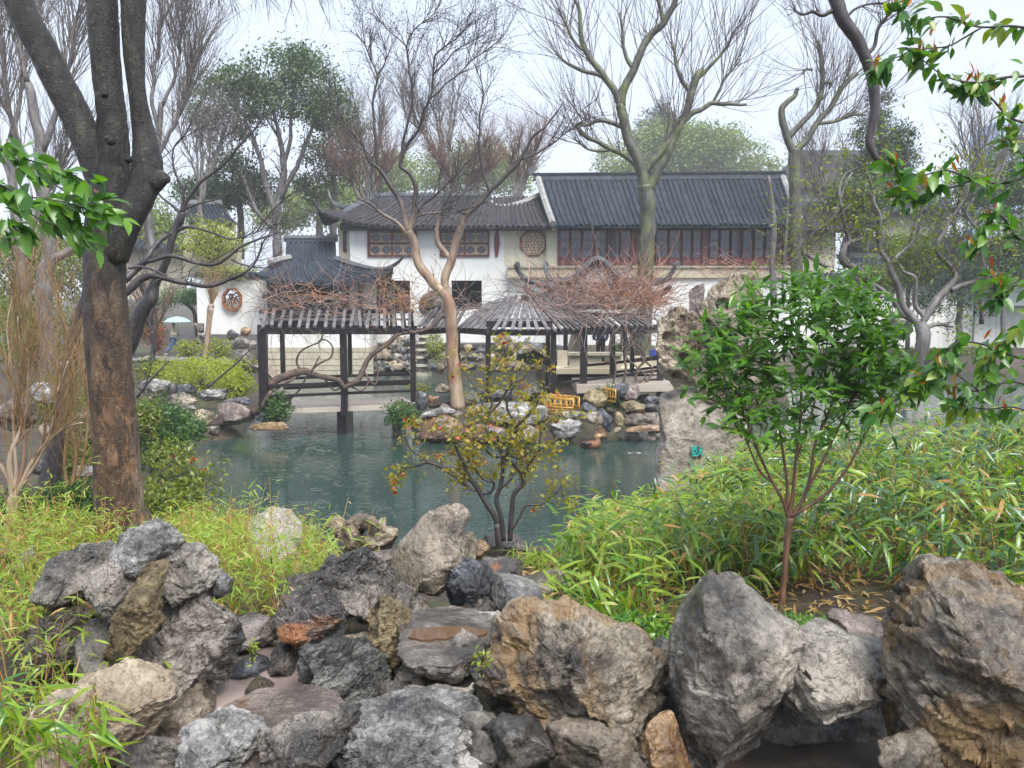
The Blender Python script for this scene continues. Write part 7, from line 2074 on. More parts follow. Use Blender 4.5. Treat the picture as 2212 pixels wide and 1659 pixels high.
pos = np.concatenate([cand + R.normal(size=cand.shape) * .022 for _ in range(4)])
gm_ = [leaf_mesh('leaf', w, LM['quince'], [(.4, 1.0)], .2) for w in (.6, .5)]
leaf_set(qu, pos, R.normal(size=pos.shape) + (0, 0, .3), R.normal(size=pos.shape) + (0, -.4, .7), R.uniform(.034, .06, len(pos)), gm_, 300, .55, LM['quince'], rows=[(.4, 1.0)])
fl = cand[R.random(len(cand)) < .13]
fl = fl[np.argsort(R.random(len(fl)))][:48]
fm = Bag()
for k in range(5):
    a = k * 1.2566
    fm.leaves([(0, 0, 0)], [(math.cos(a), math.sin(a), .6)], [(0, 0, 1)], 1.0, .9, [(.5, 1.0)], -.1)
V, Q, T = fm.arrays()
fme = make_mesh('blossom', V, Q, T, True); fme.materials.append(LM['quince_flower'])
for p in fl:
    q = Vector(R.normal(size=3) + (0, -.8, .3)).to_track_quat('Z', 'Y').to_matrix().to_4x4()
    piece('blossom', fme, qu, Matrix.Translation(Vector(p)) @ q @ Matrix.Scale(float(R.uniform(.024, .036)), 4))

# ---- camellia at the water, left
def bush(name, label, X, Y, rx, ry, d, n, L, wl, mat, cat='shrub', twigs=30, depth=None, seed=0, parts=0, hollow=.35, group=None):
    rr = np.random.default_rng(seed)
    c0 = P(X, Y, d)
    S = np.array([rx * d / 1944, depth or rx * d / 1944 * .8, ry * d / 1944])
    root = thing(name, label, cat, c0 - (0, 0, S[2]), group)
    u = nrm(rr.normal(size=(n, 3)))
    rad = rr.uniform(hollow, 1, n) ** .5
    lump = 1 + .55 * perlin(u * 1.4 + seed * 1.7) + .42 * perlin(u * 2.6 + seed) + .22 * perlin(u * 5.1 + seed)
    spr = nrm(rr.normal(size=(14, 3)) + (0, 0, .5))
    lump = lump + .55 * np.maximum(0, (u @ spr.T).max(1) - .955) / .045 * rr.uniform(.2, 1, n)
    pos = c0 + u * (rad * lump)[:, None] * S
    nn = u + rr.normal(size=u.shape) * .5 + (0, 0, .5)
    dr = u * .4 + rr.normal(size=u.shape) * .7 + (0, 0, -.1)
    base = c0 - (0, 0, S[2] * .95)
    tips = pos[rr.choice(n, min(n, twigs), replace=False)]
    t = np.linspace(0, 1, 5)[None, :, None]
    pts = base[None, None] * (1 - t) + tips[:, None] * t + rr.normal(size=(len(tips), 5, 3)) * .03 * S.max() * np.sin(t * 3.1)
    part('stems', Bag().tubes(pts, np.full((len(tips), 5), .006 * max(1, d / 12)) * np.linspace(1.3, .5, 5)[None], 4), BM['twig'], root)
    ls = rr.uniform(.7, 1.25, n) * L
    if parts:
        leaf_set(root, pos, dr, nn, ls, [leaf_mesh('leaf', wl, LM[mat], [(.45, 1.0)], .2)], parts, wl, LM[mat], rows=[(.45, 1.0)])
    else:
        part('foliage', Bag().leaves(pos, dr, nn, ls, ls * wl, [(.45, 1.0)]), LM[mat], root, kind='stuff')
    return root, pos
cam_b, cpos = bush('camellia_bush', 'loose camellia with yellow-green leaves and orange buds by the water, right of the forked trunk', 395, 1035, 92, 62, 11.2, 620, .085, .5, 'camellia', twigs=46, seed=41, parts=300, hollow=.05)
for p in cpos[:: 90]:
    part('flower', Bag().leaves([p] * 5, R.normal(size=(5, 3)) + (0, -.5, 0), R.normal(size=(5, 3)), .05, .05, [(.5, 1)]), LM['autumn'], cam_b)
tree('camellia_shrub', 'pale bare camellia stems low beside the forked trunk', 'shrub', [[(330, 1140, 4), (345, 1110, 3.4), (380, 1080, 2.6), (430, 1060, 1.6), (470, 1040, 1)], [(340, 1118, 3), (322, 1080, 2.4), (330, 1040, 1.8), (370, 1000, 1)], [(360, 1098, 2.4), (350, 1060, 2), (390, 1020, 1.2)]], 11, BM['grey'],
     [dict(n=40, t0=.3, length=(.1, .4), ang=(.4, 1), up=.2, wig=.2, r0=.004, **{'from': 'limbs'})], BM['twig'])
bush('evergreen_bush', 'dark green rounded bush overhanging the water, right of the forked trunk', 345, 935, 66, 70, 20, 3200, .10, .5, 'bush', seed=42)
bush('evergreen_bush', 'ivy-like bush creeping down to the pond edge below the dark rounded bush', 360, 985, 52, 34, 18.5, 1300, .085, .5, 'camellia', seed=142, hollow=.1)
bush('evergreen_bush', 'small mid-green bush between dark rounded bush and trunk', 318, 905, 30, 40, 19, 900, .09, .5, 'camellia', seed=143, hollow=.1)
bush('evergreen_bush', 'dark green low bush spilling to the waterline under the pale rocks', 400, 925, 45, 32, 21, 1400, .10, .5, 'bush', seed=43)
bush('yellow_bush', 'bright yellow-green mounded bush on the left bank above the ledge stones', 440, 805, 98, 36, 30, 4200, .11, .45, 'yellowbush', depth=1.6, seed=44)
bush('yellow_bush', 'yellow-green tail of the mounded bush, sloping down to the right', 510, 830, 34, 30, 28.5, 1300, .11, .45, 'yellowbush', seed=45)
bush('yellow_bush', 'small yellow-green bush right behind the person with the umbrella', 405, 752, 26, 19, 41, 700, .12, .45, 'yellowbush', seed=46)
bush('yellow_bush', 'small yellow-green bush right of the slim willow', 478, 752, 28, 20, 41, 700, .12, .45, 'yellowbush', seed=47)
bush('fern_bush', 'dark ferny bush hanging over the water at the bridge end by the island', 868, 893, 36, 24, 24.2, 1100, .12, .35, 'bush', seed=48)
bush('fern_bush', 'ferny bush hanging over the water at the left bridge end', 598, 885, 30, 28, 23.8, 900, .12, .35, 'bush', seed=49)
bush('reed_clump', 'grey-green drooping sedge on the island right of the bamboo guard', 1325, 855, 36, 22, 24.4, 500, .28, .08, 'bush', seed=50)
bush('evergreen_bush', 'dark green bush below the bare stems at lower left', 160, 1090, 62, 42, 9.5, 1900, .06, .5, 'bush', seed=51)
bush('evergreen_bush', 'dark green bush at the left edge behind the brown shrub trunk', 40, 1110, 55, 50, 10, 1300, .06, .5, 'bush', seed=52)
bush('evergreen_bush', 'green bush behind the bare yellow stems, left of the forked trunk', 175, 960, 50, 60, 13, 1100, .07, .5, 'bush', seed=53, hollow=.1)
bush('evergreen_bush', 'small green bush on the bank behind the pergola rails', 1350, 745, 26, 16, 36, 400, .12, .4, 'bush', seed=54)
bush('evergreen_bush', 'light green bush on the far bank between the bridge posts', 940, 745, 18, 34, 41.5, 700, .13, .4, 'yellowbush', seed=55)
for X_c, rx_c, lab in ((1840, 50, 'low green shrub on the far right bank below the first lattice openings'), (1975, 60, 'wide green shrub on the far right bank behind the gnarled trunk'), (2120, 60, 'green shrub on the far right bank near the picture edge')):
    bush('bank_shrub', lab, X_c, 762, rx_c, 15, 44.6, 900, .16, .4, 'camellia', seed=int(X_c), hollow=.1, depth=.8)
bush('island_grass_tuft', 'yellow-green tuft at the foot of the bamboo guard', 1210, 905, 20, 8, 23.5, 160, .14, .15, 'yellowbush', seed=56)
bush('bank_grass_tuft', 'green tuft on the island shore left of the pointed brown stone', 905, 838, 26, 9, 26, 220, .12, .2, 'yellowbush', seed=57)

bush('creeper_mass', 'yellow-green creeper hanging over the cream gable wall', 455, 520, 66, 44, 49, 3600, .17, .4, 'yellowbush', seed=101, hollow=.2, depth=.7)
bush('creeper_mass', 'creeper fringe drooping over the coping of the garden wall', 500, 588, 75, 16, 43.7, 1100, .14, .35, 'yellowbush', seed=102, hollow=.1, depth=.5)
bush('evergreen_bush', 'leafy green thicket at the left edge behind the straw stems', 70, 720, 95, 80, 26, 2600, .14, .4, 'camellia', seed=103, hollow=.1)
bush('evergreen_bush', 'bright green thicket left of the forked trunk, halfway up', 130, 860, 70, 55, 17, 1800, .10, .4, 'camellia', seed=104, hollow=.1)
bush('evergreen_bush', 'dense green undergrowth between leaning trunk and forked trunk', 165, 1010, 60, 50, 12.5, 1500, .07, .45, 'camellia', seed=105, hollow=.1)
bush('evergreen_bush', 'bright leafy bush just right of the forked trunk above the fine bamboo', 360, 1080, 75, 36, 10.4, 900, .07, .5, 'camellia', seed=106, hollow=.1)
bush('evergreen_bush', 'green shrubbery on the slope behind the spreading dark tree', 310, 690, 45, 45, 44, 1100, .16, .45, 'bush', seed=107, hollow=.1)
bush('evergreen_bush', 'low green shrub along the left path edge', 330, 800, 40, 26, 32, 1100, .12, .45, 'camellia', seed=108, hollow=.1)
bush('dry_leaved_shrub', 'brownish dry-leaved shrub on the slope left of the umbrella', 335, 725, 34, 36, 43.5, 700, .12, .5, 'autumn', seed=109, hollow=.05)
# ---- bare yellow-stemmed shrub at the far left
tree('bare_shrub', 'bare many-stemmed shrub with straw-coloured canes and a reddish foot, left edge', 'shrub', [
    [(22, 1190, 15), (26, 1140, 13), (24, 1090, 13), (30, 1070, 12)],
    [(28, 1080, 8), (20, 1030, 7), (24, 980, 6), (45, 930, 4.5), (60, 880, 3.5), (58, 810, 2.6), (66, 740, 1.8)],
    [(30, 1075, 8), (48, 1040, 6.5), (66, 1005, 5), (100, 960, 4), (140, 930, 3.2), (180, 915, 2)],
    [(26, 1070, 6), (8, 1020, 5), (-10, 980, 4), (-30, 950, 3)],
    [(34, 1060, 5), (50, 1000, 4), (52, 940, 3.4), (40, 860, 2.8), (46, 760, 2), (40, 680, 1.4)],
    [(30, 1060, 5), (34, 1000, 4), (30, 900, 3), (26, 800, 2.4), (20, 700, 1.8), (28, 620, 1.2)],
    [(40, 1050, 4), (80, 1000, 3.4), (110, 930, 2.6), (125, 850, 2), (150, 780, 1.4)],
], 9.2, BM['crape'], [
    dict(n=120, t0=.25, length=(.4, 1.3), ang=(.15, .7), up=.5, bend=.01, wig=.09, K=7, r0=.007, skip=1, **{'from': 'limbs'}),
    dict(n=300, t0=.2, length=(.25, .8), ang=(.2, .9), up=.15, wig=.12, K=6, r0=.0045),
    dict(n=350, t0=.2, length=(.12, .45), ang=(.3, 1), wig=.15, K=5, r0=.003)], BM['twig_straw'], wob=.03)
tree('bare_shrub', 'arching bare straw stems between the brown shrub and the forked trunk', 'shrub', [
    [(150, 1080, 5), (140, 1000, 4), (150, 900, 3.4), (160, 800, 2.6), (140, 700, 1.8), (120, 640, 1)], [(150, 1080, 5), (165, 980, 4), (150, 880, 3), (120, 800, 2), (90, 760, 1.2)], [(155, 1080, 4), (180, 990, 3.2), (190, 880, 2.6), (175, 780, 1.8), (150, 720, 1)],
    [(60, 1160, 6), (95, 1115, 5), (130, 1090, 4.4), (148, 1080, 3.6), (150, 1060, 2)],
], 10.5, BM['twig_straw'], [
    dict(n=110, t0=.1, length=(.4, 1.4), ang=(.15, .8), up=.4, bend=-.03, wig=.1, K=7, r0=.006, **{'from': 'limbs'}),
    dict(n=260, t0=.2, length=(.25, .8), ang=(.2, .9), up=.1, bend=-.03, wig=.12, K=6, r0=.004)], BM['twig_straw'], sides=6)
tree('bare_branch', 'thin bare branch rising from the ledge stones in front of the yellow bush', 'shrub', [[(296, 858, 3.2), (318, 830, 2.4), (340, 805, 1.8), (366, 780, 1)], [(310, 842, 2), (322, 810, 1.4), (330, 775, .8)]], 18, BM['dark'], [dict(n=14, t0=.3, length=(.1, .4), ang=(.4, .9), up=.2, r0=.004, **{'from': 'limbs'})], BM['twig_dark'])
tree('bare_branch', 'bare branch leaning up from the yellow bush towards the first pergola post', 'shrub', [[(448, 838, 2.6), (478, 812, 2.2), (505, 790, 1.8), (530, 765, 1.3), (556, 742, .8)]], 23, BM['dark'], [dict(n=12, t0=.3, length=(.1, .4), ang=(.4, .9), up=.2, r0=.005, **{'from': 'limbs'})], BM['twig_dark'])
# a dry creeper over the scholar rock
dc = thing('dry_creeper', 'dry orange-leaved creeper clinging to the head of the tall scholar rock', 'vine', P(1560, 760, 14))
pts = []
for l in ([(1508, 760), (1506, 720), (1515, 690), (1520, 650), (1540, 620), (1575, 600), (1600, 588), (1640, 596), (1675, 620)], [(1412, 740), (1416, 700), (1430, 675), (1452, 662), (1470, 658)], [(1506, 720), (1490, 695), (1470, 690)], [(1500, 760), (1488, 790), (1470, 800), (1450, 815)], [(1530, 640), (1528, 610), (1540, 600)]):
    W = np.array([[*P(X, Y, TD)] for X, Y in cr([(a, b_) for a, b_ in l], 5)])
    for k in range(len(W)):
        px = l[min(len(l) - 1, k // 5)]
        W[k, 1] = front_y(px[0], px[1]) - .03
    W = W + R.normal(size=W.shape) * .01
    part('stem', Bag().tube(W, np.linspace(.016, .006, len(W)), 5), M['cane_red'], dc)
    pts.append(W)
W = np.concatenate(pts); W = np.concatenate([W, pts[0][22:], pts[0][26:], pts[0][28:]])
q = np.concatenate([W + R.normal(size=W.shape) * (.07, .05, .05) for _ in range(9)])
leaf_set(dc, q, R.normal(size=q.shape) + (0, -.4, -.3), R.normal(size=q.shape), R.uniform(.035, .075, len(q)), [leaf_mesh('leaf', .6, LM['autumn'], [(.5, 1)], .3)], 200, .6, LM['autumn'], rows=[(.5, 1)])
a1 = canes([((1525, 602, TD - .2), (1660, 604, TD - .2))], 150, (.15, .5), .1, .5, 6, .005, .3)
part('stems', Bag().tubes(*a1), M['cane_red'], dc, kind='stuff')

# ---- bamboo
def bamboo_bed(name, label, pts, hts, nleaf, L, W, mats, cat='bamboo', droop=.25, seed=0, spread=.16):
    rr = np.random.default_rng(seed)
    root = thing(name, label, cat, pts.mean(0))
    root['kind'] = 'stuff'
    n = len(pts)
    hts = hts * (1 + .5 * perlin(np.stack([pts[:, 0] * 1.3, pts[:, 1] * 1.3, np.full(n, seed * .7)], 1))) * np.where(rr.random(n) < .06, 1.4, 1.0)
    lean = rr.normal(size=(n, 3)) * (.22, .22, 0) + (0, -.05, 1)
    tops = pts + lean * hts[:, None]
    t = np.linspace(0, 1, 4)[None, :, None]
    stem = pts[:, None] * (1 - t) + tops[:, None] * t + rr.normal(size=(n, 1, 3)) * .05 * t ** 2 * hts[:, None, None]
    part('stems', Bag().tubes(stem, np.full((n, 4), .0035) * np.linspace(1.2, .6, 4)[None], 3), LM['straw'], root, kind='stuff')
    ci = np.repeat(np.arange(n), nleaf)
    tt = rr.uniform(.10, 1.0, len(ci)) ** .6
    pos = pts[ci] * (1 - tt[:, None]) + tops[ci] * tt[:, None] + rr.normal(size=(len(ci), 3)) * spread * (.6, .6, .35)
    a = rr.uniform(0, 2 * math.pi, len(ci))
    dr = np.stack([np.cos(a), np.sin(a), rr.normal(size=len(ci)) * .45 - droop + .5 * (tt > .9)], 1)
    nn = np.stack([rr.normal(size=len(ci)) * .35, rr.normal(size=len(ci)) * .35 - .25, np.ones(len(ci))], 1)
    ls = rr.uniform(.65, 1.25, len(ci)) * L
    which = rr.random(len(ci))
    acc = 0
    for (mt, share) in mats:
        s = (which >= acc) & (which < acc + share)
        acc += share
        part('leaves', Bag().leaves(pos[s], dr[s], nn[s], ls[s], ls[s] / L * W, [(.25, .95), (.6, .8)], .35), LM[mt], root, kind='stuff', smooth=True)
    return root
def bed_pts(n, test, x0, x1, y0, y1, seed):
    rr = np.random.default_rng(seed)
    out = []
    while len(out) < n:
        x, y = rr.uniform(x0, x1), rr.uniform(y0, y1)
        if test(x, y) and ground_h(x, y) > .0:
            out.append((x, y, 0.0))
    out = np.array(out)
    pn = perlin(np.stack([out[:, 0] * 1.1, out[:, 1] * 1.1, np.full(len(out), seed * .37)], 1))
    out = out[(pn > -.30) | (rr.random(len(out)) < .35)]
    out[:, 2] = ground_z(out[:, 0], out[:, 1])
    return out
pr = bed_pts(900, lambda x, y: x > .42 + .13 * (y - 6) and x < .85 + .33 * (y - 6) + 1.1 and not (y < 6.1 and x > 1.05), .1, 4.5, 5.2, 12.6, 61)
bamboo_bed('dwarf_bamboo', 'bright yellow-green dwarf bamboo bed left of the round-headed shrub', pr, np.interp(pr[:, 0] / pr[:, 1], [0, .1, .25, .5], [.40, .46, .46, .7]) * np.random.default_rng(1).uniform(.7, 1.2, len(pr)), 14, .17, .027, (('bamboo', .52), ('lime', .42), ('straw', .06)), seed=62)
pr = bed_pts(1150, lambda x, y: x > .95 + .33 * (y - 6) and x < .75 * y and not (y < 6.1 and x < 2.7), .5, 9.5, 5.0, 12.6, 63)
bamboo_bed('dwarf_bamboo', 'darker glossy dwarf bamboo bed filling the bank right of the round-headed shrub', pr, np.interp(pr[:, 0] / pr[:, 1], [0, .15, .3, .6], [.45, .52, .72, .86]) * np.interp(pr[:, 1], [5, 6.2], [.55, 1]) * np.random.default_rng(2).uniform(.7, 1.15, len(pr)), 14, .19, .030, (('bamboo', .44), ('bamboo_dark', .32), ('straw', .05), ('lime', .19)), seed=64)
pr = bed_pts(1050, lambda x, y: -.40 * y < x < -.20 * y + .1 and (x + .33 * y) < .9 and not (abs(x + .26 * y) < .27 and 6.5 < y < 8.2), -4.6, -1.0, 5.2, 11.8, 65)
bamboo_bed('fine_bamboo', 'fine lime-green bamboo between the forked tree and the water', pr, np.random.default_rng(3).uniform(.2, .46, len(pr)) * np.interp(pr[:, 1], [6, 11], [1.15, .75]), 17, .085, .0115, (('lime', .86), ('straw', .04), ('bamboo', .10)), seed=66, spread=.14)
pr = bed_pts(420, lambda x, y: -.58 * y < x < -.455 * y, -5.5, -1.6, 3.6, 8.5, 67)
bamboo_bed('fine_bamboo', 'fine lime-green bamboo left of the forked trunk, behind the left rock cluster', pr, np.random.default_rng(4).uniform(.3, .6, len(pr)), 16, .085, .0125, (('lime', .8), ('straw', .06), ('bamboo', .14)), seed=68, spread=.14)
# the bamboo sprig in the lower left corner
bs_ = thing('bamboo_sprig', 'bamboo sprig with long drooping leaves in the lower left corner', 'bamboo', P(60, 1720, 2.7))
g = Bag(); pos, dr = [], []
rr = np.random.default_rng(71)
for k in range(34):
    X = rr.uniform(-40, 230); top = P(X + rr.normal() * 20, rr.uniform(1480, 1640) if X < 240 else 1600, 2.7 + rr.normal() * .12)
    bot = P(X * .9, 1760, 2.75)
    W = cr([bot, (bot + top) / 2 + rr.normal(size=3) * .02, top, top + (.03 * rr.normal(), -.02, -.02)], 4)
    g.tube(W, np.linspace(.0022, .001, len(W)), 4)
    for q in range(6):
        pos.append(W[rr.integers(len(W) // 2, len(W))]); a = rr.uniform(0, 6.28)
        dr.append((math.cos(a), math.sin(a) * .6, rr.uniform(-1.2, .3)))
part('stems', g, LM['straw'], bs_)
pos, dr = np.array(pos), np.array(dr)
bmsh = [leaf_mesh('leaf', .13, LM['bamboo'], [(.25, .95), (.6, .8)], .35), leaf_mesh('leaf', .12, LM['lime'], [(.25, .95), (.6, .8)], .45)]
leaf_set(bs_, pos, dr, rr.normal(size=pos.shape) * .5 + (0, -.4, 1), rr.uniform(.08, .15, len(pos)), bmsh, 300)
# grasses
def grass(name, label, X, Y, d, n, h, w, spread, mat, seed, up=1.0):
    rr = np.random.default_rng(seed)
    c0 = P(X, Y, d)
    root = thing(name, label, 'grass', c0)
    pos = c0 + rr.normal(size=(n, 3)) * (spread * .4, spread * .3, 0)
    a = rr.uniform(0, 6.28, n)
    K = 6
    dirs = nrm(np.stack([np.cos(a) * .6, np.sin(a) * .6, np.full(n, up)], 1))
    L = rr.uniform(.6, 1.2, n) * h
    P_ = [pos]
    for k in range(K - 1):
        P_.append(P_[-1] + dirs * (L / (K - 1))[:, None])
        dirs = nrm(dirs + np.array([0, 0, -.42]) + rr.normal(size=(n, 3)) * .03)
    pts = np.stack(P_, 1)
    side = nrm(np.stack([-np.sin(a), np.cos(a), np.zeros(n)], 1))[:, None] * (w * np.array([.8, 1, 1, .8, .5, .08]))[None, :, None]
    V = np.stack([pts - side, pts + side], 2).reshape(-1, 3)
    m_ = np.arange(n)[:, None] * K * 2; k_ = np.arange(K - 1)[None] * 2
    Q = np.stack([m_ + k_, m_ + k_ + 1, m_ + k_ + 3, m_ + k_ + 2], -1).reshape(-1, 4)
    part('blades', Bag().add(V, Q), LM[mat], root, kind='stuff')
    return root
grass('ribbon_grass', 'fresh green tuft of ribbon grass arching beside the flat whitish ledge', 1255, 1375, 5.35, 330, .42, .004, .34, 'grass', 81)
grass('ribbon_grass', 'second ribbon grass tuft just behind the largest boulder', 1330, 1390, 5.0, 170, .30, .004, .25, 'grass', 82)
grass('ribbon_grass', 'grass tuft at the foot of the round-headed shrub', 1735, 1375, 5.2, 220, .24, .004, .26, 'grass', 83)
grass('ribbon_grass', 'yellow-green grass tuft behind the flat brown flagstones', 1185, 1225, 7.6, 240, .28, .005, .42, 'lime', 84)
grass('ribbon_grass', 'grass tuft sprouting left of the peaked rock', 1440, 1420, 4.6, 90, .22, .004, .16, 'grass', 85)
bush('broadleaf_weed', 'low green weeds between the ribbon grass and the peaked rock', 1390, 1365, 60, 34, 5.0, 260, .07, .4, 'bamboo', seed=86, parts=260, twigs=20)
bush('weed', 'tiny yellow weed growing from the joint beside the largest boulder', 1040, 1425, 12, 24, 3.55, 40, .03, .4, 'lime', seed=87, parts=40, twigs=8)
bush('weed', 'tiny weed in the crack below the orange-faced stone', 547, 1405, 8, 24, 4.4, 40, .03, .4, 'lime', seed=88, parts=40, twigs=8)

# ================================================================== fallen leaves on the soil under the bamboo
rr = np.random.default_rng(91)
lp_ = bed_pts(4200, lambda x, y: x > .1, .1, 6.0, 4.6, 8.5, 92)
lp_[:, 2] += .012 + .03 * rr.random(len(lp_))
fl_ = solo('fallen_leaves', Bag().leaves(lp_, rr.normal(size=lp_.shape) * (1, 1, .2), rr.normal(size=lp_.shape) * .3 + (0, 0, 1), rr.uniform(.07, .15, len(lp_)), rr.uniform(.018, .03, len(lp_)), [(.3, .9), (.65, .8)]), LM['straw'], kind='stuff')
lp_ = bed_pts(1800, lambda x, y: True, -7.5, -2.0, 8, 16, 93)
lp_[:, 2] += .012 + .02 * rr.random(len(lp_))
solo('fallen_leaves', Bag().leaves(lp_, rr.normal(size=lp_.shape) * (1, 1, .2), rr.normal(size=lp_.shape) * .3 + (0, 0, 1), .09, .05, [(.5, 1)]), LM['autumn'], kind='stuff')

# ================================================================== small things
def guard(label, ring, z0, zt, mat, n):
    root = thing('bamboo_guard', label, 'fence', np.array([ring[:, 0].mean(), ring[:, 1].mean(), z0]))
    ring3 = lambda z: np.stack([ring[:, 0], ring[:, 1], np.full(len(ring), z)], 1)
    for z in (zt, zt - .03, z0 + (zt - z0) * .45, z0 + .04):
        part('rail', Bag().tube(ring3(z), .022, 6), mat, root, smooth=True)
    rs = resample(ring3(z0), n)
    for k in range(n):
        part('upright', Bag().tube([rs[k], rs[k] + (0, 0, zt - z0 + .03)], .02, 6), mat, root, smooth=True)
    return root
a = np.linspace(-.1, 2 * math.pi - .9, 22)
c0 = P(1213, 897, 23.7)
guard('round yellow bamboo guard rail on the island in front of the porch', np.stack([c0[0] + .47 * np.cos(a), 23.95 + .42 * np.sin(a - .6)], 1), c0[2] + .02, c0[2] + .46, M['bamboo_pole'], 16)
c0 = P(1306, 868, 24.2)
guard('short piece of yellow bamboo guard rail left of the slate grey rock', np.stack([np.linspace(c0[0] - .04, c0[0] + .26, 6), np.linspace(24.3, 23.9, 6)], 1), c0[2], c0[2] + .36, M['bamboo_pole'], 6)
# duck
dk = thing('duck', 'ruddy duck with a pale head floating at the island edge', 'duck', (P(1275, 955, 22.6)[0], 22.6, 0))
dx, dy = P(1275, 955, 22.6)[0], 22.6
dm = simple('ruddy_feathers', (.25, .115, .05), .6, (.14, .065, .032), 9)
W = cr([(dx - .30, dy, .10), (dx - .22, dy, .09), (dx - .05, dy, .085), (dx + .10, dy, .09), (dx + .17, dy, .13), (dx + .185, dy, .21), (dx + .19, dy, .28), (dx + .225, dy, .315), (dx + .27, dy, .30)], 4)
rad = np.interp(np.linspace(0, 1, len(W)), [0, .12, .35, .5, .6, .68, .78, .88, 1], [.02, .07, .12, .11, .075, .052, .052, .058, .02])
part('body', Bag().tube(W, rad, 14), dm, dk, smooth=True)
part('head', Bag().tube(cr([(dx + .17, dy, .26), (dx + .205, dy, .305), (dx + .25, dy, .31), (dx + .285, dy, .298)], 4), np.interp(np.linspace(0, 1, 13), [0, .4, .8, 1], [.054, .064, .05, .015]), 12), simple('pale_feathers', (.45, .32, .18), .6, (.34, .22, .12), 9), dk, smooth=True)
part('bill', Bag().tube([(dx + .28, dy, .30), (dx + .32, dy, .29), (dx + .345, dy, .287)], [.02, .018, .008], 8), M['darkwood'], dk, smooth=True)
part('wing', Bag().tube(cr([(dx - .27, dy - .06, .14), (dx - .12, dy - .115, .13), (dx + .03, dy - .10, .12)], 4), np.interp(np.linspace(0, 1, 9), [0, .5, 1], [.015, .06, .02]), 8), M['darkwood'], dk, smooth=True)
for X in (1362, 1380):
    c0 = P(X, 959, 21.8)
    solo('floating_petal', Bag().leaves([c0 * (1, 1, 0) + (0, 0, .012)] * 3, R.normal(size=(3, 3)) * (1, 1, .1), [(0, 0, 1)] * 3, .07, .06, [(.5, 1)], .02), M['plaster'], 'tiny white petal floating on the water, %s of a pair' % ('left' if X < 1370 else 'right'), 'petal')
# stone pagoda in the water behind the bridge
pgx, pgd = P(914, 800, 42.3)[0], 42.3
pg = thing('stone_pagoda', 'slender grey stone pagoda standing in the water behind the pergola', 'pagoda', (pgx, pgd, 0))
z = -.3
for k, (r_, h) in enumerate(((.46, .45), (.30, .28), (.42, .12), (.28, .26), (.39, .11), (.26, .24), (.36, .11), (.24, .22), (.33, .10), (.22, .20), (.30, .10), (.18, .18))):
    part('tier' if k % 2 else 'eave', Bag().tube([(pgx, pgd, z), (pgx, pgd, z + h)], [r_, r_ * (.78 if k % 2 else .9)], 10), M['stone'] if k % 2 == 0 else RM['grey'], pg)
    z += h
part('finial', Bag().tube([(pgx, pgd, z), (pgx, pgd, z + .1), (pgx, pgd, z + .2), (pgx, pgd, z + .28)], [.08, .13, .12, .02], 10), M['stone'], pg, smooth=True)
# black stump post on the ledge
solo('stump_post', Bag().tube(PP([(372, 862), (373, 845), (373, 828)], 26.8), [.13, .12, .12], 9, rough=.15, rs=6), BM['dark'], 'short black stump post among the ledge stones on the left bank', 'post', smooth=True)

# ---- people
def skin_mesh(verts, edges, radii, sub=2):
    me = bpy.data.meshes.new('skin')
    me.from_pydata([tuple(v) for v in verts], edges, [])
    ob = bpy.data.objects.new('skin_tmp', me)
    col.objects.link(ob)
    ob.modifiers.new('skin', 'SKIN')
    sv = me.skin_vertices[0].data
    for k, r_ in enumerate(radii):
        sv[k].radius = (r_, r_) if not hasattr(r_, '__len__') else r_
    sv[0].use_root = True
    md = ob.modifiers.new('sub', 'SUBSURF'); md.levels = md.render_levels = sub
    dg = bpy.context.evaluated_depsgraph_get()
    ev = ob.evaluated_get(dg)
    m2 = bpy.data.meshes.new_from_object(ev)
    n = len(m2.vertices)
    V = np.zeros(n * 3); m2.vertices.foreach_get('co', V); V = V.reshape(-1, 3)
    Q, T = [], []
    for p in m2.polygons:
        vs = list(p.vertices)
        if len(vs) == 4: Q.append(vs)
        elif len(vs) == 3: T.append(vs)
    bpy.data.objects.remove(ob); bpy.data.meshes.remove(me); bpy.data.meshes.remove(m2)
    return Bag().add(V, Q, T)
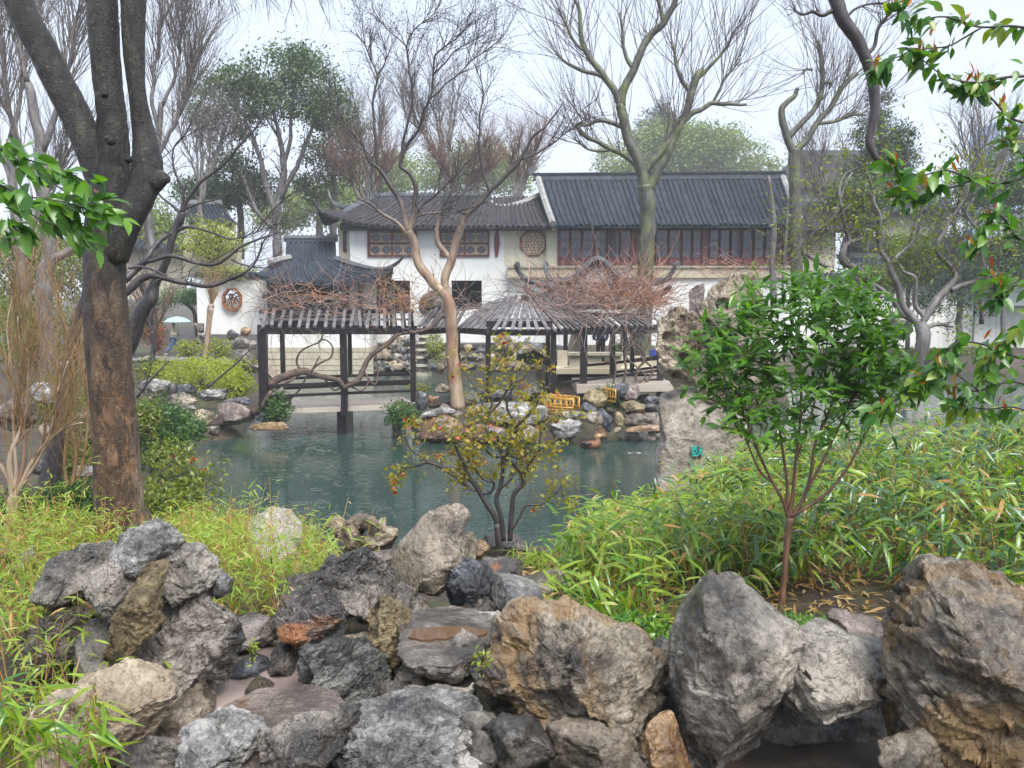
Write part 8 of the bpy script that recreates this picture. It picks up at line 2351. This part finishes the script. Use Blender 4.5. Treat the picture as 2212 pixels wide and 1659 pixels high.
def person(label, base, h, face, pose, cm, group=None, upper_only=False):
    """face: heading angle (0 = towards +x); pose: dict of joint offsets in the walking plane, metres for h = 1.65"""
    s = h / 1.65
    ca, sa = math.cos(face), math.sin(face)
    def J(f, l, u):                                # forward, left, up
        return np.array([base[0] + (f * ca - l * sa) * s, base[1] + (f * sa + l * ca) * s, base[2] + u * s])
    root = thing('person', label, 'person', base, group)
    pv, ch, nk, hd = J(0, 0, .90), J(.02, 0, 1.22), J(.03, 0, 1.40), J(.055, 0, 1.53)
    lk, rk = J(pose['lk'][0], .09, pose['lk'][1]), J(pose['rk'][0], -.09, pose['rk'][1])
    lf, rf = J(pose['lf'][0], .09, pose['lf'][1]), J(pose['rf'][0], -.09, pose['rf'][1])
    lh, rh = J(0, .09, .86), J(0, -.09, .86)
    ls, rs = J(.02, .17, 1.34), J(.02, -.17, 1.34)
    le, re_ = J(*pose['le']), J(*pose['re'])
    lw, rw = J(*pose['lw']), J(*pose['rw'])
    lt, rt = lf + (J(.13, 0, 0) - J(0, 0, 0)) + (0, 0, -.02 * s), rf + (J(.13, 0, 0) - J(0, 0, 0)) + (0, 0, -.02 * s)
    v = [pv, ch, nk, hd, hd + (0, 0, .07 * s), lh, lk, lf, lt, rh, rk, rf, rt, ls, le, lw, rs, re_, rw]
    e = [(0, 1), (1, 2), (2, 3), (3, 4), (0, 5), (5, 6), (6, 7), (7, 8), (0, 9), (9, 10), (10, 11), (11, 12), (1, 13), (13, 14), (14, 15), (1, 16), (16, 17), (17, 18)]
    r = np.array([.12, .125, .05, .085, .07, .08, .055, .042, .03, .08, .055, .042, .03, .055, .04, .03, .055, .04, .03]) * s
    part('body', skin_mesh(v, e, r), cm['skin'], root, smooth=True)
    jv = [pv + (0, 0, -.04 * s), (pv + ch) / 2, ch, J(.03, 0, 1.37), ls, le, lw, rs, re_, rw]
    je = [(0, 1), (1, 2), (2, 3), (2, 4), (4, 5), (5, 6), (2, 7), (7, 8), (8, 9)]
    part('jacket', skin_mesh(jv, je, np.array([.165, .165, .17, .085, .085, .068, .055, .085, .068, .055]) * s), cm['jacket'], root, smooth=True)
    tv = [pv, lh, lk, lf + (0, 0, .05 * s), rh, rk, rf + (0, 0, .05 * s)]
    part('trousers', skin_mesh(tv, [(0, 1), (1, 2), (2, 3), (0, 4), (4, 5), (5, 6)], np.array([.135, .10, .078, .066, .10, .078, .066]) * s), cm['trousers'], root, smooth=True)
    part('hair', skin_mesh([hd + (J(-.03, 0, 0) - J(0, 0, 0)), hd + (J(-.02, 0, .06) - J(0, 0, 0)), hd + (J(.02, 0, .10) - J(0, 0, 0))], [(0, 1), (1, 2)], np.array([.08, .095, .07]) * s), cm['hair'], root, smooth=True)
    for nm_, f_, t_ in (('shoe', lf, lt), ('shoe', rf, rt)):
        part(nm_, skin_mesh([f_ + (0, 0, -.01), (f_ + t_) / 2 + (0, 0, -.02), t_ + (0, 0, -.01)], [(0, 1), (1, 2)], np.array([.055, .05, .045]) * s), cm['shoe'], root, smooth=True)
    if cm.get('hat'):
        part('hat', skin_mesh([hd + (0, 0, .09 * s), hd + (0, 0, .12 * s), hd + (0, 0, .15 * s)], [(0, 1), (1, 2)], np.array([.115, .11, .06]) * s), cm['hat'], root, smooth=True)
    return root, J
skin = simple('skin', (.46, .29, .21), .5, (.40, .24, .17), 3)
pmx = P(376, 770, 42.6)
pmz = float(ground_h(pmx[0], pmx[1])) + .14
walk = dict(lk=(.16, .48), lf=(.12, .07), rk=(-.10, .47), rf=(-.40, .17), le=(-.02, .22, 1.08), re=(.02, -.22, 1.10), lw=(.24, .12, 1.12), rw=(.22, -.14, 1.14))
pw, J = person('person in a cream jacket and jeans walking right under a pale blue umbrella', (pmx[0], pmx[1], pmz), 1.62, .12, walk,
               dict(skin=skin, jacket=simple('cream_jacket', (.74, .68, .54), .8, (.62, .56, .44), 5, .3, .01), trousers=simple('jeans', (.11, .18, .32), .8, (.07, .12, .24), 6), hair=simple('dark_hair', (.02, .016, .014), .5), shoe=simple('white_shoe', (.62, .60, .58), .6)))
um = thing('umbrella', 'open pale blue umbrella held over the person in the cream jacket', 'umbrella', J(.23, -.05, 1.10))
top = np.array([pmx[0] + .22, pmx[1], pmz + 1.92])
um_m = simple('pale_blue_cloth', (.42, .74, .82), .5, (.36, .66, .76), 2)
n = 8
rings_, V, Q, T = [(.0, 0), (.2, -.03), (.42, -.10), (.62, -.22), (.64, -.245)], [], [], []
for k, (r_, dz) in enumerate(rings_):
    for i in range(16):
        a = i / 16 * 2 * math.pi
        rr_ = r_ * (1 - (.05 if i % 2 else 0) * (k >= 3))
        V.append(top + (rr_ * math.cos(a), rr_ * math.sin(a), dz))
for k in range(4):
    for i in range(16):
        Q.append((k * 16 + i, k * 16 + (i + 1) % 16, (k + 1) * 16 + (i + 1) % 16, (k + 1) * 16 + i))
part('canopy', Bag().add(V, Q), um_m, um, smooth=True)
part('shaft', Bag().tube([J(.24, -.02, 1.06), top + (0, 0, .06)], .009, 6), M['darkwood'], um)
part('handle', Bag().tube([J(.24, -.02, 1.02), J(.24, -.02, 1.12)], .018, 6), M['darkwood'], um)
for i in range(8):
    a = i / 8 * 2 * math.pi
    part('rib', Bag().tube([top + (0, 0, -.02), top + (.33 * math.cos(a), .33 * math.sin(a), -.085), top + (.60 * math.cos(a), .60 * math.sin(a), -.225)], .005, 4), M['darkwood'], um)
stand = dict(lk=(.02, .48), lf=(0, .07), rk=(.02, .48), rf=(.02, .07), le=(0, .26, 1.08), re=(0, -.26, 1.08), lw=(.12, .2, .90), rw=(.14, -.2, .92))
cap = simple('white_cap', (.80, .79, .80), .7, (.7, .7, .72), 4)
wood_floor = solo('inner_floor', Bag().plate(800, 745, 1050, 752, DB + .4, DB + 3), M['stone'], kind='structure')
zf = P(840, 745, DB + 1)[2]
for (X, lab, jc) in ((828, 'person in dark clothes and a white cap in the left ground-floor opening of the house', (.04, .05, .10)), (873, 'person in a red-brown coat and white cap in the left ground-floor opening, right one', (.34, .13, .12))):
    b0 = P(X, 745, DB + .8)
    h = 2.9 if X < 0 else (P(X, 624, DB + .8)[2] - b0[2])
    person(lab, (b0[0], DB + .8, P(X, 624, DB + .8)[2] - 1.66), 1.65, -1.57, stand, dict(skin=skin, jacket=simple('coat', jc, .8), trousers=M['darkwood'], hair=M['darkwood'], shoe=M['darkwood'], hat=cap))
b0 = P(1297, 790, 32.3)
person('person in a dark blue coat standing behind the stone balustrade', (b0[0], 32.3, float(ground_h(b0[0], 32.3)) + .06), 1.62, -1.9, stand, dict(skin=skin, jacket=simple('navy_coat', (.025, .04, .12), .8), trousers=M['darkwood'], hair=M['darkwood'], shoe=M['darkwood']))
solo('blue_bin', Bag().plate(1405, 756, 1419, 775, 30.5, 30.8), simple('blue_plastic', (.03, .06, .42), .5), 'bright blue box behind the right pergola posts', 'box')

# ================================================================== rain haze
hm = bpy.data.materials.new('rain_haze')
hm.use_nodes = True
hn = hm.node_tree
hn.nodes.clear()
ho = hn.nodes.new('ShaderNodeOutputMaterial')
pv = hn.nodes.new('ShaderNodeVolumePrincipled')
pv.inputs['Color'].default_value = (.90, .94, 1.0, 1)
pv.inputs['Density'].default_value = HAZE
hn.links.new(pv.outputs[0], ho.inputs['Volume'])
hb = Bag().box(-172, -32, -3.0, 172, 272, 38)
hz = solo('haze', hb, hm, kind='stuff')
